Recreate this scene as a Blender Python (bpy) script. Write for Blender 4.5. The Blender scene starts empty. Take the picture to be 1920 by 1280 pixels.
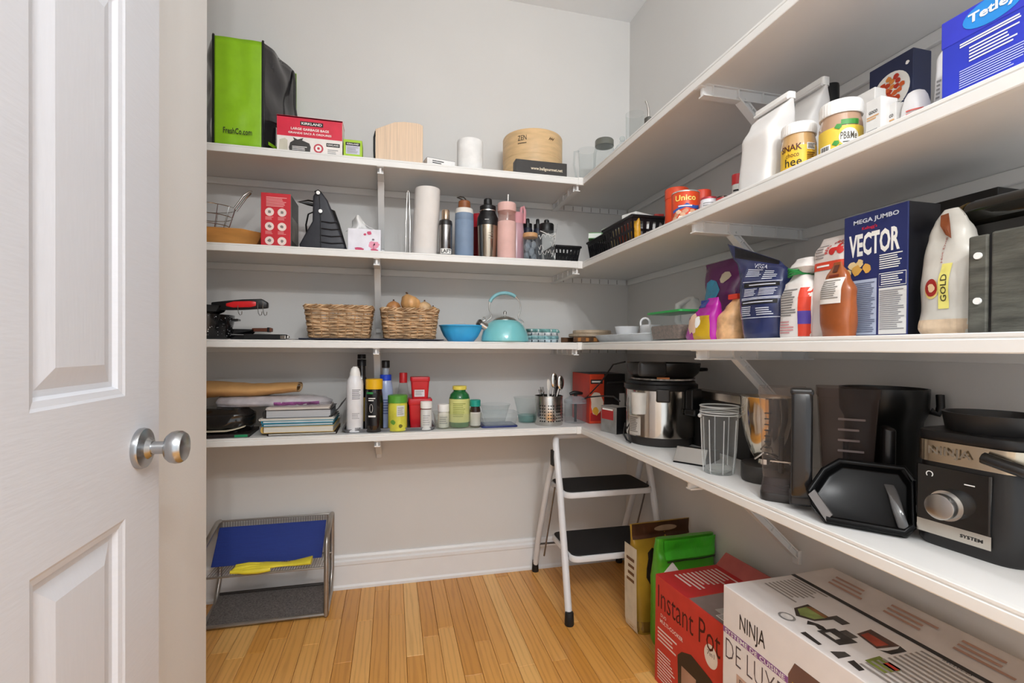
import bpy, bmesh, math, random
from math import sin, cos, pi, radians as R_
from mathutils import Vector, Matrix
random.seed(7)
S = bpy.context.scene
C = S.collection

# ------------------------------------------------------------------ camera
FPX, YAW, PIT, ROL, CYP, CAMH = 910.93, .2423, -.0079, .0064, 659.98, 1.1246
_fw = Vector((sin(YAW)*cos(PIT), cos(YAW)*cos(PIT), sin(PIT)))
_rt = Vector((cos(YAW), -sin(YAW), 0)); _up = _rt.cross(_fw)
_rt, _up = cos(ROL)*_rt + sin(ROL)*_up, -sin(ROL)*_rt + cos(ROL)*_up
CAM = Vector((0, 0, CAMH))
cd = bpy.data.cameras.new('camera'); cam = bpy.data.objects.new('camera', cd); C.objects.link(cam)
cd.sensor_width = 36; cd.lens = 36*FPX/1920; cd.shift_y = (CYP-640)/1920; cd.clip_start = .02
cam.matrix_world = Matrix(((_rt.x, _up.x, -_fw.x, 0), (_rt.y, _up.y, -_fw.y, 0), (_rt.z, _up.z, -_fw.z, CAMH), (0, 0, 0, 1)))
S.camera = cam
try: S.cycles.transparent_max_bounces = 32
except Exception: pass
def ray(px, py): return _fw + _rt*((px-960)/FPX) - _up*((py-CYP)/FPX)
def at(px, py, ax, v):                      # where a line of sight meets a wall or shelf plane
    r = ray(px, py); return CAM + r*((v-CAM[ax])/r[ax])

# ------------------------------------------------------------------ world, exposure
S.view_settings.view_transform = 'Standard'; S.view_settings.look = 'None'
S.view_settings.gamma = 1; S.view_settings.exposure = 0.9; S.view_settings.use_curve_mapping = False
W = bpy.data.worlds.new('house'); S.world = W; W.use_nodes = True
W.node_tree.nodes['Background'].inputs[0].default_value = (.90, .955, 1, 1)
W.node_tree.nodes['Background'].inputs[1].default_value = .75
LAMPS = [((.02, -.72, 2.45), 26.0), ((.48, -.80, 2.45), 26.0), ((.28, -1.12, 2.45), 24.0)]   # bulbs of the ceiling lamp

# ------------------------------------------------------------------ materials
def lin(c):
    if isinstance(c, str): c = [int(c[i:i+2], 16)/255 for i in (0, 2, 4)]
    return tuple(x/12.92 if x <= .04045 else ((x+.055)/1.055)**2.4 for x in c)
_M = {}
def mat(c, rough=.5, metal=0, trans=0, var=.06, vs=18, bump=0, bs=60, ior=1.45, emit=0, coat=0, stretch=None, alpha=1):
    key = (c, rough, metal, trans, var, vs, bump, bs, ior, emit, coat, stretch, alpha)
    if key in _M: return _M[key]
    m = bpy.data.materials.new('m_%s' % c); m.use_nodes = True; nt = m.node_tree; N = nt.nodes; L = nt.links
    b = N['Principled BSDF']; col = lin(c)
    b.inputs['Roughness'].default_value = rough; b.inputs['Metallic'].default_value = metal
    b.inputs['Transmission Weight'].default_value = trans; b.inputs['IOR'].default_value = ior
    b.inputs['Coat Weight'].default_value = coat; b.inputs['Alpha'].default_value = alpha
    tc = N.new('ShaderNodeTexCoord'); src = tc.outputs['Object']
    if stretch:
        mp = N.new('ShaderNodeMapping'); mp.inputs['Scale'].default_value = stretch; L.new(src, mp.inputs[0]); src = mp.outputs[0]
    if var and not trans:
        n = N.new('ShaderNodeTexNoise'); n.inputs['Scale'].default_value = vs; n.inputs['Detail'].default_value = 4; L.new(src, n.inputs['Vector'])
        r = N.new('ShaderNodeValToRGB'); r.color_ramp.elements[0].position = .3; r.color_ramp.elements[1].position = .7
        r.color_ramp.elements[0].color = tuple(x*(1-var*1.5) for x in col)+(1,)
        r.color_ramp.elements[1].color = tuple(min(1, x*(1+var)) for x in col)+(1,)
        L.new(n.outputs['Fac'], r.inputs[0]); L.new(r.outputs[0], b.inputs['Base Color'])
    else: b.inputs['Base Color'].default_value = col+(1,)
    if bump:
        n2 = N.new('ShaderNodeTexNoise'); n2.inputs['Scale'].default_value = bs; n2.inputs['Detail'].default_value = 3; L.new(src, n2.inputs['Vector'])
        bp = N.new('ShaderNodeBump'); bp.inputs['Strength'].default_value = bump; bp.inputs['Distance'].default_value = .003
        L.new(n2.outputs['Fac'], bp.inputs['Height']); L.new(bp.outputs[0], b.inputs['Normal'])
    if emit: b.inputs['Emission Color'].default_value = col+(1,); b.inputs['Emission Strength'].default_value = emit
    _M[key] = m; return m
def plas(c='ffffff', a=.06, rough=.06, k=.55, tint=None):
    """thin clear plastic or glass: mostly lets light through, mirrors more at grazing angles"""
    key = ('plas', c, a, rough, k, tint)
    if key in _M: return _M[key]
    m = bpy.data.materials.new('clear_%s' % c); m.use_nodes = True; N = m.node_tree.nodes; L = m.node_tree.links; b = N['Principled BSDF']
    b.inputs['Base Color'].default_value = lin(c)+(1,); b.inputs['Roughness'].default_value = rough
    tr = N.new('ShaderNodeBsdfTransparent'); tr.inputs[0].default_value = lin(tint or 'f4f6f6')+(1,)
    lw = N.new('ShaderNodeLayerWeight'); lw.inputs[0].default_value = .35; fr = N.new('ShaderNodeMath'); fr.operation = 'POWER'; fr.inputs[1].default_value = 2.2; L.new(lw.outputs['Facing'], fr.inputs[0])
    mu = N.new('ShaderNodeMath'); mu.operation = 'MULTIPLY_ADD'; mu.inputs[1].default_value = k; mu.inputs[2].default_value = a; L.new(fr.outputs[0], mu.inputs[0])
    mx = N.new('ShaderNodeMixShader'); L.new(mu.outputs[0], mx.inputs[0]); L.new(tr.outputs[0], mx.inputs[1]); L.new(b.outputs[0], mx.inputs[2])
    L.new(mx.outputs[0], N['Material Output'].inputs[0]); _M[key] = m; return m
def clear(c='ffffff', rough=.03, ior=1.3): return mat(c, rough, trans=1, ior=ior, var=0)
def film(c='e8ebee', rough=.25, a=.35, bump=.4): return mat(c, rough, alpha=a, bump=bump, bs=45, var=0)
def steel(rough=.22, c='c9c6c1'): return mat(c, rough, metal=1, var=.04, vs=30, stretch=(1, 1, 30))
def wood(c, sc=(18, 18, 1.5), var=.14): return mat(c, .45, var=var, vs=5, stretch=sc)

# ------------------------------------------------------------------ mesh building
class MB:
    def __init__(s): s.v = []; s.f = []
    def add(s, vs, fs):
        o = len(s.v); s.v += [tuple(v) for v in vs]; s.f += [tuple(i+o for i in f) for f in fs]; return s
    def box(s, x0, x1, y0, y1, z0, z1):
        return s.add([(x, y, z) for z in (z0, z1) for x, y in ((x0, y0), (x1, y0), (x1, y1), (x0, y1))],
                     [(0, 3, 2, 1), (4, 5, 6, 7), (0, 1, 5, 4), (1, 2, 6, 5), (2, 3, 7, 6), (3, 0, 4, 7)])
    def hexa(s, p): return s.add(p, [(0, 3, 2, 1), (4, 5, 6, 7), (0, 1, 5, 4), (1, 2, 6, 5), (2, 3, 7, 6), (3, 0, 4, 7)])
    def loft(s, rings, cap0=True, cap1=True, closed=True):
        n = len(rings[0]); vs = [v for r in rings for v in r]; fs = []
        for i in range(len(rings)-1):
            for j in range(n if closed else n-1):
                k = (j+1) % n; fs.append((i*n+j, i*n+k, (i+1)*n+k, (i+1)*n+j))
        if cap0: fs.append(tuple(reversed(range(n))))
        if cap1: fs.append(tuple((len(rings)-1)*n+j for j in range(n)))
        return s.add(vs, fs)
    def prism(s, poly, a0, a1, ax='y'):        # polygon in the plane across ax, extruded along ax
        def P(p, a): return {'y': (p[0], a, p[1]), 'z': (p[0], p[1], a), 'x': (a, p[0], p[1])}[ax]
        if ax == 'y': a0, a1 = a1, a0
        return s.loft([[P(p, a0) for p in poly], [P(p, a1) for p in poly]])
    def lathe(s, prof, n=32, c=(0, 0), cap0=True, cap1=True, sx=1, sy=1):
        return s.loft([[(c[0]+r*sx*cos(2*pi*j/n), c[1]+r*sy*sin(2*pi*j/n), z) for j in range(n)] for r, z in prof], cap0, cap1)
    def tube(s, pts, r, n=8, closed=False, flat=1):
        P = [Vector(p) for p in pts]; m = len(P); rings = []; up = None
        rr = r if isinstance(r, (list, tuple)) else [r]*m
        for i in range(m):
            t = (P[(i+1) % m]-P[i-1]) if closed else (P[min(i+1, m-1)]-P[max(i-1, 0)])
            t.normalize()
            if up is None: up = Vector((0, 0, 1)) if abs(t.z) < .9 else Vector((0, 1, 0))
            a = t.cross(up); a.normalize(); up = a.cross(t); up.normalize()
            rings.append([P[i]+a*rr[i]*cos(2*pi*j/n)+up*rr[i]*flat*sin(2*pi*j/n) for j in range(n)])
        if closed: rings.append(rings[0])
        return s.loft(rings, not closed, not closed)
    def ball(s, c, r, n=16, m=10, sc=(1, 1, 1)):
        return s.loft([[(c[0]+r*sc[0]*sin(pi*i/m)*cos(2*pi*j/n), c[1]+r*sc[1]*sin(pi*i/m)*sin(2*pi*j/n), c[2]-r*sc[2]*cos(pi*i/m)) for j in range(n)] for i in range(m+1)], False, False)
    def cylY(s, c, r, y0, y1, n=16):           # cylinder along y
        return s.loft([[(c[0]+r*cos(2*pi*j/n), y, c[1]+r*sin(2*pi*j/n)) for j in range(n)] for y in (y1, y0)])
    def grid(s, fn, nu, nv):
        return s.add([fn(i/nu, j/nv) for j in range(nv+1) for i in range(nu+1)],
                     [(j*(nu+1)+i, j*(nu+1)+i+1, (j+1)*(nu+1)+i+1, (j+1)*(nu+1)+i) for j in range(nv) for i in range(nu)])
    def build(s, name, m, parent=None, smooth=False, bevel=0, seg=2, fn=None, weld=True, ang=40):
        me = bpy.data.meshes.new(name); bm = bmesh.new()
        vs = [bm.verts.new(fn(Vector(v)) if fn else v) for v in s.v]
        for f in s.f:
            try: bm.faces.new([vs[i] for i in f])
            except ValueError: pass
        if weld: bmesh.ops.remove_doubles(bm, verts=bm.verts, dist=1e-6)
        bmesh.ops.recalc_face_normals(bm, faces=bm.faces)
        if bevel:
            es = [e for e in bm.edges if len(e.link_faces) == 2 and e.calc_face_angle(0) > R_(ang)]
            bmesh.ops.bevel(bm, geom=es, offset=bevel, segments=seg, affect='EDGES', profile=.5, clamp_overlap=True)
        if smooth:
            for f in bm.faces: f.smooth = True
            for e in bm.edges:
                if len(e.link_faces) == 2 and e.calc_face_angle(0) > R_(smooth if smooth > 1 else 38): e.smooth = False
        bm.to_mesh(me); bm.free(); me.materials.append(m)
        o = bpy.data.objects.new(name, me); C.objects.link(o)
        if parent: o.parent = parent
        return o
def tag(o, label, cat, group=None):
    o['label'] = label; o['category'] = cat
    if group: o['group'] = group
    return o
def thing(name, label, cat, loc, rz=0, group=None):
    o = bpy.data.objects.new(name, None); C.objects.link(o); o.location = loc; o.rotation_euler = (0, 0, rz); o.empty_display_size = .05
    return tag(o, label, cat, group)
def struct(o): o['kind'] = 'structure'; return o
def solo(o, label, cat, loc, rz=0, group=None):
    o.location = loc; o.rotation_euler = (0, 0, rz); return tag(o, label, cat, group)
def rrect(w, d, r, n=4, c=(0, 0)):             # rounded rectangle outline
    r = min(r, w/2-1e-4, d/2-1e-4); P = []
    for k, (sx, sy) in enumerate(((1, 1), (-1, 1), (-1, -1), (1, -1))):
        for i in range(n+1):
            a = k*pi/2+i*pi/2/n; P.append((c[0]+sx*(w/2-r)+r*cos(a), c[1]+sy*(d/2-r)+r*sin(a)))
    return P
def rbox(mb, w, d, z0, z1, r, n=4, c=(0, 0)): return mb.prism(rrect(w, d, r, n, c), z0, z1, 'z')
# flat print on a face: local frame fronts look towards -y
FR = {'front': (Vector((1, 0, 0)), Vector((0, 0, 1)), Vector((0, -1, 0))), 'right': (Vector((0, 1, 0)), Vector((0, 0, 1)), Vector((1, 0, 0))),
      'left': (Vector((0, -1, 0)), Vector((0, 0, 1)), Vector((-1, 0, 0))), 'top': (Vector((1, 0, 0)), Vector((0, 1, 0)), Vector((0, 0, 1)))}
def facef(face, o, wrap=0, shear=0):
    """maps flat (u, v, lift) to local space; wrap>0 bends round a vertical cylinder of that radius"""
    if face == 'cyl':
        return lambda q: Vector((o[0]+(wrap+q.z)*sin(q.x/wrap), o[1]-(wrap+q.z)*cos(q.x/wrap), o[2]+q.y))
    if callable(face): return face
    u, v, n = FR[face]; o = Vector(o)
    return lambda q: o+u*(q.x)+v*q.y+n*q.z
def text(par, s, w, h, m, face, o, wrap=0, lift=.0006, name='lettering', rot=0, bold=0, align='C', keep=False):
    cu = bpy.data.curves.new('t', 'FONT'); cu.body = s; cu.size = 1; cu.offset = bold; cu.resolution_u = 2
    t = bpy.data.objects.new('t', cu); C.objects.link(t)
    me = bpy.data.meshes.new_from_object(t); bpy.data.objects.remove(t); bpy.data.curves.remove(cu)
    xs = [v.co.x for v in me.vertices]; ys = [v.co.y for v in me.vertices]
    x0, x1, y0, y1 = min(xs), max(xs), min(ys), max(ys); kx = w/(x1-x0); ky = h/(y1-y0)
    if keep: ky = kx
    f = facef(face, o, wrap)
    bm = bmesh.new(); bm.from_mesh(me)
    if wrap or callable(face): bmesh.ops.triangulate(bm, faces=bm.faces)
    for v in bm.verts:
        x = (v.co.x-(x0+x1)/2)*kx; y = (v.co.y-(y0+y1)/2)*ky
        x, y = x*cos(rot)-y*sin(rot), x*sin(rot)+y*cos(rot)
        v.co = f(Vector((x, y, lift)))
    bm.to_mesh(me); bm.free(); me.materials.clear(); me.materials.append(m)
    ob = bpy.data.objects.new(name, me); C.objects.link(ob); ob.parent = par; return ob
def patch(par, poly, m, face, o, wrap=0, lift=.0004, name='print_patch', sub=0):
    """flat printed shape given as outline in (u, v); 4-tuple = centred rectangle u0,u1,v0,v1"""
    f = facef(face, o, wrap); mb = MB()
    if len(poly) == 4 and not isinstance(poly[0], tuple):
        u0, u1, v0, v1 = poly; n = sub or (12 if (wrap or callable(face)) else 1); k = n if callable(face) else 1
        mb.grid(lambda a, b: f(Vector((u0+(u1-u0)*a, v0+(v1-v0)*b, lift))), n, k)
    elif wrap or callable(face):                # follow the curve: rings shrinking to the middle
        cx = sum(p[0] for p in poly)/len(poly); cy = sum(p[1] for p in poly)/len(poly)
        mb.loft([[f(Vector((cx+(p[0]-cx)*k, cy+(p[1]-cy)*k, lift))) for p in poly] for k in (1, .8, .6, .4, .2, .02)], False, True)
    else: mb.add([f(Vector((p[0], p[1], lift))) for p in poly], [tuple(range(len(poly)))])
    return mb.build(name, m, par, smooth=bool(wrap))
def disc(r, c=(0, 0), n=20, sy=1): return [(c[0]+r*cos(2*pi*i/n), c[1]+r*sy*sin(2*pi*i/n)) for i in range(n)]
def blob(r, c=(0, 0), n=14, sy=1, j=.25, seed=0):
    g = random.Random(seed); return [(c[0]+r*(1+g.uniform(-j, j))*cos(2*pi*i/n), c[1]+r*sy*(1+g.uniform(-j, j))*sin(2*pi*i/n)) for i in range(n)]
def lines(par, u0, u1, v0, v1, n, m, face, o, wrap=0, lift=.0007, fill=.45, ragged=.3, name='print_lines', seed=1):
    """a block of print too small to read: one thin bar for each line"""
    g = random.Random(seed); f = facef(face, o, wrap); mb = MB(); st = (v1-v0)/n
    for i in range(n):
        v = v1-(i+.5)*st; e = u1-(u1-u0)*g.uniform(0, ragged); k = 6 if (wrap or callable(face)) else 1
        mb.grid(lambda a, b: f(Vector((u0+(e-u0)*a, v+(b-.5)*st*fill, lift))), k, 1)
    return mb.build(name, m, par)
def carton(name, label, cat, loc, rz, w, d, h, m, bevel=.0015, group=None, part='carton'):
    t = thing(name, label, cat, loc, rz, group); MB().box(-w/2, w/2, -d/2, d/2, 0, h).build(part, m, t, bevel=bevel); return t
def bottle(prof, m, par, name='body', n=32, sx=1, sy=1, smooth=35): return MB().lathe(prof, n, sx=sx, sy=sy).build(name, m, par, smooth=smooth)
def shell(prof, th):
    if not th: return prof
    return _shell(prof, th)
def _shell(prof, th):                            # open vessel: outer profile then back down the inside
    inner = [(max(r-th, .0005), z) for r, z in prof]; inner[0] = (inner[0][0], prof[0][1]+th)
    return prof+inner[::-1]
BLACK, WHITE = mat('161616', .45), mat('f2f1ee', .45)
INK, PAPER = mat('1c1b1b', .6, var=0), mat('f4f2ee', .6, var=.02)

# ------------------------------------------------------------------ the room
YB, XR, CEIL = 2.385, 1.2277, 2.868             # back wall, right wall, ceiling
YF, XF = 2.0393, .8253                          # shelf front edges
ZS = [1.8865, 1.5149, 1.1517, .7751]            # shelf tops, from the highest
XL = -1.15
wallm = mat('dcdad7', .75, var=.012, vs=3, bump=.08, bs=220)
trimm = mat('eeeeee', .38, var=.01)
shelfm = mat('e6e5e3', .42, var=.015, vs=6)
railm = mat('e9e8e5', .4, var=.01)
def wall(name, x0, x1, y0, y1, z0=0, z1=CEIL, m=wallm): return struct(MB().box(x0, x1, y0, y1, z0, z1).build(name, m))
wall('wall_back', XL-.1, XR+.1, YB, YB+.1)
wall('wall_right', XR, XR+.1, -1.2, YB)
wall('wall_left', -1.25, -.46, -1.2, 1.392)
wall('wall_alcove', XL-.1, XL, 1.392, YB)
wall('ceiling', XL-.1, XR+.1, -1.6, YB+.1, CEIL, CEIL+.1, mat('f7f8f9', .8, var=.005))
fl = struct(MB().box(XL-.1, XR+.1, -1.6, YB+.1, -.06, -.012).build('floor', mat('8a6238', .6)))
# oak strip boards, each its own piece
def oak(i):
    cs = ['e0a252', 'e7ad60', 'd99a49', 'ebb66c', 'e2a658', 'd39342']
    m = bpy.data.materials.new('oak_%d' % i); m.use_nodes = True; N = m.node_tree.nodes; L = m.node_tree.links; b = N['Principled BSDF']
    tc = N.new('ShaderNodeTexCoord'); mp = N.new('ShaderNodeMapping'); mp.inputs['Scale'].default_value = (14, 1.1, 1); mp.inputs['Location'].default_value = (i*3.1, i*1.7, 0)
    L.new(tc.outputs['Object'], mp.inputs[0])
    w = N.new('ShaderNodeTexWave'); w.wave_type = 'BANDS'; w.bands_direction = 'X'; w.inputs['Scale'].default_value = 1.1; w.inputs['Distortion'].default_value = 9
    w.inputs['Detail'].default_value = 3; w.inputs['Detail Scale'].default_value = 1.2; L.new(mp.outputs[0], w.inputs[0])
    n = N.new('ShaderNodeTexNoise'); n.inputs['Scale'].default_value = 9; n.inputs['Detail'].default_value = 5; L.new(mp.outputs[0], n.inputs['Vector'])
    mx = N.new('ShaderNodeMath'); mx.operation = 'ADD'; L.new(w.outputs['Fac'], mx.inputs[0]); L.new(n.outputs['Fac'], mx.inputs[1])
    r = N.new('ShaderNodeValToRGB'); c = lin(cs[i]); r.color_ramp.elements[0].position = .35; r.color_ramp.elements[1].position = 1.25/1.3
    r.color_ramp.elements[0].color = (c[0]*.88, c[1]*.83, c[2]*.74, 1); r.color_ramp.elements[1].color = (c[0]*1.06, c[1]*1.06, c[2]*1.06, 1)
    L.new(mx.outputs[0], r.inputs[0]); L.new(r.outputs[0], b.inputs['Base Color']); b.inputs['Roughness'].default_value = .3; b.inputs['Coat Weight'].default_value = .15
    return m
OAK = [oak(i) for i in range(6)]
bw = .0635; x = -1.15; k = 0
g = random.Random(3)
while x < XR-.005:
    y = -1.4-g.uniform(0, .5); x1 = min(x+bw, XR)
    while y < YB:
        ln = g.uniform(.5, 1.15); y1 = min(y+ln, YB)
        if not (x1 < -.5 and y1 < 1.3) and y1 > -1.4:
            MB().box(x+.0006, x1-.0006, max(y, -1.5)+.0008, y1-.0008, -.013, g.uniform(-.0006, 0)).build('plank', OAK[g.randrange(6)], fl, bevel=.0012, seg=1)
        y += ln
    x += bw
# baseboards: tall board with a stepped cap and shoe mould
def bb_prof(s): return [(0, 0), (s*.022, 0), (s*.022, .012), (s*.016, .02), (s*.016, .108), (s*.019, .114), (s*.019, .128), (s*.012, .135), (s*.012, .146), (s*.006, .156), (0, .156)]
struct(MB().prism([(YB-p[0], p[1]) for p in bb_prof(1)], XL, XR, 'x').build('baseboard_back', trimm))
struct(MB().prism([(XR-p[0], p[1]) for p in bb_prof(1)], -1.2, YB-.022, 'y').build('baseboard_right', trimm))
# ------------------------------------------------------------------ door, swung open beside the camera
DX, DY0, DY1, DH = -.40, .27, .984, 2.03
door = thing('door', 'white six-panel door standing open in the left foreground', 'door', (0, 0, 0)); del door['category']; del door['label']; door.name = 'door_1'; struct(door)
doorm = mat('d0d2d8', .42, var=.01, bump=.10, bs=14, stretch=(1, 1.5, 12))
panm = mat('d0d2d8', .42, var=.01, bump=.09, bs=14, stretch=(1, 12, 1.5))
py = [(.118+.27, .355+.27-.005), (.665, .872)]; pz = [(.19, .857), (1.047, 1.66), (1.75, 1.93)]
py = [(.385, .585), (.667, .872)]
ys = [DY0, py[0][0], py[0][1], py[1][0], py[1][1], DY1]; zs = [.008, pz[0][0], pz[0][1], pz[1][0], pz[1][1], pz[2][0], pz[2][1], DH]
body = MB()
body.box(DX-.036, DX-.012, DY0, DY1, .008, DH)
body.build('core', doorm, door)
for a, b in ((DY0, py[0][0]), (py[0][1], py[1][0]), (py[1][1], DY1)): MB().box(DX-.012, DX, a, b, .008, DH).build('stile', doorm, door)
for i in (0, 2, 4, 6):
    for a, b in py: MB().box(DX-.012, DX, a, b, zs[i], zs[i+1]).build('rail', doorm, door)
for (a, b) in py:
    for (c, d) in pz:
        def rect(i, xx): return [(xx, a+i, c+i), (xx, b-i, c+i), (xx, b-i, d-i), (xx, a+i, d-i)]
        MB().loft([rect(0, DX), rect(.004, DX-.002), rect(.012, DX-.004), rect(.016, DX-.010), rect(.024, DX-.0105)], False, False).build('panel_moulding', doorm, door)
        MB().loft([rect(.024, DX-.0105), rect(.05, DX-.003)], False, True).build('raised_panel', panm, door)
kn = MB(); nick = mat('b4b6b8', .26, metal=1, var=.03, bump=.02, bs=300)
ky, kz = .917, .957
def alongx(prof, n=36): return MB().loft([[(DX+x, ky+r*cos(2*pi*j/n), kz+r*sin(2*pi*j/n)) for j in range(n)] for r, x in prof], True, True)
rose = alongx([(.033, 0), (.0335, .004), (.032, .009), (.026, .011), (.018, .013), (.0125, .019)]).build('knob_rose', nick, door, smooth=30)
alongx([(.0105, .018), (.0105, .036), (.013, .038), (.021, .0405), (.0255, .046), (.0272, .053), (.0265, .060), (.023, .0655), (.015, .068), (0.002, .0685)]).build('knob', nick, door, smooth=30)
for hz in (.25, 1.02, 1.8): MB().lathe([(.006, hz-.045), (.006, hz+.045)], 10, (DX-.004, DY0-.006)).build('hinge', nick, door, smooth=30)
struct(MB().box(DX-.06, DX-.045, .10, .26, 0, 2.05).build('trim_1', trimm))
# ------------------------------------------------------------------ hallway ceiling lamp (out of the picture)
lamp = thing('ceiling_lamp', 'three bulb ceiling lamp in the hallway behind the camera', 'lamp', (.26, -.88, CEIL))
MB().lathe([(.07, -.03), (.075, -.01), (.07, 0)], 24).build('canopy', nick, lamp, smooth=30)
MB().lathe([(.008, -.34), (.008, -.02)], 10).build('stem', nick, lamp)
for (p, e) in LAMPS:
    q = Vector(p)-Vector((.26, -.88, CEIL))
    MB().tube([(0, 0, -.33), (q.x*.5, q.y*.5, -.33), (q.x, q.y, -.34), (q.x, q.y, q.z+.03)], .007).build('arm', nick, lamp, smooth=30)
    MB().ball((q.x, q.y, q.z+.0), .03).build('bulb', mat('fff4e2', .3, emit=6.0, var=0), lamp, smooth=60)
    ld = bpy.data.lights.new('bulb_light', 'POINT'); ld.energy = e; ld.shadow_soft_size = .032; ld.color = (.965, .985, 1)
    lo = bpy.data.objects.new('bulb_light', ld); C.objects.link(lo); lo.location = Vector(p)-Vector((0, 0, .034))

# ------------------------------------------------------------------ shelves
LV = ['top', 'second', 'third', 'lowest']
def edge(mb, along, a0, a1, f, z):              # moulded front edge; f = front plane coordinate
    th = .030; prof = [(.010, 0), (0, 0), (-.004, -.0), (-.004, -.0005)]
    pr = [(f+.012, z-th), (f-.001, z-th), (f-.002, z-th+.002), (f-.002, z-.0105), (f+.0005, z-.009), (f+.0005, z-.0075), (f-.001, z-.006), (f-.001, z-.0015), (f, z), (f+.012, z)]
    return mb.prism(pr, a0, a1, along)
for i, z in enumerate(ZS):
    t = thing('wall_shelf', '%s white shelf along the back wall' % LV[i], 'shelf', (0, 0, 0), group='pantry shelves')
    MB().box(XL, XR, YF+.012, YB, z-.022, z).build('board', shelfm, t)
    edge(MB(), 'x', XL, XF+.002, YF, z).build('edge_trim', railm, t)
    MB().box(XL, XF-.02, YB-.014, YB, z-.052, z-.022).build('wall_cleat', railm, t, bevel=.003)
    t = thing('wall_shelf', '%s white shelf along the right wall' % LV[i], 'shelf', (0, 0, 0), group='pantry shelves')
    MB().box(XF+.012, XR, .10, YF+.012, z-.022, z).build('board', shelfm, t)
    edge(MB(), 'y', .10, YF, XF, z).build('edge_trim', railm, t)
    MB().box(XR-.014, XR, .10, YB-.02, z-.052, z-.022).build('wall_cleat', railm, t, bevel=.003)
    MB().box(XF-.022, XF+.004, YF-.0045, YF+.01, z-.0325, z+.0015).build('corner_connector', railm, t, bevel=.002)
brk = mat('e7e7e6', .4, var=.01)
def bracket(label, loc, rz, L, drop, full=True):
    """arm under the shelf (front towards -y), ribbed, with a brace down to the wall"""
    t = thing('shelf_bracket', label, 'bracket', loc, rz, 'white shelf brackets')
    a = MB(); a.box(-.004, .004, -L, 0, -.030, -.0); a.box(-.012, .012, -L, 0, -.034, -.030); a.box(-.012, .012, -L, 0, -.003, 0)
    for k in range(5): y = -L*(.08+.21*k); a.box(-.012, .012, y-.0015, y+.0015, -.032, -.001)
    a.build('arm', brk, t)
    MB().box(-.013, .013, -L-.012, -L+.008, -.010, .0015).build('clip', brk, t, bevel=.0015)
    if full:
        y0, z0, y1, z1 = -L*.66, -.030, -.012, -drop+.03
        dv = Vector((0, y1-y0, z1-z0)); l = dv.length; dv.normalize(); nv = Vector((0, -dv.z, dv.y))
        def pt(s, n, x): q = Vector((x, y0, z0))+dv*s+nv*n; return tuple(q)
        b = MB()
        for (s0, s1, n0, n1, xx) in ((-.02, l, -.011, -.007, .013), (-.0, l, .007, .011, .009), (0, l, -.008, .008, .003)):
            b.hexa([pt(s0, n0, -xx), pt(s1, n0, -xx), pt(s1, n0, xx), pt(s0, n0, xx), pt(s0, n1, -xx), pt(s1, n1, -xx), pt(s1, n1, xx), pt(s0, n1, xx)])
        for k in range(4): s = l*(.1+.26*k); b.hexa([pt(s, -.008, -.01), pt(s+.003, -.008, -.01), pt(s+.003, -.008, .01), pt(s, -.008, .01), pt(s, .008, -.01), pt(s+.003, .008, -.01), pt(s+.003, .008, .01), pt(s, .008, .01)])
        b.build('brace', brk, t)
        MB().box(-.012, .012, -.014, 0, -drop, -drop+.045).build('wall_foot', brk, t, bevel=.002)
    return t
bxs = [at(713, 318, 1, YF).x, at(706, 492, 1, YF).x, at(705, 662, 1, YF).x, at(707, 835, 1, YF).x]
for i in range(4): bracket('white bracket under the %s back shelf' % LV[i], (bxs[i], YB, ZS[i]-.022), 0, YB-YF-.012, .30 if i < 3 else .15)
rys = [at(1308, 175, 0, XF).y, at(1292, 432, 0, XF).y, at(1300, 664, 0, XF).y, at(1284, 905, 0, XF).y]
for i in range(4): bracket('white bracket under the %s right shelf' % LV[i], (XR, rys[i], ZS[i]-.022), -pi/2, XR-XF-.012, .29)
for i in range(4):
    if i < 3: bracket('white corner bracket under the %s shelf' % LV[i], (XF-.02, YB, ZS[i]-.022), 0, YB-YF-.012, .1, False)
    t = thing('support_rail', 'slotted white support rail in the corner under the %s shelf' % LV[i], 'rail', (0, 0, ZS[i]-.022), group='corner support rails')
    MB().box(XF-.02, XR-.016, YB-.012, YB, -.028, 0).build('rail', brk, t, bevel=.002)
    for k in range(7): x = XF+.03+k*.05; MB().box(x, x+.004, YB-.0135, YB-.010, -.026, -.004).build('slot_rib', mat('a9a8a5', .5), t)
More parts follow.
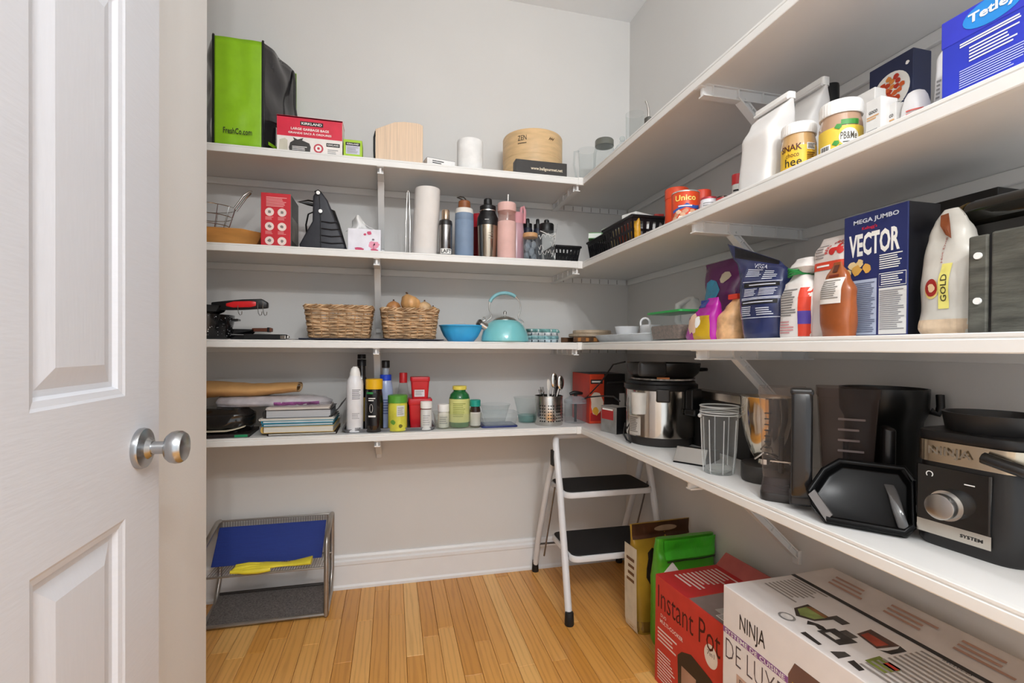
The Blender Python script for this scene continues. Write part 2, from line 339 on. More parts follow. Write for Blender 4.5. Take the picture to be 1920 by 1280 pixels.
# ------------------------------------------------------------------ placing and soft-bag helpers
from mathutils import noise as _ns
def BK(i, l, r, t, Y, py=None):                 # back shelf: centre x, width, height of what spans these sight lines at depth Y
    q = py if py is not None else t+30
    a, b = at(l, q, 1, Y).x, at(r, q, 1, Y).x
    return (a+b)/2, b-a, at((l+r)/2, t, 1, Y).z-ZS[i]
def RT(i, l, r, t, X, py=None):                 # right shelf: centre y, width, height at distance X
    q = py if py is not None else t+40
    a, b = at(l, q, 0, X).y, at(r, q, 0, X).y
    return (a+b)/2, a-b, at((l+r)/2, t, 0, X).z-ZS[i]
def solid(o, th, off=-1):
    md = o.modifiers.new('thickness', 'SOLIDIFY'); md.thickness = th; md.offset = off; return o
class Rows:
    def __init__(s, rows, p=3, amp=.004, ns=16, seed=0, sh=0): s.sh = sh; s.r = rows; s.p = p; s.amp = amp; s.ns = ns; s.seed = seed
    def row(s, z):
        r = s.r
        if z <= r[0][0]: return r[0][1:]
        for a, b in zip(r, r[1:]):
            if z <= b[0]:
                t = (z-a[0])/(b[0]-a[0]); t = t*t*(3-2*t)
                return tuple(a[k]+(b[k]-a[k])*t for k in range(1, 5))
        return r[-1][1:]
    def disp(s, x, z, sd):
        d = s.row(z)[1]; k = min(1, d/.02)
        return k*s.amp*(_ns.noise(Vector((x*s.ns+s.seed*7.3, sd*5, z*s.ns)))+.5*_ns.noise(Vector((x*s.ns*2.3+s.seed, sd*9, z*s.ns*2.3))))
    def front(s, q):
        p = s._front(q); p.z -= s.shz(p.x, q.y); return p
    sh = 0
    def shz(s, x, z): return s.sh*(z/s.r[-1][0])**4*(x+.05)
    def _front(s, q):
        w, d, cx, cy = s.row(q.y); u = min(.999, abs((q.x-cx)/(w/2)))
        return Vector((q.x, cy-d/2*(1-u**s.p)**(1/s.p)-s.disp(q.x, q.y, -1)-q.z, q.y))
    def mesh(s, par, m, name='pouch', n=44, nz=26, top=True):
        mb = MB(); z0, z1 = s.r[0][0], s.r[-1][0]; rings = []
        for k in range(nz+1):
            z = z0+(z1-z0)*k/nz; w, d, cx, cy = s.row(z); ring = []
            for j in range(n):
                a = 2*pi*(j+.5)/n; c, e = cos(a), sin(a)
                x = cx+w/2*math.copysign(abs(c)**(2/s.p), c); y = d/2*math.copysign(abs(e)**(2/s.p), e)
                sd = -1 if y < 0 else 1; y += sd*s.disp(x, z, sd)*min(1, abs(e)*3)
                ring.append((x, cy+y, z-s.shz(x, z)))
            rings.append(ring)
        mb.loft(rings, True, top); return mb.build(name, m, par, smooth=60)
KRED, LIME, DARK, GREY = mat('d8203f', .45), mat('8fc31f', .4, bump=.25, bs=14), mat('141416', .4), mat('9a9a9a', .5)

# ================================================================== TOP SHELF, BACK WALL
z = ZS[0]
# reusable shopping bag
Y = 2.065; xc, w, h = BK(0, 400, 493, 73, Y, 170)
t = thing('shopping_bag', 'lime green and black reusable shopping bag standing on the top shelf', 'bag', (xc, Y, z+.001))
fl_, dp = .085, .20
blk = mat('232225', .22, bump=.6, bs=16, coat=.4)
def panel(A, B, m, name, hA=h, hB=h, amp=.006, seed=0, lean=0):
    A, B = Vector(A), Vector(B); n = Vector((B.y-A.y, A.x-B.x, 0)).normalized()
    def f(u, v):
        p = A.lerp(B, u); e = amp*sin(pi*u)*(.6+_ns.noise(Vector((u*3+seed, v*4, seed)))*1.4)
        p = p+n*e; return (p.x, p.y, (hA+(hB-hA)*u)*v)
    return solid(MB().grid(f, 16, 22).build(name, m, t, smooth=60), .0015)
fA, fB, bC, bD = (-w/2, 0, 0), (w/2, 0, 0), (w/2+fl_, dp, 0), (-w/2-fl_, dp, 0)
panel(fA, fB, LIME, 'green_gusset', amp=.004, seed=3)
panel(fB, bC, blk, 'black_panel', h, h*.985, amp=.012, seed=1); panel(bD, fA, blk, 'black_panel', h*.985, h, amp=.012, seed=5)
panel(bC, bD, LIME, 'rear_gusset', seed=8)
MB().add([fA, fB, bC, bD], [(0, 1, 2, 3)]).build('bottom', DARK, t)
for p in (fA, fB):
    MB().tube([(p[0], p[1]-.002, k*h/8) for k in range(9)]+[(p[0], p[1], h+.004)], .0045, 6).build('piping', DARK, t)
MB().tube([(bC[0]-.03, dp*.82, h*.97), (bC[0]-.008, dp*.84, h*.985), (bC[0]+.0, dp*.8, h*.86), (bC[0]+.003, dp*.72, h*.6), (bC[0]+.018, dp*.6, h*.4), (bC[0]+.026, dp*.5, h*.26)], .009, 6, flat=.2).build('strap', DARK, t, smooth=50)
text(t, 'FreshCo.com', w*.58, h*.055, INK, 'front', (.0, -.008, h*.14), bold=.01)
nx = Vector((dp, -fl_, 0)).normalized(); sd = Vector((fl_, dp, 0)).normalized()
def rp(q): p = Vector(fB)+sd*q.x+nx*(q.z+.013); p.z = q.y; return p
o_ = text(t, 'F', .05, .075, PAPER, rp, None, bold=.02)
for v in o_.data.vertices: v.co += sd*.085+Vector((0, 0, h*.18))
patch(t, (0.012, .19, h*.055, h*.085), LIME, rp, None, lift=.002)
ring = MB().tube([(-w/2-.012, .045+.03*cos(a*pi/8), h*.18+.05*sin(a*pi/8)) for a in range(16)], .003, 6, True).build('printed_ring', PAPER, t)
# garbage bag carton
Y = YF+.012; xc, w, h = BK(0, 519, 642, 221, Y); d = .085
t = carton('garbage_bag_box', 'red and white garbage bag carton with black bag picture', 'box', (xc, Y+d/2, z), 0, w, d, h, mat('efe9e4', .5))
o = (0, -d/2, 0)
patch(t, (-w/2+.0005, w/2-.0005, h*.43, h-.0005), KRED, 'front', o)
MB().box(-w/2-.0004, w/2+.0004, -d/2-.0004, d/2, h*.965, h+.0006).build('lid_flap', KRED, t)
patch(t, (-w*.15, w*.20, h*.76, h*.88), INK, 'front', o, lift=.0008); text(t, 'KIRKLAND', w*.31, h*.07, PAPER, 'front', (w*.025, -d/2, h*.82), bold=.02, lift=.0014)
text(t, 'LARGE GARBAGE BAGS', w*.58, h*.07, PAPER, 'front', (0, -d/2, h*.655), bold=.02, lift=.001); text(t, 'GRANDS SACS À ORDURES', w*.66, h*.07, PAPER, 'front', (0, -d/2, h*.545), bold=.02, lift=.001)
patch(t, [(-.11*w, .0), (.0, .0), (.01*w, h*.16), (-.01*w, h*.26), (-.12*w, h*.33), (-.10*w, h*.40), (-.19*w, h*.34), (-.26*w, h*.40), (-.24*w, h*.32), (-.30*w, h*.24), (-.32*w, h*.1), (-.31*w, 0)], mat('3b3836', .3), 'front', (0, -d/2, .001), lift=.001)
patch(t, [(-.47*w, 0), (-.34*w, 0), (-.34*w, h*.3), (-.38*w, h*.36), (-.46*w, h*.3)], mat('cfcab8', .5), 'front', (0, -d/2, .001))
lines(t, -.27*w, -.04*w, h*.04, h*.17, 3, PAPER, 'front', o, lift=.0015, ragged=.2)
patch(t, disc(.018), mat('c43a4a'), 'front', (w*.13, -d/2, h*.15), lift=.0008); patch(t, disc(.012), PAPER, 'front', (w*.13, -d/2, h*.15), lift=.0012); patch(t, disc(.005), mat('c43a4a'), 'front', (w*.13, -d/2, h*.15), lift=.0016)
patch(t, (w*.25, w*.46, h*.23, h*.33), INK, 'front', o, lift=.0008); text(t, 'KIRKLAND', w*.18, h*.045, PAPER, 'front', (w*.355, -d/2, h*.28), lift=.0012, bold=.02)
lines(t, w*.27, w*.44, h*.02, h*.16, 3, GREY, 'front', o)
# small lime box
Y = YF+.014; xc, w, h = BK(0, 643, 680, 262, Y); d = .07
t = carton('small_box', 'small lime green box beside the red garbage bag carton', 'box', (xc, Y+d/2, z), 0, w-.004, d, h, mat('a9cf2c', .5)); o = (0, -d/2, 0)
patch(t, (-w*.35, w*.35, h*.18, h*.82), mat('cfcfe0'), 'front', o); patch(t, (-w*.37, w*.37, h*.66, h*.84), INK, 'front', o, lift=.001); text(t, 'KIRKLAND', w*.6, h*.09, PAPER, 'front', (0, -d/2, h*.75), lift=.0014, bold=.02)
lines(t, -w*.3, w*.3, h*.22, h*.6, 5, GREY, 'front', o, lift=.001)
# knife block
Y = YF+.02; xc, w, h = BK(0, 704, 793, 227, Y); d = .10
def kz(py): return at(740, py, 1, Y).z-z
t = thing('knife_block', 'pale wooden block with a sloping top and a black cord loop', 'knife block', (xc, Y+d/2, z))
pw = wood('dfc3a6', (60, 6, 1.2), .10)
MB().prism([(-w/2, 0), (w/2, 0), (w/2, h*.95), (w*.44, h*.985), (w*.36, h), (w*.10, h), (-.02, h*.965), (-w/2, h*.75)], -d/2, d/2).build('block', pw, t, bevel=.002)
MB().tube([(-w/2-.004, -d*.2, h*.02), (-w/2-.006, -d*.2, h*.3), (-w/2-.006, -d*.2, h*.62), (-w/2+.0, -d*.2, h*.76), (-w/2+.012, -d*.2, h*.815), (-w/2+.03, -d*.2, h*.80)], .004, 8).build('cord', DARK, t, smooth=50)
# flat little box
Y = YF+.03; xc, w, h = BK(0, 800, 858, 298, Y)
t = carton('flat_box', 'small flat navy and white box lying beside the pale wooden block', 'box', (xc-.01, Y+.035, z), .22, w*.95, .06, h, mat('f0eeec', .5)); o = (0, -.03, 0)
patch(t, (-w*.475, w*.475, -.03, .03), mat('2a3440'), 'top', (0, 0, h), name='navy_top'); lines(t, -w*.3, w*.1, h*.35, h*.8, 2, INK, 'front', o)
# paper roll
xc, w, h = BK(0, 857, 905, 266, 2.115)
t = thing('paper_roll', 'white paper roll standing on the top shelf', 'paper roll', (xc, 2.115, z))
r = w/2; MB().lathe([(r*.97, 0), (r, .006), (r, h-.008), (r*.97, h-.002), (r*.9, h), (.022, h), (.021, h-.03), (.021, .005)], 36, cap1=False).build('paper', mat('f3f2f0', .8, bump=.05, bs=200), t, smooth=40)
MB().lathe([(.0208, .004), (.0208, h-.004)], 20, cap0=False, cap1=False).build('core', mat('b79a73'), t)
# bamboo steamer
Y = 2.243; xc, w, h = BK(0, 943, 1052, 262, Y); r = w/2*.97
t = thing('bamboo_steamer', 'round bamboo steamer with a lid behind the flat black box', 'steamer', (xc, Y, z))
bam = wood('dcb98a', (3, 3, 14), .08)
h1 = h*.50; MB().lathe([(r*.985, 0), (r, .004), (r, h1), (r*.94, h1), (r*.94, .01)], 48, cap1=False).build('basket', bam, t, smooth=40)
MB().lathe([(r*1.005, h1), (r*1.012, h1+.003), (r*1.012, h-.012), (r*.99, h-.006), (r*.9, h-.002), (r*.4, h+.012), (.001, h+.016)], 48).build('lid', bam, t, smooth=40)
MB().lathe([(r*1.018, h1*.05), (r*1.018, h1*.35)], 48, cap0=False, cap1=False).build('lower_band', bam, t)
o_ = text(t, 'ZEN', .042, .022, INK, 'cyl', (0, 0, h*.80), wrap=r*1.013)
o_.rotation_euler.z = -.62
pp = patch(t, (-.021, .021, -.0015, .0015), INK, 'cyl', (0, 0, h*.70), wrap=r*1.013, lift=.0008); pp.rotation_euler.z = -.62
st = MB()
for k in range(5): st.tube([(-.012+.005*k, -r*1.02, h*.78+.008*(k % 2)), (-.004+.005*k, -r*1.02, h*.83-.008*(k % 2))], .0016, 5)
s_ = st.build('stitching', mat('5a4026'), t); s_.rotation_euler.z = .35
# black box
Y = YF+.012; xc, w, h = BK(0, 967, 1063, 302, Y); d = .05
t = carton('black_box', 'flat black carton with a web address in front of the bamboo steamer', 'box', (xc, Y+d/2, z), 0, w, d, h, mat('33302e', .45)); text(t, 'www.ballgourmet.net', w*.62, h*.28, mat('efe2c8', .5), 'front', (w*.10, -d/2, h*.42), bold=.015)
# glassware in the corner
gl = plas('eef3f3', .035, k=.7); grim = plas('dfe6e6', .2, k=.8)
def vessel(name, label, cat, loc, prof, th=0, m=gl, n=32, group=None):
    t = thing(name, label, cat, loc, 0, group); MB().lathe(shell(prof, th), n, cap1=False).build('glass', m, t, smooth=50); return t
p = at(1103, 300, 1, 2.2); hh = at(1103, 282, 1, 2.2).z-z
t = vessel('measuring_jug', 'clear glass measuring jug in the corner of the top shelf', 'jug', (p.x-.005, 2.2, z), [(.03, 0), (.034, .004), (.043, hh*.9), (.047, hh)])
MB().tube([(-.044, 0, hh*.95), (-.066, 0, hh*.93), (-.068, 0, hh*.6), (-.055, 0, hh*.25), (-.038, 0, hh*.2)], .005, 8).build('handle', gl, t, smooth=50)
p = at(1133, 290, 1, 2.10); hh = at(1133, 263, 1, 2.10).z-z
t = vessel('glass_jar', 'clear glass jar with a dark grey lid on the top shelf', 'jar', (p.x, 2.10, z), [(.045, 0), (.05, .005), (.05, hh*.72), (.042, hh*.82), (.04, hh*.86)])
MB().lathe([(.043, hh*.86), (.043, hh*.98), (.04, hh), (.01, hh)], 32).build('lid', mat('6c6d65', .4), t, smooth=40)
p = at(1163, 280, 1, 2.01); hh = at(1163, 256, 1, 2.01).z-z
t = vessel('glass_flask', 'round clear glass bottle with a ball stopper', 'bottle', (p.x+.01, 2.01, z), [(.04, 0), (.048, .01), (.046, hh*.6), (.026, hh*.78), (.012, hh*.84), (.012, hh*.9)])
MB().ball((0, 0, hh*.95), .013).build('stopper', grim, t, smooth=60)
p = at(1190, 250, 0, 1.02); hh = at(1190, 214, 0, 1.02).z-z
vessel('glass_tumbler', 'tall clear drinking glass on the top right shelf', 'glass', (1.02, p.y, z), [(.033, 0), (.035, .004), (.039, hh)])
p = at(1216, 230, 0, .98); hh = at(1216, 232, 0, .98).z-z
t = vessel('oil_bottle', 'clear glass oil bottle with a metal pour spout', 'bottle', (.98, p.y, z), [(.03, 0), (.033, .005), (.033, hh*.55), (.014, hh*.85), (.013, hh)])
MB().lathe([(.0105, hh-.02), (.0105, hh), (.0165, hh+.003), (.0165, hh+.02), (.012, hh+.024)], 20).build('cork', mat('55524c', .5), t, smooth=40)
MB().tube([(0, 0, hh+.02), (0, 0, hh+.05), (-.003, .004, hh+.075), (-.008, .008, hh+.092)], .0045, 8).build('spout', steel(), t, smooth=50)

# ================================================================== SECOND SHELF, BACK WALL
z = ZS[1]
# octagonal wooden tray
Y = 2.20; a = at(488, 452, 1, YF+.06).x; hh = at(440, 432, 1, YF+.06).z-z
t = thing('wooden_tray', 'honey coloured wooden tray with angled sides at the shelf end', 'tray', (a-.155, Y-.01, z))
def octa(w, d, c, zz): return [(w/2-c, -d/2, zz), (w/2, -d/2+c, zz), (w/2, d/2-c, zz), (w/2-c, d/2, zz), (-w/2+c, d/2, zz), (-w/2, d/2-c, zz), (-w/2, -d/2+c, zz), (-w/2+c, -d/2, zz)]
MB().loft([octa(.25, .20, .045, 0), octa(.32, .27, .06, hh), octa(.305, .255, .056, hh), octa(.235, .185, .042, .012)]).build('tray', wood('c98f4d', (2, 2, 8), .12), t, bevel=.002)
# chrome wire basket in the tray
ht = at(430, 385, 1, 2.18).z-z
wb = thing('wire_basket', 'chrome wire frying basket with a loop handle, resting in the wooden tray', 'basket', (at(405, 400, 1, 2.16).x-.05, 2.18, z+.0125))
chrome = mat('d6d4d0', .16, metal=1, var=.02); mb = MB(); rr = .075; hb = ht-.03
for k in range(5):
    q = .62+.38*k/4; mb.tube([(rr*1.5*q*cos(a*pi/12), rr*1.1*q*sin(a*pi/12), .004+hb*k/4) for a in range(24)], .0017, 5, True)
for k in range(14):
    a = 2*pi*k/14; mb.tube([(0, 0, .003), (rr*1.5*.62*cos(a), rr*1.1*.62*sin(a), .003), (rr*1.5*cos(a), rr*1.1*sin(a), .004+hb)], .0014, 5)
mb.build('wire_mesh', chrome, wb, smooth=50)
e = rr*1.5; MB().tube([(e, -.016, hb), (e+.035, -.016, hb+.055), (e+.055, -.012, hb+.075), (e+.06, 0, hb+.08), (e+.055, .012, hb+.075), (e+.035, .016, hb+.055), (e, .016, hb)], .004, 8).build('handle', chrome, wb, smooth=50)
# red instruction box
Y = YF+.015; xc, w, h = BK(1, 489, 545, 362, Y); d = .16
t = carton('red_box', 'upright red carton printed with rows of round white pictures', 'box', (xc, Y+d/2, z), 0, w, d, h, mat('c9202e', .45)); o = (0, -d/2, 0)
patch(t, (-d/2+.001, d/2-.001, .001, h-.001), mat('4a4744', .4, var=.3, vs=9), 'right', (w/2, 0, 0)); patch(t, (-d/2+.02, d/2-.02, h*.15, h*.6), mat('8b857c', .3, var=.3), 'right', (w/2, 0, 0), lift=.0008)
patch(t, (-d/2, -d/2+.004, .0, h), PAPER, 'right', (w/2, 0, 0), lift=.001)
lines(t, -w*.32, w*.4, h*.74, h*.93, 7, mat('f0a9a9', .6), 'front', o)
for k in range(3):
    for j in (-1, 1):
        c = (j*w*.21, h*(.64-.27*k)); patch(t, disc(w*.15, c), mat('f0dcd4', .6), 'front', o, lift=.0008); patch(t, blob(w*.06, c, 8, seed=k*3+j), mat('8a7d78'), 'front', o, lift=.0012)
        lines(t, c[0]-w*.14, c[0]+w*.14, c[1]-h*.15, c[1]-h*.085, 3, mat('eb9a9a', .6), 'front', o, seed=k+j)
# wedge shaped lunch bag, seen from its end
Y = YF+.035; xc, w, h = BK(1, 553, 650, 350, Y)
t = thing('lunch_bag', 'black quilted lunch bag with carrying straps, wedge shaped', 'bag', (xc, Y+.07, z))
nyl = mat('2f3037', .5, bump=.5, bs=26, var=.1); xr = w/2
def wedge(yy, s=1): return [(-w*.40, yy, 0), (w*.47*s, yy, 0), (w*.48*s, yy, h*.07), (w*.12, yy, h*.80), (-.0*w, yy, h*.93), (-w*.10, yy, h*.93), (-w*.16, yy, h*.85), (-w*.17, yy, h*.45), (-w*.42, yy, h*.07)]
MB().loft([wedge(-.07), wedge(-.03), wedge(.04), wedge(.09)]).build('body', nyl, t, bevel=.008, seg=3, smooth=50)
mb = MB()
for k in range(4): zz = h*(.12+.11*k); xw = w*(.45-.045*k); mb.tube([(-w*.02, -.0715, zz), (w*.2, -.074, zz-.004), (xw, -.0715, zz)], .0022, 5)
mb.tube([(-w*.0, -.072, h*.02), (-w*.01, -.073, h*.5), (-w*.03, -.072, h*.85)], .002, 5); mb.build('quilting_seam', mat('1b1b20', .6), t)
MB().tube([(w*.14, -.02, h*.70), (w*.22, -.03, h*.67), (w*.32, -.03, h*.45), (w*.44, -.02, h*.12), (w*.46, -.02, .01)], .012, 6, flat=.35).build('strap', DARK, t, smooth=50)
MB().tube([(-w*.14, 0, h*.83), (-w*.3, -.005, h*.84), (-w*.48, -.01, h*.80), (-w*.3, .0, h*.79), (-w*.14, 0, h*.77)], .007, 6, flat=.5).build('carry_handle', DARK, t, smooth=50)
MB().tube([(-w*.16, -.03, h*.64), (-w*.27, -.04, h*.58), (-w*.31, -.045, h*.40), (-w*.29, -.04, h*.2), (-w*.28, -.035, .008)], .006, 6, flat=.5).build('side_strap', DARK, t, smooth=50)
MB().tube([(-w*.12, -.075, h*.9), (-w*.05, -.075, h*.93), (w*.0, -.075, h*.9)], .009, 6, flat=.4).build('top_tab', DARK, t, smooth=50)
for q in ((-w*.05, h*.89), (-w*.005, h*.60)): MB().cylY(q, .0075, -.082, -.07).build('snap', chrome, t, smooth=40)
# tissue box
Y = YF+.014; xc, w, h = BK(1, 652, 714, 429, Y); d = .115
t = carton('tissue_box', 'small white tissue box printed with pink flowers', 'tissue box', (xc, Y+d/2, z), 0, w, d, h, mat('e9e9f2', .55)); o = (0, -d/2, 0)
pk, pk2 = mat('e79ab2', .6), mat('cf4f74', .6)
for q, rr, m_ in (((w*.28, h*.28), w*.15, pk), ((w*.22, h*.33), w*.09, pk), ((w*.36, h*.33), w*.09, pk), ((w*.14, h*.83), w*.075, pk2), ((w*.02, h*.75), w*.045, pk2), ((w*.27, h*.53), w*.04, mat('7f6f80'))): patch(t, blob(rr, q, 12, .75, seed=int(rr*9999)), m_, 'front', o, lift=.0004+q[1]*.02)
patch(t, blob(w*.13, (-w*.16, h*.07), 12, .4), pk2, 'front', o, lift=.0042); patch(t, blob(w*.11, (w*.3, h*.05), 12, .35), pk2, 'front', o, lift=.0042); patch(t, (w*.275, w*.285, h*.06, h*.3), mat('6f5a66'), 'front', o, lift=.0046)
tm = mat('f1f0ee', .8)
def tis(u, v): a = (u-.5)*1.5; return ((.010*sin(v*5))-.022+a*.075*(1-.35*v)+.02*v*(1-u), .012*sin(a*6)+.012*v*cos(u*7), h+.002+v*(.055+.02*sin(u*pi)-.03*u))
solid(MB().grid(tis, 18, 10).build('tissue', tm, t, smooth=60), .001)
# chrome wire loop
Y = 2.09; xc, w, h = BK(1, 761, 769, 357, Y)
t = thing('wire_rack', 'tall narrow chrome wire loop standing beside the cream canister', 'wire loop', (xc, Y, z))
MB().tube([(-w/2, 0, .003), (-w/2*.9, 0, h*.5), (-w*.22, 0, h-.012), (-w*.1, 0, h-.002), (w*.1, 0, h-.002), (w*.25, 0, h-.012), (w*.5, 0, h*.5), (w*.5, 0, .003)], .0024, 8).build('loop', chrome, t, smooth=50)
MB().tube([(-w/2, 0, .003), (-w/2, .09, .003), (w/2, .09, .003), (w/2, 0, .003)], .0024, 8, True).build('foot', chrome, t, smooth=50)
# cream towel roll, leaning
Y = 2.13; xc, w, h = BK(1, 776, 821, 355, Y, 430); r = w/2*1.05
t = thing('towel_roll', 'tall cream paper towel roll leaning slightly', 'paper towel', (xc, Y, z), 0)
le = at(804, 360, 1, Y).x-at(797, 470, 1, Y).x
MB().lathe([(r, 0), (r*1.01, .004), (r, h-.005), (r*.97, h), (.021, h), (.02, h-.03)], 40).build('roll', mat('e6e0db', .75, bump=.04, bs=120, var=.02), t, smooth=40, fn=lambda v: Vector((v.x+(v.z/h-.4)*le*.8, v.y, v.z)))
def cyl_item(name, label, cat, i, l, r, top, Y, group=None, py=None):
    xc, w, h = BK(i, l, r, top, Y, py); return thing(name, label, cat, (xc, Y, ZS[i]), 0, group), w/2, h
# steel flask with sticker
t, r, h = cyl_item('thermos_flask', 'slim black and steel flask with a white sticker near its foot', 'flask', 1, 823, 848, 394, 2.09)
MB().lathe([(r*.95, 0), (r, .004), (r, h*.66), (r*.97, h*.68)], 28).build('body', steel(.18, '8d8b8a'), t, smooth=40)
MB().lathe([(r*1.0, h*.66), (r*1.01, h*.70), (r*.95, h*.76), (r*.62, h*.79)], 28).build('collar', mat('231f1d', .35), t, smooth=40)
MB().lathe([(r*.58, h*.78), (r*.6, h*.82), (r*.6, h*.97), (r*.5, h)], 24).build('cup_lid', mat('b09a84', .25, metal=.8), t, smooth=40)
patch(t, (-r*.9, r*.9, h*.04, h*.15), PAPER, 'cyl', (0, 0, 0), wrap=r); text(t, 'LAFT', r*1.5, h*.08, INK, 'cyl', (0, 0, h*.095), wrap=r, lift=.001, bold=.02)
# blue bottle
t, r, h = cyl_item('water_bottle', 'dusty blue bottle with a white collar and brown wooden stopper', 'bottle', 1, 853, 888, 377, 2.11)
bl = mat('7f93ad', .55); MB().lathe([(r*.95, 0), (r, .005), (r, h*.64), (r*.985, h*.645), (r*.985, h*.65), (r, h*.655), (r*.97, h*.78)], 32).build('body', bl, t, smooth=35)
MB().lathe([(r*.98, h*.77), (r*.97, h*.80), (r*.90, h*.855), (r*.6, h*.86)], 32).build('collar', mat('e9e4dc', .5), t, smooth=40)
MB().lathe([(r*.62, h*.85), (r*.66, h*.87), (r*.62, h*.985), (r*.5, h)], 28).build('stopper', wood('8f5630', (4, 4, 20)), t, smooth=40)
MB().tube([(.003, 0, h*.99), (.006, 0, h*1.03), (-.004, -.005, h*1.06), (-.02, -.008, h*1.06), (-.032, -.006, h*1.045), (-.02, .0, h*1.04), (-.006, .004, h*1.025), (.0, 0, h*.99)], .003, 6).build('carry_loop', mat('3a342e', .6), t, smooth=50)
# red tumbler behind
t, r, h = cyl_item('tumbler', 'dark red tumbler mostly hidden behind the steel shaker', 'tumbler', 1, 884, 912, 403, 2.20)
MB().lathe([(r*.8, 0), (r*.97, h*.7), (r*.98, h*.72)], 28).build('body', mat('6e1f22', .25, metal=.5), t, smooth=40); MB().lathe([(r, h*.72), (r*1.02, h*.75), (r*1.02, h*.97), (r*.95, h)], 28).build('lid', mat('b3202f', .4), t, smooth=40)
# steel shaker
t, r, h = cyl_item('shaker_bottle', 'large steel shaker bottle with a black screw lid and spout', 'bottle', 1, 895, 934, 373, 2.125)
MB().lathe([(r*.82, 0), (r*.85, .004), (r*.95, h*.54), (r*.96, h*.56)], 36).build('body', steel(.2, 'b9ac9b'), t, smooth=40)
MB().lathe([(r, h*.55), (r*1.0, h*.58), (r*.98, h*.68), (r*.72, h*.78), (r*.72, h*.785)], 36).build('lid', DARK, t, smooth=35)
MB().lathe([(r*.78, h*.785), (r*.78, h*.80)], 36).build('steel_ring', chrome, t); MB().lathe([(r*.76, h*.80), (r*.76, h*.87), (r*.62, h*.885), (r*.4, h*.9), (r*.38, h*.985), (r*.3, h)], 32).build('spout_cap', DARK, t, smooth=35)
mb = MB()
for k in range(3): mb.grid(lambda a, b: facef('cyl', (0, 0, 0), r*.93)(Vector((-.004+.02*a, h*(.33+.04*k)+.002*b, .0006))), 5, 1)
mb.build('printed_scale', mat('7d7368'), t)
patch(t, (-.022, -.004, h*.62, h*.628), PAPER, 'cyl', (0, 0, 0), wrap=r*1.0, lift=.001)
# pink bottle with straw
t, r, h = cyl_item('straw_bottle', 'pale pink bottle with a clear band and a white straw', 'bottle', 1, 933, 967, 382, 2.095)
pkm = mat('e8bcb4', .6)
MB().lathe([(r*.96, 0), (r, .004), (r, h*.665), (r*.96, h*.67)], 32).build('sleeve', pkm, t, smooth=35)
MB().lathe([(r*.95, h*.60), (r*.95, h*.88)], 32, cap0=False, cap1=False).build('clear_band', mat('c99a8f', .05, alpha=.45, var=0), t, smooth=35)
MB().lathe([(r*.98, h*.85), (r, h*.86), (r, h*.98), (r*.94, h)], 32).build('lid', pkm, t, smooth=35)
MB().tube([(.003, 0, h*.5), (.006, 0, h*1.17)], .003, 8).build('straw', WHITE, t)
# pink bottle with ring handle behind
t, r, h = cyl_item('handle_bottle', 'translucent rose bottle with a ring handle, behind the pale pink bottle', 'bottle', 1, 953, 982, 400, 2.17)
MB().lathe([(r*.9, 0), (r, .004), (r, h*.62), (r*.9, h*.78)], 28).build('body', mat('dfb0bb', .2, alpha=.75, var=0), t, smooth=35)
MB().lathe([(r*.92, h*.78), (r*.95, h*.97), (r*.85, h)], 28).build('lid', mat('dc9aa2', .5), t, smooth=35)
MB().tube([(r*.55, -.01, h*.98), (r*.6, -.01, h*1.1), (r*.85, -.01, h*1.13), (r*1.05, -.01, h*1.05), (r*1.02, -.01, h*.8)], .007, 8).build('ring_handle', mat('dc9aa2', .5), t, smooth=50)
# dark bottles behind
for l, rr_, tp, Y_, lab in ((980, 998, 415, 2.21, 'navy bottle with a narrow cap behind the bamboo lidded glass'), (1000, 1016, 416, 2.23, 'black lidded bottle half hidden beside the script glass bottle')):
    t, r, h = cyl_item('dark_bottle', lab, 'bottle', 1, l, rr_, tp, Y_)
    MB().lathe([(r*.95, 0), (r, .004), (r, h*.80), (r*.9, h*.84)], 24).build('body', mat('23283a', .35), t, smooth=35); MB().lathe([(r*.9, h*.82), (r*.9, h*.94), (r*.4, h*.95), (r*.4, h*1.04), (r*.3, h*1.06)], 24).build('cap', DARK, t, smooth=35)
# glass with bamboo lid
t, r, h = cyl_item('lidded_glass', 'clear glass tumbler with a round bamboo lid', 'glass', 1, 981, 1007, 438, 2.085)
MB().lathe(shell([(r*.8, 0), (r*.9, .004), (r, h*.6), (r*.98, h*.88)], 0), 28, cap1=False).build('glass', gl, t, smooth=45); MB().lathe([(r*.95, h*.84), (r*1.03, h*.86), (r*1.03, h*.98), (r, h)], 28).build('lid', wood('c89a6b', (6, 6, 6)), t, smooth=40)
fr = MB()
for k in range(7): fr.ball((r*.5*cos(k*2.4), r*.5*sin(k*2.4), h*(.12+.09*k)), r*.42, 8, 6, (1, 1, 1.4))
fr.build('ice_cubes', plas('c9d4e2', .25), t, smooth=60)
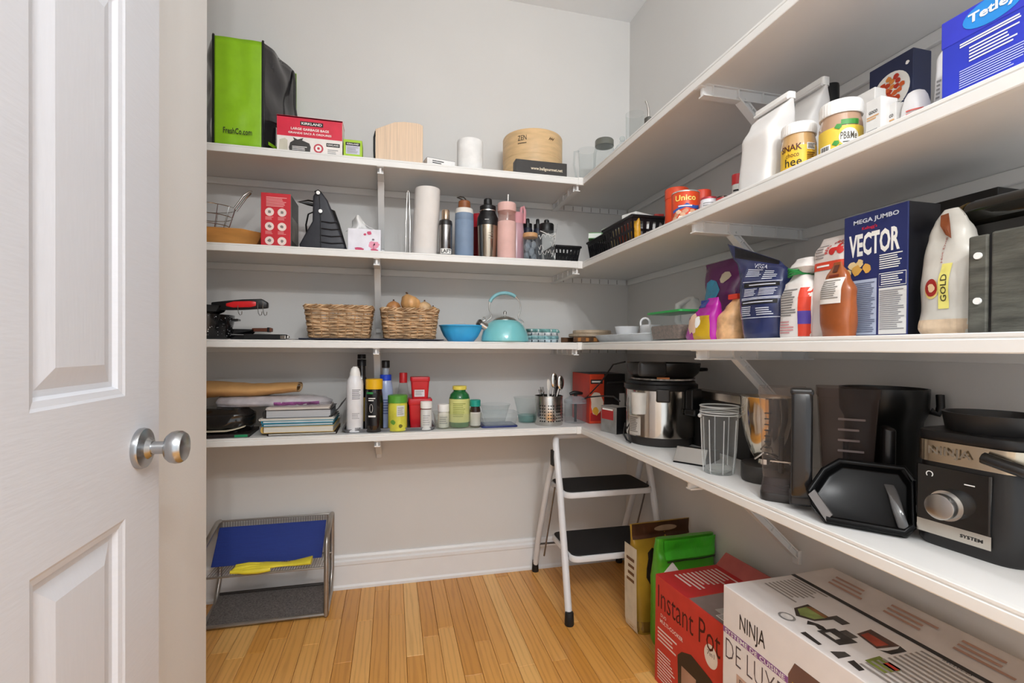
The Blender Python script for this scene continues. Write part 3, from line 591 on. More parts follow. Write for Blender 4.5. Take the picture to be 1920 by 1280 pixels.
# glass bottle with white script
t, r, h = cyl_item('glass_bottle', 'clear glass bottle with a black cap and white script lettering', 'bottle', 1, 1009, 1040, 416, 2.10)
MB().lathe(shell([(r*.9, 0), (r, .004), (r, h*.70), (r*.95, h*.76)], 0), 28, cap1=False).build('glass', plas('dfe4e6', .05), t, smooth=45)
MB().lathe([(r*.82, h*.74), (r*.85, h*.76), (r*.85, h*.92), (r*.78, h*.945), (r*.3, h*.95), (r*.3, h*1.03), (r*.22, h*1.05)], 28).build('cap', DARK, t, smooth=35)
sc = MB(); gg = random.Random(5)
for k in range(16): a = gg.uniform(-1.4, 1.4); b = gg.uniform(.06, .68)*h; sc.tube([((r+.001)*sin(a+q*.18), -(r+.001)*cos(a+q*.18), b+.012*sin(q*2+k)) for q in range(5)], .0011, 4)
sc.build('script_flourish', WHITE, t); MB().tube([(r*.5, 0, h*.2), (r*1.25, -.01, h*.95)], .002, 6).build('straw', clear(), t)
MB().tube([(-r*.9, -r*.5, h*.74), (-r*.4, -r*1.05, h*.66), (r*.3, -r*1.1, h*.60), (r*.8, -r*.8, h*.66), (r*.95, -r*.3, h*.73)], .0016, 5).build('tie_cord', WHITE, t, smooth=50)
# ================================================================== SECOND SHELF, CORNER AND RIGHT WALL
def CYL(l, r, top, ax, v, zs, py=None):         # upright round thing between two sight lines: centre, radius, height
    q = py if py is not None else top+30
    a, b = ray(l, q), ray(r, q); a.z = b.z = 0; an = a.angle(b)/2
    m = a.normalized()+b.normalized(); k = v/m[ax]; c = m*k
    rad = c.length*sin(an); tz = at((l+r)/2, top, ax, v).z
    return (c.x, c.y, zs), rad, tz-zs
def round_thing(name, label, cat, i, l, r, top, ax, v, group=None, py=None, dz=0):
    c, rad, h = CYL(l, r, top, ax, v, ZS[i]+dz, py); a = math.atan2(c[0], c[1])
    return thing(name, label, cat, c, -a, group), rad, h    # turned so its front looks at the aisle
z = ZS[1]
plast = mat('17171a', .3)
def slat_basket(label, x0, x1, y0, y1, h, rows=2, pitch=.022, taper=.012):
    t = thing('plastic_basket', label, 'basket', ((x0+x1)/2, (y0+y1)/2, z), 0, 'black plastic baskets'); w, d = x1-x0, y1-y0
    def rc(k): return w/2-taper*(1-k), d/2-taper*(1-k)
    b = MB(); a, c = rc(0); b.box(-a, a, -c, c, 0, .004); b.build('base', plast, t)
    b = MB(); a, c = rc(1); 
    for (p, q) in (((-a, -c), (a, -c)), ((a, -c), (a, c)), ((a, c), (-a, c)), ((-a, c), (-a, -c))): b.tube([(p[0], p[1], h), (q[0], q[1], h)], .006, 8)
    b.build('rim', plast, t)
    for s, (ax, sg) in enumerate(((0, -1), (0, 1), (1, -1), (1, 1))):
        b = MB(); L = (w if ax == 0 else d); n = int(L/pitch)
        def P(u, k, o):
            A, B = rc(k); zz = h*k
            return (u*A/(w/2), sg*(B-o), zz) if ax == 0 else (sg*(A-o), u*B/(d/2), zz)
        def bar(u0, u1, k0, k1, th=.003): b.hexa([P(u0, k0, 0), P(u1, k0, 0), P(u1, k0, th), P(u0, k0, th), P(u0, k1, 0), P(u1, k1, 0), P(u1, k1, th), P(u0, k1, th)])
        for j in range(n+1): u = -L/2+L*j/n; bar(max(-L/2, u-pitch*.29), min(L/2, u+pitch*.29), 0, 1)
        bar(-L/2, L/2, 0, .14); bar(-L/2, L/2, .82, 1)
        for r_ in range(1, rows): k = .12+.74*r_/rows; bar(-L/2, L/2, k-.05, k+.05)
        b.build('slatted_side', plast, t)
    return t
nb = at(1187, 430, 0, .845); fb = at(1130, 450, 0, .845); xb = at(1247, 430, 1, nb.y).x
hb = at(1187, 404, 0, .845).z-z
slat_basket('large black plastic basket of snack packets beside the tinned goods', .84, xb, nb.y, fb.y-.01, hb, pitch=.024)
slat_basket('middle black plastic basket with a green packet lying across it', .86, 1.06, fb.y+.015, fb.y+.20, hb*.95, pitch=.02)
slat_basket('small black plastic basket nearest the glass bottles', .715, .842, 2.10, 2.27, at(1065, 464, 1, 2.12).z-z, pitch=.018)
def packet(name, label, loc, w, d, h, m, rz=0, rx=0, cat='packet', group=None):
    R = Rows([(0, w, .004, 0, 0), (h*.12, w*.97, d*.8, 0, 0), (h*.5, w, d, 0, 0), (h*.88, w*.97, d*.8, 0, 0), (h, w, .004, 0, 0)], 2.2, .003, 30, int(w*1e5) % 17)
    t = thing(name, label, cat, loc, rz, group); t.rotation_euler = (rx, 0, rz); R.mesh(t, m, 'wrapper', 24, 14); return t, R
bx, by = (.84+xb)/2, (nb.y+fb.y)/2
for k, (dx, dy, c, c2, lab) in enumerate(((-.04, -.10, 'd8a02a', 'orange', 'front corner'), (-.04, -.025, 'c94f2c', 'red orange', 'near the front'), (-.04, .05, 'd9c48a', 'pale yellow', 'in the middle'), (.035, -.105, 'e9e7e4', 'white', 'at the near end'), (.035, -.02, 'e4e0ea', 'lilac', 'on the wall side'), (.035, .07, 'b33d33', 'dark red', 'towards the corner'))):
    packet('snack_packet', '%s snack packet standing %s of the large black basket' % (c2, lab), (bx+dx, by+dy, z+.005), .07, .035, hb*.86, mat(c, .35, var=.25, vs=60), pi/2 if k < 3 else 0, group='packets in the large basket')
e0 = at(1184, 396, 1, by-.06)
t = carton('flat_white_box', 'flat white carton lying across the rim of the large black basket', 'box', (bx+.0, by-.05, z+hb+.0062), .35, .10, .07, .02, mat('e9e8e4', .5))
t = carton('red_packet_box', 'little red box lying on the large basket beside the white carton', 'box', (bx+.068, by-.075, z+hb+.0062), -.3, .035, .06, .016, mat('b3302c', .5))
packet('salad_packet', 'clear packet with a green label lying on the middle black basket', (.975, fb.y+.05, z+hb*.95+.030), .12, .04, .11, mat('dfe6df', .25, alpha=.8, var=.1), .1, -1.35)
t = carton('green_label_box', 'green and white tray of greens on the middle black basket', 'packet', (.905, fb.y+.15, z+hb*.95+.0062), -.4, .11, .075, .028, mat('4f8a4a', .4, var=.25, vs=40)); patch(t, (-.045, .045, -.03, .03), mat('dcead9'), 'top', (0, 0, .028)); patch(t, (-.055, .0, .004, .024), mat('dfe8e0'), 'front', (0, -.0375, 0))
for k, (dx, dy) in enumerate(((-.05, .0), (.02, -.03), (.03, .05))):
    packet('dark_sachet', ('dark foil sachet nearest the aisle in the middle black basket', 'dark foil sachet at the near end of the middle black basket', 'dark foil sachet by the wall in the middle black basket')[k], (.96+dx, fb.y+.10+dy, z+.005), .06, .03, hb*.5, mat('3a3632', .3, var=.4, vs=50), .4*k, group='dark sachets')
# tins and canisters
def tin(name, label, i, l, r, top, ax, v, body, lid, lidh=.16, dz=0, cat='tin', rim=1.03):
    t, rad, h = round_thing(name, label, cat, i, l, r, top, ax, v, dz=dz)
    MB().lathe([(rad*.97, 0), (rad, .003), (rad, h*(1-lidh)), (rad*.97, h*(1-lidh)+.002)], 36).build('body', body, t, smooth=35)
    MB().lathe([(rad*rim, h*(1-lidh)), (rad*rim, h-.003), (rad*(rim-.04), h), (.004, h)], 36).build('lid', lid, t, smooth=35)
    return t, rad, h
uni = mat('dd4a22', .35)
t, r, h = tin('nut_tin', 'orange red tin with a picture of nuts at the shelf edge', 1, 1259, 1312, 363, 0, .875, uni, mat('d9d7d2', .25, metal=.7), .05)
text(t, 'Unico', r*1.5, h*.2, mat('f4e47a', .4), 'cyl', (0, 0, h*.74), wrap=r, bold=.02, lift=.0012)
patch(t, [(-r*1.0, h*.36), (-r*.5, h*.5), (r*.1, h*.55), (r*.7, h*.47), (r*1.1, h*.5), (r*1.1, h*.36), (r*.6, h*.36), (r*.0, h*.43), (-r*.6, h*.38), (-r*1.0, h*.26)], mat('3557a8', .4), lambda q: facef('cyl', (0, 0, 0), r)(q), None, lift=.001)
lines(t, -r*.5, r*.5, h*.42, h*.50, 1, PAPER, 'cyl', (0, 0, 0), wrap=r, lift=.0016)
for k in range(11): patch(t, blob(r*.2, (0, 0), 9, .75, seed=k), mat(('d9a887', 'c98f70', 'e6c3a4', 'f0e2d0')[k % 4], .5), 'cyl', (0, 0, h*(.08+.1*(k % 3))), wrap=r, lift=.0008+.0001*k).rotation_euler.z = -.85+.17*k
t, r, h = tin('red_canister', 'orange red canister with a round lid, behind the nut tin', 1, 1247, 1291, 356, 0, .95, uni, mat('e0502f', .4), .22)
t, r, h = tin('red_lid_jar', 'red lidded canister beside the nut tin, towards the wall', 1, 1300, 1333, 359, 0, .965, mat('e6dcd4', .4), mat('d8442c', .4), .4)
t, r, h = tin('label_tin', 'low white tin with a red rim right of the nut tin', 1, 1313, 1345, 372, 0, .895, mat('e6e3e6', .4), mat('b8414a', .35, metal=.3), .12); lines(t, -r*.7, r*.7, h*.2, h*.7, 4, GREY, 'cyl', (0, 0, 0), wrap=r)
t, r, h = tin('paste_tin', 'small red tin with a dark ring pull lid', 1, 1342, 1367, 370, 0, .905, mat('c23a3a', .35), mat('5a4640', .3, metal=.6), .1)
MB().tube([(r*.3*cos(a*pi/6), r*.3*sin(a*pi/6)-r*.2, h+.002) for a in range(12)], .0014, 5, True).build('ring_pull', chrome, t)
t, r, h = tin('spice_shaker', 'white and red seasoning shaker behind the tall white paper bag', 1, 1372, 1394, 328, 0, .99, mat('d9dad4', .4), mat('c02c30', .4), .24); MB().lathe([(r*1.01, 0), (r*1.02, h*.16)], 28).build('red_base_band', mat('c02c30', .4), t); lines(t, -r*.8, r*.6, h*.28, h*.66, 4, INK, 'cyl', (0, 0, 0), wrap=r)

def bag(name, label, cat, i, l, r, top, X, rows, m, d0, p=3, amp=.004, seed=0, py=None, ns=16, sh=0, part='wrapper', group=None, nz=26, topcap=True, rz=0):
    """soft bag standing on the right shelf, front towards the aisle. rows: (height frac, width frac, depth frac, x frac, y frac)"""
    yc, w, h = RT(i, l, r, top, X, py)
    R = Rows([(a*h, b*w, c*d0, x*w, yy*d0) for a, b, c, x, yy in rows], p, amp, ns, seed, sh)
    t = thing(name, label, cat, (X+d0/2, yc, ZS[i]), -pi/2+rz, group); R.mesh(t, m, part, nz=nz, top=topcap); return t, R, w, h
# white paper bags with rolled tops
pap = mat('e4e1de', .65, bump=.35, bs=9, var=.02)
def paper_bag(label, l, r, top, X, d0, seed, sh):
    t, R, w, h = bag('paper_bag', label, 'paper bag', 1, l, r, top, X, [(0, .86, 1, 0, 0), (.1, .9, 1.02, 0, 0), (.6, .88, .95, sh*.3, 0), (.80, .9, .55, sh*.8, .02), (.93, .94, .12, sh, .05), (.94, .94, .1, sh, .05)], pap, d0, 6, .004, seed, ns=10)
    MB().prism(rrect(.95*w, .022, .006, 3, (sh*w, .05*d0)), h*.925, h, 'z').build('rolled_top', mat('eceae6', .6), t, smooth=40)
    MB().tube([(-.45*w+sh*w, -.012+.05*d0, h*.93), (.45*w+sh*w, -.012+.05*d0, h*.93)], .004, 6).build('fold', pap, t); return t
paper_bag('tall white paper bag with a rolled top beside the yellow jar', 1378, 1442, 196, .848, .085, 2, .2)
paper_bag('second white paper bag with a rolled top, behind the yellow jar', 1462, 1520, 160, .965, .075, 6, .08)
# yellow jars
def jar(label, l, r, top, X, glassc, labc, lidf):
    t, rad, h = round_thing('jar', label, 'jar', 1, l, r, top, 0, X)
    z1 = h*(1-lidf)
    MB().lathe([(rad*.9, 0), (rad*.97, .006), (rad*.97, z1-.02), (rad*.88, z1-.004), (rad*.88, z1+.002)], 40).build('glass', mat(glassc, .12, coat=.6), t, smooth=35)
    MB().lathe([(rad*.975, h*.07), (rad*.975, z1-.028)], 40, cap0=False, cap1=False).build('label', mat(labc, .45), t, smooth=35)
    b = MB(); n = 72; b.loft([[((rad*(k))*(1+.008*(j % 2))*cos(2*pi*j/n), rad*k*(1+.008*(j % 2))*sin(2*pi*j/n), zz) for j in range(n)] for k, zz in ((.95, z1), (.97, z1+.003), (.97, h-.005), (.93, h))]); b.build('lid', mat('efece8', .5), t)
    return t, rad, h
t, r, h = jar('smaller yellow jar with brown lettering and a white lid beside the paper bag', 1463, 1533, 238, .885, 'c8a06a', 'e9bd35', .22)
br = mat('5a2a1e', .5)
text(t, 'SNAK', r*1.25, h*.13, br, 'cyl', (0, 0, h*.50), wrap=r*.98, bold=.02).rotation_euler.z = -.45
text(t, 'choco', r*.75, h*.09, br, 'cyl', (0, 0, h*.355), wrap=r*.98).rotation_euler.z = -.35
text(t, 'hee', r*.95, h*.17, INK, 'cyl', (0, 0, h*.215), wrap=r*.98, bold=.005).rotation_euler.z = -.3
patch(t, (-r*.28, r*.28, h*.43, h*.56), PAPER, 'cyl', (0, 0, 0), wrap=r*.98).rotation_euler.z = .75
lines(t, -r*.25, r*.25, h*.44, h*.55, 4, INK, 'cyl', (0, 0, 0), wrap=r*.98, lift=.001).rotation_euler.z = .75; lines(t, -r*.28, r*.28, h*.12, h*.38, 7, br, 'cyl', (0, 0, 0), wrap=r*.98).rotation_euler.z = .75
t, r, h = jar('bigger yellow jar with green leaves on its label and a white lid', 1534, 1621, 198, .90, 'b89478', 'ecc84a', .24)
lg = mat('f2efe6', .5); gn = mat('3f8f3c', .45)
patch(t, disc(r*.45, (0, 0), 24, .95), lg, 'cyl', (0, 0, h*.32), wrap=r*.98).rotation_euler.z = .38
text(t, 'PB&Me', r*.72, h*.13, mat('4a4238', .5), 'cyl', (0, 0, h*.34), wrap=r*.98, lift=.001, bold=.01).rotation_euler.z = .36
patch(t, (-r*.4, r*.4, h*.53, h*.62), gn, 'cyl', (0, 0, 0), wrap=r*.98, lift=.0008).rotation_euler.z = .42
for k, (dx, zz) in enumerate(((-.12, .50), (-.22, .22), (.02, .14), (.75, .2))): patch(t, [(-r*.16, 0), (-r*.05, h*.06), (r*.13, h*.05), (r*.17, 0), (r*.05, -h*.04)], gn, 'cyl', (0, 0, h*zz), wrap=r*.98, lift=.0011).rotation_euler.z = dx
lines(t, -r*.3, r*.35, h*.17, h*.25, 2, mat('3b3b30'), 'cyl', (0, 0, 0), wrap=r*.98, lift=.0013).rotation_euler.z = .4
patch(t, (-r*.3, r*.3, h*.075, h*.24), PAPER, 'cyl', (0, 0, 0), wrap=r*.98, lift=.0008).rotation_euler.z = -.75
bar = MB(); f_ = facef('cyl', (0, 0, 0), r*.98)
for k in range(11): u = -r*.22+r*.042*k; bar.add([f_(Vector((u+a, b, .0012))) for a, b in ((0, h*.1), (r*(.012+.012*(k % 3)), h*.1), (r*(.012+.012*(k % 3)), h*.22), (0, h*.22))], [(0, 1, 2, 3)])
bar.build('barcode', INK, t).rotation_euler.z = -.75
t, r, h = round_thing('black_lid_jar', 'dark jar with a black screw lid behind the bigger yellow jar', 'jar', 1, 1541, 1574, 161, 0, 1.10)
MB().lathe([(r*.85, 0), (r*.88, .005), (r*.88, h*.8), (r*.8, h*.86)], 32).build('body', mat('3a2822', .15), t, smooth=35); MB().lathe([(r, h*.84), (r, h*.98), (r*.95, h)], 32).build('lid', DARK, t, smooth=35)
# cartons with black wordmark
def rcarton(name, label, i, l, r, top, X, d, m, cat='box', rz=0, bevel=.0015, group=None):
    yc, w, h = RT(i, l, r, top, X); return carton(name, label, cat, (X+d/2, yc, ZS[i]), -pi/2+rz, w, d, h, m, bevel, group), w, h
org = mat('e0a560', .5); cw = mat('e6e3df', .5)
t, w, h = rcarton('drink_carton', 'slim white carton with a black wordmark next to the bigger yellow jar', 1, 1623, 1652, 186, .885, .04, cw)
o = (0, -.02, 0); text(t, 'GOCO', w*.55, h*.07, INK, 'front', (0, -.02, h*.72), bold=.03); lines(t, -w*.4, w*.4, h*.55, h*.65, 2, org, 'front', o); lines(t, -w*.4, w*.3, h*.1, h*.35, 7, GREY, 'front', o)
t, w, h = rcarton('drink_carton', 'white carton with an opened pointed top and orange print', 1, 1655, 1680, 196, .905, .05, cw)
text(t, 'GOCO', w*.6, h*.08, INK, 'front', (0, -.025, h*.68), bold=.03); lines(t, -w*.4, w*.4, h*.45, h*.6, 2, org, 'front', (0, -.025, 0))
MB().prism([(-w/2, h), (w/2, h), (-w*.42, h*1.22)], .018, .022).build('open_flap', cw, t); MB().hexa([(-w/2, -.024, h), (w/2, -.024, h), (w/2, -.022, h), (-w/2, -.022, h), (-w*.45, -.002, h*1.12), (w*.3, -.002, h*1.12), (w*.3, 0, h*1.12), (-w*.45, 0, h*1.12)]).build('open_flap', cw, t)
t, w, h = rcarton('white_carton', 'plain white carton behind the slim white carton', 1, 1582, 1640, 178, .985, .03, cw)
# navy pasta box
t, w, h = rcarton('pasta_box', 'navy box with a photo of red pasta on a white plate', 1, 1630, 1712, 112, 1.06, .05, mat('232b4a', .4)); o = (0, -.025, 0)
patch(t, disc(w*.42, (w*.02, h*.72), 28), mat('eeeae2', .4), 'front', o)
for k in range(26): a = k*2.4; q = w*.065*math.sqrt(k); patch(t, blob(w*.07, (w*-.02+q*cos(a), h*.72+q*sin(a)), 8, .8, seed=k), mat(('b9331f', 'd4602b', 'c7441f', 'de8a3f')[k % 4], .45), 'front', o, lift=.0008+.00005*k)
lines(t, w*.34, w*.44, h*.2, h*.55, 8, PAPER, 'front', o); patch(t, blob(w*.04, (w*.38, h*.9)), PAPER, 'front', o)
# squat white bottle
t, r, h = round_thing('cream_bottle', 'squat white plastic bottle with red print at the shelf edge', 'bottle', 1, 1688, 1748, 170, 0, .92)
MB().lathe([(r*.92, 0), (r, .006), (r*.99, h*.45), (r*.9, h*.68), (r*.74, h*.86), (r*.55, h*.96), (r*.3, h)], 36, sy=.75).build('body', mat('ebe8e7', .35), t, smooth=40)
rd = mat('d8645a', .5)
fc = lambda q: Vector((r*.985*sin(q.x/r), -r*.74*cos(q.x/r)-q.z, q.y))
lines(t, -r*.7, r*.6, h*.40, h*.55, 2, rd, fc, None, lift=.002, seed=3); lines(t, -r*.5, r*.5, h*.58, h*.70, 2, GREY, fc, None, lift=-.006); patch(t, blob(r*.25, (r*.4, h*.2), 10), rd, fc, None, lift=.002); patch(t, blob(r*.2, (-r*.5, h*.12), 10, seed=4), mat('c98a80'), fc, None, lift=.002)
# white pouch and tea box
t, R, w, h = bag('white_pouch', 'plain white pouch between the squat bottle and the blue tea box', 'pouch', 1, 1742, 1775, 62, .95, [(0, .9, .8, 0, 0), (.15, 1, 1, 0, 0), (.75, .95, .8, 0, 0), (1, .6, .2, .15, 0)], mat('e3e2e3', .45), .08, 3.5, .003, 4)
lines(t, -.004, .004, h*.3, h*.55, 6, GREY, R.front, None, lift=.001)
yc0, w, h = RT(1, 1766, 1960, 50, .865, 120); hT = at(1766, 47, 0, .865).z-z; d = .11
t = carton('tea_box', 'large bright blue tea box at the near end of the second shelf', 'box', (.865+d/2, yc0, z), -pi/2, w, d, hT, mat('3340c0', .35, var=.1, vs=4)); o = (0, -d/2, 0)
h = hT; MB().box(-w/2-.0008, w/2+.0008, -d/2-.0008, d/2+.0008, h*.70, h+.0008).build('box_lid', mat('3a41c4', .35, var=.05), t, bevel=.001)
patch(t, disc(w*.3, (0, 0), 24, .5), mat('2f8fe0', .4), 'front', (w*.03, -d/2-.0008, h*.86), lift=.0005); text(t, 'Tetley', w*.48, h*.13, PAPER, 'front', (w*.03, -d/2-.0008, h*.86), bold=.03, lift=.0012)
lt = mat('b9c0f4', .5)
lines(t, -w*.3, w*.34, h*.605, h*.66, 2, PAPER, 'front', o, fill=.6, ragged=.2, seed=9); lines(t, -w*.2, w*.3, h*.40, h*.58, 5, PAPER, 'front', o); lines(t, -w*.3, w*.4, h*.15, h*.36, 8, lt, 'front', o, seed=4); patch(t, (w*.02, w*.48, .002, h*.06), PAPER, 'front', o); patch(t, (-w*.4, w*.48, h*.075, h*.08), lt, 'front', o)
# ================================================================== THIRD SHELF, BACK WALL
z = ZS[2]
# pans at the left end
enam = mat('121214', .18, coat=.5); rim_ = mat('2a2a2c', .3, metal=.6)
def sz(py, Y=2.10): return at(450, py, 1, Y).z-z
xp = at(428, 610, 1, 2.13).x
t = thing('roasting_pot', 'black speckled enamel pot at the left end of the shelf', 'pot', (xp-.115, 2.19, z)); hp = sz(590, 2.13)
MB().lathe(shell([(.085, 0), (.1, .006), (.115, hp*.7), (.118, hp)], .003), 40, cap1=False).build('pot', enam, t, smooth=40)
sp = MB(); g = random.Random(4)
for k in range(110):
    a = g.uniform(-pi*.75, pi*.1); zz = g.uniform(.01, hp*.95); rr = .1005+.0165*zz/hp+.0022; s_ = g.uniform(.0008, .0024)
    sp.add([(rr*cos(a+q*s_/rr), rr*sin(a+q*s_/rr), zz+w_*s_) for q, w_ in ((-1, 0), (0, -1), (1, 0), (0, 1))], [(0, 1, 2, 3)])
sp.build('enamel_speckle', mat('e8e8e8', .4), t); sp_ = MB().tube([(.11, -.02, hp*.8), (.135, -.015, hp*.82), (.135, .015, hp*.82), (.11, .02, hp*.8)], .005, 6).build('side_handle', enam, t)
# pan with red handle on top
hx0, hx1 = at(424, 570, 1, 2.10).x, at(503, 570, 1, 2.10).x; zt, zb = sz(561), sz(581)
t = thing('frying_pan', 'black frying pan with a red and black handle on top of the pile', 'pan', (hx0-.13, 2.13, z+hp+.001)); zc = (zt+zb)/2-hp-.005
MB().lathe(shell([(.09, 0), (.11, .01), (.125, .03)], .003), 36, cap1=False).build('pan', enam, t, smooth=40)
hl = hx1-hx0
def seg(x, zz, w, hgt): return [(x, -.03-w, zz-hgt), (x, -.03+w, zz-hgt), (x, -.03+w, zz+hgt), (x, -.03-w, zz+hgt)]
MB().loft([seg(.08, zc-.004, .010, .014), seg(.14, zc, .015, .018), seg(.13+hl*.4, zc+.004, .015, .020), seg(.13+hl*.85, zc+.009, .015, .019), seg(.13+hl, zc+.004, .012, .011)]).build('handle', DARK, t, bevel=.004, smooth=50)
MB().loft([seg(.13+hl*.02, zc+.001, .0155, .006), seg(.13+hl*.2, zc+.003, .0165, .0125), seg(.13+hl*.6, zc+.006, .0165, .0125), seg(.13+hl*.74, zc+.008, .0155, .009)]).build('red_grip', mat('d21f24', .35), t, bevel=.003, smooth=50)
for k, f in enumerate((.33, .80, .92)):
    x0 = .13+hl*f; zz = zc-.005; hk = thing('s_hook', ('thin wire hook hanging at the middle of the red handle', 'thin wire hook looped over the black end of the red handle', 'outermost thin wire hook at the tip of the red handle')[k], 'hook', (hx0-.13+x0, 2.10-.018, z+hp+.001+zz))
    MB().tube([(-.002, .0, .022 if k else .004), (-.003, -.004, .0), (0, -.004, -.024), (.005, -.004, -.033), (.011, -.004, -.03), (.012, -.004, -.018)], .0013, 6).build('wire', chrome, hk, smooth=50)
# lower pans with brown handles
for k, (l, r_, tp, Y_, lab) in enumerate(((452, 525, 622, 2.22, 'black pan with a brown wooden handle low in the pile'), (447, 512, 608, 2.27, 'black pan with a brown handle lying on another pan'))):
    x0, x1 = at(l, 620, 1, Y_).x, at(r_, 620, 1, Y_).x; hz_ = sz(tp, Y_)
    t = thing('brown_handle_pan', lab, 'pan', (x0+.012, 2.24, z+.0245*k)); hz_ = .0235
    MB().lathe(shell([(.05, 0), (.058, .006), (.062, max(.02, hz_*.75))], .003), 32, cap1=False, sy=.8).build('pan', enam, t, smooth=40)
    L = x1-x0-.052; zz = hz_-.008+.004*k
    MB().hexa([(.05, -.014, zz-.008), (.045+L, -.016, zz-.008), (.045+L, .010, zz-.008), (.05, .014, zz-.008), (.05, -.014, zz+.006), (.045+L, -.016, zz+.008), (.045+L, .010, zz+.008), (.05, .014, zz+.006)]).build('handle', wood('6e3b28', (3, 10, 10)), t, bevel=.003)
    MB().box(.045+L*.78, .045+L*.9, -.018, .012, zz-.010, zz+.010).build('ferrule', DARK, t, bevel=.002)
x0 = at(487, 630, 1, 2.075).x
t = carton('black_case', 'low black case with a silver clasp at the shelf edge', 'case', (x0+.02, 2.085, z), 0, .15, .04, .022, DARK, .003)
MB().box(.055, .075, -.0215, -.018, .004, .018).build('clasp', chrome, t, bevel=.002); MB().ball((.064+.018, -.014, .011), .007).build('button', chrome, t, smooth=60)
# mats
a, b = at(523, 636, 1, 2.07).x, at(590, 636, 1, 2.07).x
tag(MB().box(a, b, 2.07, 2.30, z, z+.004).build('placemat', mat('8b8783', .8, bump=.5, bs=200, var=.2, vs=90), bevel=.001), 'grey woven placemat lying left of the first wicker basket', 'placemat')
a, b = at(560, 636, 1, 2.065).x, at(832, 636, 1, 2.065).x
tag(MB().box(a, b, 2.056, 2.30, z+.0041, z+.0085).build('tray_mat', mat('1c2036', .5, var=.2), bevel=.0015), 'dark navy mat under the two wicker baskets', 'mat')
# wicker baskets
wick = [mat('c29e78', .6, var=.3, vs=24), mat('a9835c', .6, var=.3, vs=24), mat('d2b28c', .6, var=.3, vs=24)]
def wicker(label, l, r, top, Y, d):
    xc, w, h = BK(2, l, r, top, Y, 610); h -= .009
    t = thing('wicker_basket', label, 'basket', (xc, Y+d/2, z+.009), 0, 'wicker baskets')
    def ring(k, off, n=60):
        W_, D_ = w*(.88+.12*k), d*(.88+.12*k); P = []; base = rrect(W_, D_, .018, 4); m = len(base); per = []; tot = 0
        for i in range(m): q = base[i]; e = base[(i+1) % m]; dl = math.hypot(e[0]-q[0], e[1]-q[1]); per.append((tot, dl, q, e)); tot += dl
        for j in range(n):
            s = tot*j/n
            for (t0, dl, q, e) in per:
                if t0 <= s <= t0+dl and dl > 0:
                    f = (s-t0)/dl; x, y = q[0]+(e[0]-q[0])*f, q[1]+(e[1]-q[1])*f; tx, ty = (e[0]-q[0])/dl, (e[1]-q[1])/dl
                    P.append((x+ty*off(j), y-tx*off(j), s)); break
        return P
    rows = 11
    for rI in range(rows):
        k = (rI+.5)/rows; ph = rI*pi; g = random.Random(rI+int(l))
        for s_ in range(2):
            ofs = [.0052*sin(2*pi*j/60*12+ph+s_*pi*.25)+g.uniform(-.0006, .0006) for j in range(60)]
            P = ring(k, lambda j: ofs[j])
            MB().tube([(x, y, h*(.03+.88*k)+(s_-.5)*.0042+.0016*sin(j*.7+rI)) for j, (x, y, s) in enumerate(P)], .0026, 6, True).build('willow_strand', wick[(rI*2+s_) % 3], t, smooth=60)
    st = MB()
    for j in range(24):
        P0 = ring(.0, lambda q: 0, 24)[j]; P1 = ring(1, lambda q: 0, 24)[j]; st.tube([(P0[0], P0[1], .002), (P1[0], P1[1], h*.94)], .0028, 6)
    st.build('upright_stakes', wick[1], t, smooth=60)
    for s_ in range(3):
        P = ring(1.0, lambda j: .005*cos(j*2*pi/60*14+s_*2*pi/3)); MB().tube([(x, y, h*.95+.006*sin(j*2*pi/60*14+s_*2*pi/3)) for j, (x, y, s) in enumerate(P)], .0036, 6, True).build('rim_braid', wick[s_], t, smooth=60)
    MB().prism(rrect(w*.86, d*.86, .016), .001, .005, 'z').build('base', wick[1], t)
    return t, xc, w, h, d
wicker('square wicker basket nearer the pans, its contents hidden', 570, 697, 571, 2.075, .17)
t, xw, ww, hw, dw = wicker('wicker basket piled with onions', 715, 822, 577, 2.072, .17)
# onions
oni = [mat('d4a26a', .35, var=.22, vs=7, stretch=(6, 6, .6)), mat('c98d58', .35, var=.25, vs=7, stretch=(6, 6, .6)), mat('d8b488', .35, var=.2, vs=7, stretch=(6, 6, .6))]
for k, (px, py, rpx, Y, lab) in enumerate(((770, 570, 17, 2.12, 'large golden onion with a dark tip on top of the basket'), (738, 578, 13, 2.15, 'pale onion at the left of the onion basket'), (796, 579, 13, 2.12, 'coppery onion at the right of the onion basket'), (812, 585, 10, 2.17, 'small brown onion by the right rim of the basket'), (762, 590, 12, 2.20, 'onion half hidden at the back of the basket'))):
    c = at(px, py, 1, Y); rr = rpx*2.0/910.9*1.13
    t = thing('onion', lab, 'onion', (c.x, Y, c.z-rr*.9), k*.9, 'onions in the wicker basket')
    MB().lathe([(rr*.12, 0), (rr*.45, rr*.08), (rr*.85, rr*.45), (rr, rr*.9), (rr*.92, rr*1.3), (rr*.68, rr*1.62), (rr*.32, rr*1.80), (rr*.1, rr*1.9)], 20).build('bulb', oni[k % 3], t, smooth=60, fn=(lambda v, s=(k == 0): Vector((v.x-(.55*max(0, v.z-rr*1.3) if s else 0), v.y, v.z))))
    MB().lathe([(rr*.1, rr*1.93), (rr*.13, rr*2.02), (rr*.05, rr*2.1)], 8).build('neck', mat('5a3a20', .7), t, fn=(lambda v, s=(k == 0): Vector((v.x-(.55*max(0, v.z-rr*1.3) if s else 0), v.y, v.z))))
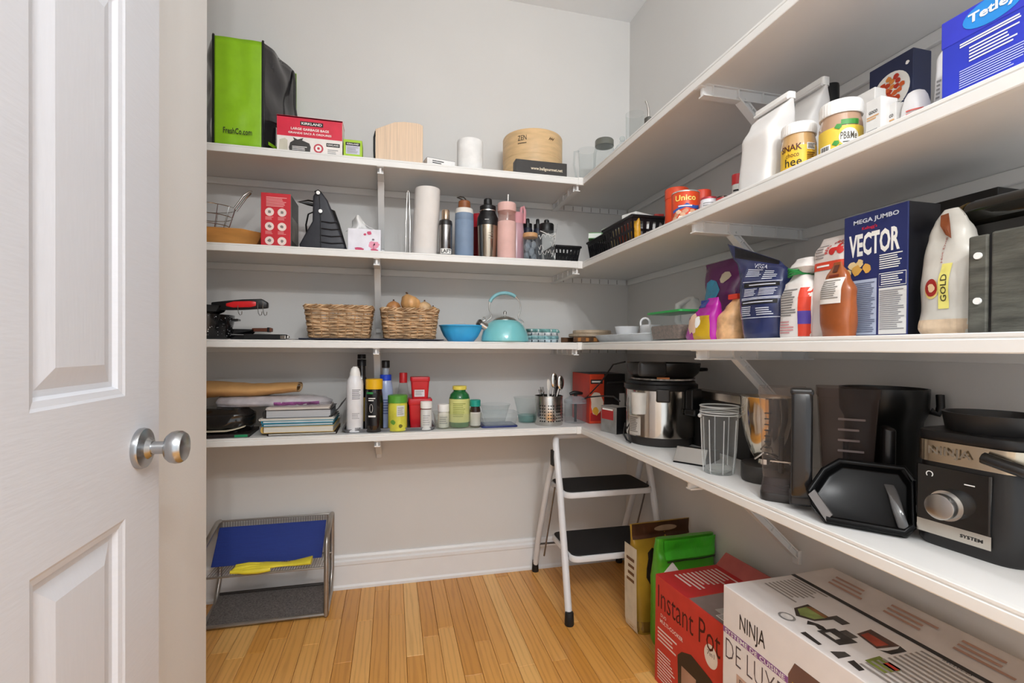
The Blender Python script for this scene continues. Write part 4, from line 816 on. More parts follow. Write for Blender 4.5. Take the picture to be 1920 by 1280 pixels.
# blue bowl
t, r, h = cyl_item('mixing_bowl', 'bright blue plastic mixing bowl beside the kettle', 'bowl', 2, 824, 904, 610, 2.15)
prof = [(r*.55, 0), (r*.6, .002), (r*.8, h*.35), (r*.93, h*.7), (r*.985, h*.92), (r*1.02, h*.94), (r*1.02, h)]
blu = mat('3fb0ea', .35); n = 64
MB().loft([[(rr*(1+.008*cos(j*pi/2))*cos(2*pi*j/n), rr*(1+.008*cos(j*pi/2))*sin(2*pi*j/n), zz) for j in range(n)] for rr, zz in shell(prof, .003)], True, False).build('bowl', blu, t, smooth=50)
MB().lathe([(r*.93, h*.84), (r*.7, h*.98), (r*.3, h*1.08), (.002, h*1.1)], 28).build('plastic_wrap', mat('dfe0e6', .3, bump=.8, bs=30, alpha=.85), t, smooth=60, fn=lambda v: v+Vector((0, 0, .008*_ns.noise(v*40))))
# kettle
t, r, h = cyl_item('kettle', 'turquoise stovetop kettle with a steel lid and looped handle', 'kettle', 2, 902, 990, 597, 2.135)
tq = mat('7fcdd2', .15, coat=.7, var=.02)
MB().lathe([(r*.93, 0), (r, .005), (r*.985, h*.22), (r*.90, h*.5), (r*.74, h*.76), (r*.55, h*.90), (r*.48, h*.93)], 48).build('body', tq, t, smooth=40)
MB().lathe([(r*.5, h*.92), (r*.50, h*.94), (r*.38, h*1.02), (r*.15, h*1.09), (.004, h*1.1)], 40).build('lid', steel(.2), t, smooth=40)
MB().lathe([(.004, h*1.08), (.003, h*1.16), (.007, h*1.2), (.008, h*1.26), (.005, h*1.31), (.001, h*1.32)], 16).build('lid_knob', chrome, t, smooth=50)
sa = MB(); d_ = Vector((-1, -.1, .62)).normalized(); p0 = Vector((-r*.62, -.01, h*.48)); sa.tube([p0, p0+d_*.035, p0+d_*.062], [.019, .0165, .015], 20); sa.build('spout', steel(.2), t, smooth=40)
MB().tube([p0+d_*.058, p0+d_*.066, p0+d_*.072], [.017, .0175, .012], 20).build('whistle_cap', mat('6b6560', .3, metal=.8), t, smooth=40)
MB().tube([p0+d_*.05+Vector((0, 0, .014)), p0+d_*.052+Vector((.006, 0, .03)), p0+d_*.05+Vector((.014, 0, .034)), p0+d_*.045+Vector((.012, 0, .022))], .002, 6, True).build('whistle_lever', chrome, t)
zt = at(945, 549, 1, 2.135).z-z; hw_ = r*.70; arc = []
ra = (zt-h*1.15)
for k in range(25): a = pi*(-.18+1.36*k/24); arc.append((hw_*.96*cos(a), 0, h*1.5+(zt-h*1.5)*sin(a) if sin(a) > 0 else h*1.5+hw_*sin(a)*1.0))
MB().tube([(hw_*1.02, 0, h*.72), (hw_*1.14, 0, h*.86), (hw_*.84, 0, h*1.02)]+arc+[(-hw_*.84, 0, h*1.02), (-hw_*1.14, 0, h*.86), (-hw_*1.02, 0, h*.72)], .0032, 8).build('handle_wire', chrome, t, smooth=50)
MB().tube(arc[8:20], .0078, 12).build('handle_grip', mat('83bcc6', .4), t, smooth=50)
# patterned cloth
xa, xb_ = at(984, 620, 1, 2.22).x, at(1042, 620, 1, 2.22).x
t = thing('tea_towel', 'folded teal and white patterned tea towel beside the kettle', 'towel', ((xa+xb_)/2, 2.22, z)); w = xb_-xa; hh = sz(608, 2.22)
for k, (c, f) in enumerate((('b9c9cf', .98), ('8fb8bb', 1.0), ('dfe3e4', .93), ('74a9a6', .97))):
    R = Rows([(hh*k/4, w*f, .11, .004*k, 0), (hh*(k+.5)/4, w*f*1.04, .12, .002*k, 0), (hh*(k+1)/4, w*f, .11, .003, 0)], 5, .004, 22, k); R.mesh(t, mat(c, .85, bump=.5, bs=80, var=.35, vs=45), 'fold', 36, 6)
    mb = MB()
    for q in range(5): u = -w*.4+w*.2*q; mb.grid(lambda a, b: R.front(Vector((u+.006*a, hh*k/4+hh/4*(.15+.7*b), .0012))), 1, 4)
    mb.build('printed_stripe', mat(('3c4a52', '5e8f92', '55606a', 'dfe8e6')[k], .8), t)
# round boards
for k, (l, r_, tp, zz0, c) in enumerate(((1040, 1178, 614, .0, 'b9a58d'), (1052, 1168, 606, .017, 'c9b49a'))):
    c_, rad, h = CYL(l, r_, tp, 1, 2.235, z+.012+zz0); t = thing('round_board', ('lower round wooden board on the brown tray', 'upper round wooden board on top of the other')[k], 'board', c_[:2]+(z+.030+zz0,), 0, 'round boards')
    MB().lathe([(rad*.97*.62, 0), (rad*.62, .003), (rad*.62, .013), (rad*.6, .016)], 48).build('board', wood(c, (3, 14, 3)), t, smooth=40)
c0 = CYL(1046, 1172, 625, 1, 2.235, z)[0]
t = thing('serving_tray', 'low brown tray with cut wooden sides under the round boards', 'tray', (c0[0]-.01, 2.225, z))
MB().box(-.12, .12, -.085, .085, 0, .005).build('base', DARK, t, bevel=.001)
for s_ in (-1, 1): MB().box(-.12, .12, s_*.085-.004, s_*.085+.004, .005, .029).build('side', mat('6b4a30', .6, var=.4, vs=40), t, bevel=.001)
for k in range(5): MB().box(-.10+.04*k, -.085+.04*k, -.0915, -.089, .008, .024).build('inlay', mat('b5793f', .5), t)
# white dishes
def oval(w, d, zz, n=40, p=4): return [(w/2*math.copysign(abs(cos(a))**(2/p), cos(a)), d/2*math.copysign(abs(sin(a))**(2/p), sin(a)), zz) for a in [2*pi*(j+.5)/n for j in range(n)]]
yA, yB_ = at(1100, 640, 0, .86).y, at(1210, 640, 0, .86).y; hd = at(1150, 627, 0, .86).z-z
t = thing('baking_dish', 'white rectangular baking dish at the inner corner of the shelf', 'dish', (.86+.1, (yA+yB_)/2, z), -pi/2); L = yA-yB_
MB().loft([oval(L*.90, .15, 0), oval(L*.93, .165, hd*.4), oval(L*.98, .19, hd*.9), oval(L*1.03, .215, hd*.93), oval(L*1.03, .215, hd), oval(L*.95, .175, hd), oval(L*.9, .15, hd*.3), oval(L*.86, .13, .006)]).build('dish', mat('e8ecef', .15, coat=.5), t, smooth=40)
cer = mat('edeef0', .15, coat=.5)
t, r, h = round_thing('white_bowl', 'small white bowl standing in the baking dish', 'bowl', 2, 1152, 1199, 612, 0, .96, dz=.012); t.location.z = z+.0065
MB().lathe(shell([(r*.6, 0), (r*.62, .003), (r*.9, h*.7), (r, h+.005)], .003), 36, cap1=False).build('bowl', cer, t, smooth=50)
t, r, h = round_thing('white_mug', 'white mug lying on its side in the baking dish', 'mug', 2, 1200, 1242, 609, 0, .955, dz=.012); t.location.z = z+.0065
MB().lathe(shell([(r*.9, 0), (r, .004), (r, h+.005)], .003), 36, cap1=False).build('cup', cer, t, smooth=50)
zt = at(1210, 592, 0, .955).z-z-.0065; MB().tube([(-r*.55+.017*cos(a*pi/8), -r*.2, h+.012+.019*sin(a*pi/8)) for a in range(16)], .0042, 8, True).build('handle', cer, t, smooth=50)
t['label'] = 'white mug with a ring handle upturned in the baking dish'
# ================================================================== THIRD SHELF, RIGHT WALL
def BAGR(name, label, l, r, top, X, rows, m, d0, **k): return bag(name, label, k.pop('cat', 'bag'), 2, l, r, top, X, rows, m, d0, py=k.pop('py', 600), **k)
# green lidded container
yc, w, h = RT(2, 1213, 1274, 583, .875, 620); d = .10
t = thing('food_container', 'clear plastic container with a green lid, half full of brown grain', 'container', (.875+d/2, yc, z), -pi/2)
MB().loft([[(p[0], p[1], zz) for p in rrect(w*k, d*k, .012)] for k, zz in ((.86, 0), (.88, .003), (1, h*.93))], True, False).build('tub', plas('dfe4e2', .06), t, smooth=35)
MB().loft([[(p[0], p[1], zz) for p in rrect(w*k, d*k, .012)] for k, zz in ((.83, .007), (.90, h*.46), (.87, h*.52))]).build('grain', mat('8a7468', .8, var=.3, vs=120, bump=.4, bs=200), t, smooth=35)
MB().prism(rrect(w*1.04, d*1.04, .012), h*.93, h, 'z').build('lid', mat('2f9a4a', .4), t, smooth=35)
# white jug behind
t, r, h = round_thing('milk_jug', 'white plastic jug with a handle behind the magenta bag', 'jug', 2, 1275, 1325, 560, 0, 1.14)
MB().lathe([(r*.95, 0), (r, .005), (r, h*.6), (r*.75, h*.85), (r*.4, h*.97), (r*.4, h)], 28).build('body', mat('e6e7e3', .35), t, smooth=40); MB().tube([(-r*.8, -.01, h*.35), (-r*1.2, -.02, h*.5), (-r*1.15, -.02, h*.85), (-r*.4, -.01, h*.97), (0, 0, h*1.0)], .012, 10).build('handle', mat('e6e7e3', .35), t, smooth=50)
foil = lambda c, b=.5: mat(c, .25, bump=b, bs=22, var=.12, coat=.3)
ST = [(0, .86, .8, 0, 0), (.08, .95, 1, 0, 0), (.5, 1, .95, 0, 0), (.8, .92, .5, .02, 0), (.93, .85, .12, .04, .0), (1, .85, .08, .05, 0)]
# magenta and mustard bag
t, R, w, h = BAGR('snack_bag', 'magenta and mustard snack bag beside the green lidded container', 1276, 1328, 560, .862, [(0, .95, .9, 0, 0), (.1, 1, 1, 0, 0), (.5, .9, .9, .05, 0), (.8, .62, .5, .2, 0), (1, .35, .1, .3, 0)], foil('b0189a'), .07, p=2.6, amp=.005, seed=3)
my = foil('c09a20')
patch(t, (-.0*w, w*.42, h*.02, h*.58), my, R.front, None, lift=.0012, sub=14, name='mustard_panel'); patch(t, (-w*.1, w*.22, h*.78, h*.97), foil('2a3f8f'), R.front, None, lift=.0012, name='blue_panel'); patch(t, blob(w*.16, (-w*.06, h*.4), 16, 1.4), mat('e8c3a6'), R.front, None, lift=.0018); patch(t, blob(w*.08, (w*.12, h*.45), 12, 1.5), PAPER, R.front, None, lift=.002)
# orange bag with red clip
t, R, w, h = BAGR('orange_bag', 'clear bag of orange lentils closed with a red clip', 1333, 1368, 556, .885, [(0, .95, .9, 0, 0), (.15, 1, 1, 0, 0), (.5, .95, .9, 0, 0), (.75, .6, .5, .15, 0), (.96, .36, .12, .3, 0), (1, .36, .1, .3, 0)], mat('eab684', .4, var=.25, vs=30, bump=.4, bs=60), .07, p=2.5, amp=.006, seed=5)
MB().box(w*.02, w*.5, -.012, .012, h*.93, h*1.05).build('clip', mat('d8402e', .4), t, bevel=.002)
# purple bag
t, R, w, h = BAGR('purple_bag', 'purple foil bag folded over behind the navy pouch', 1306, 1372, 487, 1.0, [(0, .8, .7, 0, 0), (.3, .9, 1, 0, 0), (.7, .95, .8, 0, 0), (.9, 1.0, .4, 0, 0), (1, 1.05, .05, -.02, 0)], foil('6a2a66'), .08, p=2.4, amp=.008, seed=7)
patch(t, blob(w*.22, (-w*.1, h*.62), 14), foil('3f9fc8'), R.front, None, lift=.002); patch(t, blob(w*.1, (w*.2, h*.78), 12), mat('d8c9b0'), R.front, None, lift=.002); patch(t, (-w*.4, -w*.1, h*.2, h*.5), mat('d9d4c0', .5), R.front, None, lift=.002)
# VEGA pouch
t, R, w, h = BAGR('protein_pouch', 'big navy pouch with white print and a pointed top corner', 1370, 1453, 462, .868, [(0, .82, .9, .0, .05), (.05, .88, 1, 0, .05), (.35, .97, 1.0, 0, 0), (.6, 1.0, .8, -.03, -.0), (.82, 1.08, .35, -.12, -.05), (.93, 1.2, .06, -.25, -.08), (1.0, 1.24, .04, -.32, -.1)], foil('2c3560', .25), .10, p=2.6, amp=.005, seed=9, sh=.42)
wl = mat('d5d8e6', .5)
patch(t, (-w*.72, w*.3, h*.90, h*.995), mat('16161c', .35), R.front, None, lift=.001, sub=14, name='dark_band')
text(t, 'VEGA', w*.3, h*.06, wl, R.front, None, lift=.002, bold=.005)
tx = [o for o in bpy.data.objects if o.parent == t and o.name.startswith('lettering')][0]
for v in tx.data.vertices:
    v.co = R.front(Vector((v.co.x-w*.02, v.co.z+h*.84, .002)))
lines(t, -w*.28, w*.06, h*.70, h*.80, 5, wl, R.front, None, lift=.0018); lines(t, w*.1, w*.36, h*.66, h*.79, 5, wl, R.front, None, lift=.0018, seed=2)
patch(t, (-w*.26, w*.42, h*.575, h*.625), INK, R.front, None, lift=.0014, name='band'); lines(t, -w*.15, w*.4, h*.585, h*.615, 1, wl, R.front, None, lift=.0022); lines(t, -w*.24, w*.05, h*.47, h*.56, 5, wl, R.front, None, lift=.0018); lines(t, w*.1, w*.42, h*.47, h*.56, 5, wl, R.front, None, lift=.0018, seed=3)
patch(t, (-w*.26, w*.42, h*.375, h*.42), INK, R.front, None, lift=.0014, name='band'); text_rows = lines(t, -w*.22, w*.4, h*.385, h*.41, 1, wl, R.front, None, lift=.0022); lines(t, -w*.24, w*.05, h*.25, h*.36, 5, wl, R.front, None, lift=.0018, seed=5); lines(t, w*.1, w*.4, h*.25, h*.34, 4, wl, R.front, None, lift=.0018, seed=6)
for zz in (.635, .445, .43, .225): patch(t, (-w*.29, w*.44, h*zz, h*zz+.0018), wl, R.front, None, lift=.0018, name='frame_line')
# flour bag with green twist
t, R, w, h = BAGR('flour_bag', 'white and red flour bag tied with a green twist', 1454, 1508, 484, .868, [(0, .97, 1, 0, 0), (.05, 1, 1, 0, 0), (.5, 1, .98, 0, 0), (.68, .85, .8, 0, 0), (.76, .6, .5, -.05, 0), (.80, .45, .42, -.08, 0), (.88, .75, .7, .05, 0), (1, .55, .4, .1, 0)], mat('e3ddd8', .6, bump=.6, bs=14, var=.05), .09, p=4, amp=.004, seed=4)
for a, b, c in ((.02, .62, 'd8432c'), (.17, .33, '54419a')): patch(t, (w*.27, w*.485, h*a, h*b), mat(c, .5), R.front, None, lift=.0012 if c[0] == 'd' else .0018, sub=10)
lines(t, -w*.4, w*.22, h*.27, h*.62, 11, mat('7d7a78'), R.front, None, lift=.0012); lines(t, -w*.35, w*.15, h*.05, h*.22, 5, mat('c9888a'), R.front, None, lift=.0012, seed=2)
mb = MB()
for k in range(5): mb.tube([((.235*w+.004*k % 3*.001)*cos(a*pi/8)-.07*w, .042*sin(a*pi/8)*.95, h*.79+.0035*k+.003*sin(a+k)) for a in range(16)], .0022, 5, True)
mb.build('green_twist', mat('1f7a3a', .5), t, smooth=50)
# oats bag with red tractor, and a brown bag in front
t, R, w, h = BAGR('oats_bag', 'tall cream paper bag printed with a red tractor', 1514, 1577, 440, .885, [(0, .97, 1, 0, 0), (.05, 1, 1, 0, 0), (.85, .98, .8, 0, 0), (.96, .96, .3, 0, 0), (1, .95, .1, 0, 0)], mat('dfd5cf', .6, bump=.3, bs=12, var=.05), .08, p=5, amp=.003, seed=2)
rdm = mat('c9322e', .5)
patch(t, (-w*.45, w*.46, h*.66, h*.74), mat('d8492f', .5), R.front, None, lift=.001); lines(t, -w*.3, w*.1, h*.68, h*.72, 1, PAPER, R.front, None, lift=.002)
for q, rr in (((w*.14, h*.83), w*.09), ((w*.36, h*.825), w*.075)): patch(t, disc(rr, q), rdm, R.front, None, lift=.0012)
patch(t, (w*.12, w*.42, h*.83, h*.865), rdm, R.front, None, lift=.0014); patch(t, (w*.28, w*.36, h*.86, h*.90), rdm, R.front, None, lift=.0014)
def archf(q, R=R, w=w, h=h):
    a = q.x/(w*.26); rr = w*.26+q.y; return R.front(Vector((w*.24+rr*sin(a), h*.82+rr*cos(a)*1.05, q.z+.0014)))
text(t, 'RED TRACTOR', w*.85, h*.035, rdm, archf, None, bold=.02); lines(t, -w*.36, -w*.06, h*.77, h*.92, 5, mat('9a8f8c'), R.front, None, lift=.0014)
t, R2, w, h = BAGR('brown_bag', 'clear bag of brown mix with a white label, in front of the oats', 1530, 1586, 490, .842, [(0, .95, .8, 0, 0), (.2, 1, 1, 0, 0), (.6, 1, .9, 0, 0), (.8, .72, .5, -.05, 0), (1, .25, .1, -.05, 0)], mat('9a5228', .3, bump=.5, bs=30, var=.2, coat=.3), .04, p=3, amp=.004, seed=6)
patch(t, (-w*.42, w*.3, h*.44, h*.78), mat('e6e0da', .5), R2.front, None, lift=.0012, sub=10, name='paper_label'); lines(t, -w*.36, w*.24, h*.5, h*.76, 9, mat('8a8580'), R2.front, None, lift=.002); patch(t, (-w*.12, w*.06, h*.86, h*.96), mat('5a2f22'), R2.front, None, lift=.0012); patch(t, (-w*.2, w*.14, h*.80, h*.83), mat('7a3020'), R2.front, None, lift=.0012)
# VECTOR cereal box
yc, w, h = RT(2, 1581, 1702, 393, .895, 560); d = .075
t = carton('cereal_box', 'tall navy cereal box with big white lettering and golden flakes', 'box', (.895+d/2, yc, z), -pi/2, w, d, h, mat('262f63', .4, var=.03), .002); o = (0, -d/2, 0)
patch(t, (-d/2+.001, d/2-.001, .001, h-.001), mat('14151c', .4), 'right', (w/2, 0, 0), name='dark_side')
text(t, 'MEGA JUMBO', w*.70, h*.045, mat('d5dbe6', .5), 'front', (w*.02, -d/2, h*.93), bold=.025); text(t, "Kellogg's", w*.24, h*.032, mat('d0263c', .5), 'front', (-w*.07, -d/2, h*.872), bold=.02); text(t, 'VECTOR', w*.79, h*.185, mat('f0efe9', .5), 'front', (-w*.01, -d/2, h*.745), bold=.035)
for k, (a, b, s) in enumerate(((-.34, .585, .07), (-.22, .60, .06), (-.27, .545, .08), (-.40, .535, .05), (-.10, .55, .07))): patch(t, blob(w*s, (w*a, h*b), 10, .95, seed=k), mat(('e9cf9a', 'e6c78a', 'd9a650', 'e6cc98', 'dca850')[k], .6), 'front', o, lift=.0006+.0002*k)
lines(t, w*.09, w*.44, h*.52, h*.64, 7, PAPER, 'front', o); patch(t, (-w*.47, w*.05, .004, h*.46), mat('b4bfd4', .5), 'front', o, name='facts_panel'); lines(t, -w*.45, w*.03, .008, h*.44, 26, mat('66708a'), 'front', o, lift=.001, ragged=.15)
patch(t, (w*.085, w*.48, h*.385, h*.49), PAPER, 'front', o, lift=.0005); patch(t, (w*.09, w*.475, h*.39, h*.485), mat('262f63', .4, var=.03), 'front', o, lift=.0008); lines(t, w*.12, w*.45, h*.395, h*.48, 5, PAPER, 'front', o, lift=.0012); patch(t, (w*.085, w*.485, .004, h*.375), mat('d9d9d6', .5), 'front', o); lines(t, w*.10, w*.46, .012, h*.36, 20, mat('8b8b90'), 'front', o, lift=.001)
# GOLD clear bag
t, R, w, h = BAGR('gold_bag', 'cloudy plastic bag with a yellow label and a red badge', 1706, 1812, 386, .885, [(0, .93, .9, 0, 0), (.06, 1.0, 1, 0, 0), (.35, 1, .95, 0, 0), (.6, .95, .75, 0, 0), (.8, .72, .5, -.06, 0), (.93, .5, .3, -.08, 0), (1, .25, .15, -.08, 0)], mat('cdc9c0', .3, bump=.7, bs=16, var=.08, coat=.3), .08, p=2.8, amp=.006, seed=1)
patch(t, (-w*.47, w*.46, .002, h*.12), mat('d4bca0', .7, var=.1, vs=60), R.front, None, lift=.0008, name='flour_fill')
patch(t, (w*.03, w*.20, h*.20, h*.55), mat('e6dc78', .5), R.front, None, lift=.0016, name='yellow_label'); tx = text(t, 'GOLD', h*.21, w*.10, mat('3a3520', .5), lambda q: R.front(Vector((q.x+w*.12, q.y+h*.36, q.z))), None, rot=pi/2, lift=.0024, bold=.01)
patch(t, disc(w*.13, (-w*.1, h*.36), 20, 1.5), mat('d8c070'), R.front, None, lift=.0014); patch(t, disc(w*.115, (-w*.1, h*.37), 20, 1.5), mat('9a2420'), R.front, None, lift=.002); patch(t, blob(w*.06, (-w*.09, h*.37), 12, 1.3), mat('e0c09a'), R.front, None, lift=.0026)
text(t, 'Hot Dog', h*.2, w*.05, mat('9a4038', .5), lambda q: R.front(Vector((q.x+w*.02, q.y+h*.66, q.z))), None, rot=pi/2, lift=.002)
patch(t, [(w*-.16, h*.95), (w*-.04, h*.96), (w*.06, h*.86), (w*.14, h*.74), (w*.02, h*.78), (w*-.1, h*.86)], mat('7a3f20', .25), R.front, None, lift=.006, name='brown_window')
# dark boxes at the near end
yc, w, h = RT(2, 1704, 1866, 371, 1.06, 500)
t = carton('black_carton', 'large black carton behind the cloudy plastic bag', 'box', (1.06+.05, yc, z), -pi/2, w, .09, h, mat('121213', .4))
t, R, w, h = BAGR('pasta_pack', 'narrow pack of brown pasta between the cloudy bag and the grey board', 1806, 1824, 500, .91, [(0, .95, .9, 0, 0), (.1, 1, 1, 0, 0), (.8, 1, 1, 0, 0), (1, .8, .3, 0, 0)], mat('7a5a38', .35, var=.35, vs=40), .05, p=3, amp=.004, seed=2, cat='packet')
mb = MB()
for k in range(9): mb.tube([(R.front(Vector((-w*.3+w*.6*(q/5), h*(.06+.1*k)+.006*sin(q*1.6+k), .001)))) for q in range(6)], .0018, 5)
mb.build('pasta_twists', mat('b08a52', .5), t, smooth=50)
yc, w, h = RT(2, 1814, 1990, 428, .868, 540); d = .03
t = thing('grey_slab', 'dark grey scratched board with white rivets at the near end', 'board', (.868+d/2, yc, z), -pi/2)
slm = mat('56564f', .5, var=.35, vs=9, stretch=(2, 2, 8), bump=.3, bs=40)
e_ = -w/2+w*.29*.82
MB().box(-w/2, e_, -d/2, d/2, 0, h).build('binding_strip', slm, t, bevel=.003); MB().box(e_+.0045, w/2, -d/2-.001, d/2, 0, h*1.01).build('cover', slm, t, bevel=.003); MB().box(e_, e_+.0045, -d/2+.003, d/2, 0, h*.99).build('hinge_gap', DARK, t)
for zz in (.79, .33): MB().cylY((-w/2+w*.13, h*zz), .0052, -d/2-.003, -d/2+.002).build('rivet', WHITE, t, smooth=40)
t = thing('dark_bottle', 'dark bottle lying on its side above the grey board', 'bottle', (1.01, at(1840, 405, 0, .95).y-.09, z+at(1860, 412, 0, .95).z-z)); 
zb = at(1850, 420, 0, .95).z
t.location = (.97, at(1875, 400, 0, .97).y, zb); t.rotation_euler = (0, 0, -pi/2)
MB().loft([[(x, rr*cos(2*pi*j/20), .024+rr*sin(2*pi*j/20)) for j in range(20)] for x, rr in ((-.07, .012), (-.055, .0125), (-.05, .02), (-.03, .024), (.08, .024))]).build('body', mat('1b1a16', .12, coat=.6), t, smooth=40)
MB().loft([[(x, rr*cos(2*pi*j/20), .024+rr*sin(2*pi*j/20)) for j in range(20)] for x, rr in ((-.066, .0135), (-.05, .0215), (-.042, .0235))]).build('foil_neck', mat('7d6534', .35, metal=.5), t, smooth=40)
b_ = thing('storage_tin', 'low dark tin behind the grey board, carrying the bottle', 'tin', (.985, at(1880, 500, 0, .985).y-.035, z), -pi/2); MB().prism(rrect(.13, .075, .01), 0, zb-z, 'z').build('tin', mat('2a2823', .4), b_, smooth=40); MB().prism(rrect(.133, .078, .01), (zb-z)*.86, zb-z-.0002, 'z').build('tin_lid', mat('1d1c1a', .4), b_, smooth=40)
# ================================================================== LOWEST SHELF, BACK WALL
z = ZS[3]
def sz4(px, py, Y): return at(px, py, 1, Y).z-z
# pile at the left end: dark bag, ring binder pages, books, plastic and paper bags
blkp = mat('1a1817', .22, bump=.7, bs=22, coat=.4)
xa, xb_ = at(380, 790, 1, 2.1).x, at(470, 790, 1, 2.1).x
t = thing('rubbish_bag', 'crumpled black plastic bag at the left end of the lowest shelf', 'bag', ((xa+xb_)/2-.03, 2.16, z+.014)); w = xb_-xa+.06; hh = .094
R = Rows([(0, w*.9, .14, 0, 0), (hh*.3, w, .17, 0, 0), (hh*.7, w*1.02, .17, 0, 0), (hh, w*.8, .10, 0, 0)], 2.6, .012, 26, 3); R.mesh(t, blkp, 'bag')
t = carton('dark_folder', 'dark folder with a green corner under the black bag', 'folder', ((xa+xb_)/2-.035, 2.15, z), .05, w*1.05, .19, .013, mat('241c1a', .5), .002)
patch(t, (w*.3, w*.5, .002, .011), mat('1f8a5a', .5), 'front', (0, -.095, 0), lift=.001, name='green_corner')
mb = MB(); xs0 = at(400, 800, 1, 2.075).x
solid(MB().grid(lambda u, v: (xs0-.05+.16*u, 2.062+.02*v, z+.026+.001*v+.055*max(0, u-.55)**1.5), 14, 2).build('cover_sheet', mat('d8cfb8', .6)), .003)
o_ = [o for o in bpy.data.objects if o.name == 'cover_sheet'][0]; tag(o_, 'cream card sheet curling up in front of the black bag', 'card')
# stack of books
bxa, bxb = at(488, 800, 1, 2.07).x, at(632, 800, 1, 2.07).x; W_ = bxb-bxa; xc = (bxa+bxb)/2
def book(label, z0, th, w, d, cx, cov, pages, rz=0, spine='l', curl=0):
    t = thing('book', label, 'book', (cx, 2.07+d/2, z+z0), rz, 'books in the pile'); c = .0022
    MB().box(-w/2, w/2, -d/2, d/2, 0, c).build('cover', cov, t); MB().box(-w/2, w/2, -d/2, d/2, th-c, th).build('cover', cov, t)
    MB().box(-w/2+.003, w/2-.004, -d/2+.003, d/2-.003, c, th-c).build('pages', pages, t)
    MB().lathe([(th/2, -d/2), (th/2, d/2)], 16).build('spine', cov, t, smooth=40, fn=lambda v: Vector((-w/2+min(0, v.x)*.6, v.z, th/2+v.y))); return t
pg = mat('d9d4c8', .7, var=.15, vs=3, stretch=(1, 1, 400)); pg2 = mat('b9bcc0', .7, var=.18, vs=3, stretch=(1, 1, 400))
ht_ = sz4(560, 737, 2.09); q = ht_/118
H_ = lambda py: sz4(560, py, 2.075)
zl = [0, H_(803), H_(797), H_(790), H_(784), H_(778), H_(773)]
zl = [0, .008, .030, .040, .050, .057]
book('thick dark book at the bottom of the pile', .0, .010, W_*.9, .20, xc+.01, mat('2b1b18', .5), pg, .02)
book('cream paged book with a yellow cover low in the pile', .0105, .026, W_*.93, .21, xc, mat('caa65a', .5), pg, -.02)
book('teal notebook in the lower half of the pile', .0370, .011, W_*.92, .20, xc-.004, mat('1f7a94', .4), mat('c9d4d6', .7), .015)
book('second teal notebook directly above the first', .0485, .011, W_*.94, .20, xc-.002, mat('2a8aa4', .4), mat('d5dcdc', .7), -.01)
book('white edged notebook above the teal ones', .0600, .008, W_*.97, .20, xc-.008, mat('e4e2dc', .5), pg, .01)
t = book('thick grey paged binder on the pile', .0685, .033, W_*.86, .20, xc-.002, mat('2c2a29', .4), pg2, .0)
MB().grid(lambda u, v: (W_*.40+.05*u, -.1+.2*v, .002+.055*u**1.6), 8, 3).build('bent_flap', mat('2c2a29', .3), t); solid([c for c in t.children if c.name.startswith('bent_flap')][0], .003)
book('pale cardboard folder on top of the binder', .1020, .008, W_*.82, .19, xc-.006, mat('d9cfc8', .6), pg, .03)
# clear bag with purple print, paper bag on top
zb = .1105
xa, xb_ = at(395, 735, 1, 2.12).x, at(620, 735, 1, 2.12).x
t = thing('plastic_bag', 'clear plastic bag with purple print draped over the books', 'bag', ((xa+xb_)/2, 2.19, z+zb)); w = xb_-xa
R = Rows([(0, w*.98, .15, 0, 0), (.014, w, .17, 0, 0), (.028, w*.93, .15, -.01, 0), (.038, w*.8, .1, -.03, 0)], 3, .010, 30, 6)
R.mesh(t, mat('cfc9cd', .15, bump=.8, bs=40, coat=.5, alpha=.85, var=.15), 'film', 60, 8); patch(t, (w*.02, w*.40, .004, .018), mat('8a4a80', .4, var=.4, vs=30), R.front, None, lift=.001)
xa, xb_ = at(375, 715, 1, 2.13).x, at(556, 715, 1, 2.13).x; w = xb_-xa
t = thing('paper_sack', 'brown kraft paper sack lying on top of the pile', 'paper bag', ((xa+xb_)/2, 2.20, z+zb+.024))
krf = mat('c4965f', .7, bump=.5, bs=18, var=.15, vs=8)
def sack(u, v): 
    x = -w/2+w*u; th = .066-.026*u; a = 2*pi*v
    return (x, .085*cos(a)*(1-.1*u), .010+th*(.5+.5*sin(a))+max(0, u-.5)*.035+.003*_ns.noise(Vector((u*9, v*6, 1))))
mb = MB().grid(sack, 26, 18); mb.build('sack', krf, t, smooth=70)
MB().grid(lambda u, v: (w/2-.006+.006*sin(pi*u), .075*cos(2*pi*v)*(1-u*.3), .010+.036*(.5+.5*sin(2*pi*v)*(1-u*.3))+.0175), 3, 18).build('open_end', mat('d9b98a', .7), t, smooth=70)
MB().grid(lambda u, v: (-w/2+.02-.01*u, .08*cos(2*pi*v)*(1-u), .016+.006*sin(2*pi*v)*(1-u)), 3, 16).build('fold', krf, t)
# baking sheet with bottles
xa, xb_ = at(642, 806, 1, 2.075).x, at(816, 804, 1, 2.075).x; w = xb_-xa
t = thing('baking_tray', 'dark grey metal baking tray holding bottles', 'tray', ((xa+xb_)/2, 2.175, z)); d = .21
MB().loft([[(p[0], p[1], zz) for p in rrect(w*k, d*k, .02)] for k, zz in ((.93, 0), (.95, .0), (1, .013), (1.02, .014), (1.02, .0155), (.98, .0155), (.94, .003))]).build('tray', mat('8b8a8d', .35, metal=.7, var=.15), t, smooth=40)
dz = .0035
def bt(name, label, l, r, top, Y, prof, m, cat='bottle', dz=dz, sy=1, smooth=35, part='body', n=32):
    c, rad, h = CYL(l, r, top, 1, Y, z+dz); t = thing(name, label, cat, c, -math.atan2(c[0], c[1])*.6)
    MB().lathe([(a*rad, b*h) for a, b in prof], n, sy=sy).build(part, m, t, smooth=smooth); return t, rad, h
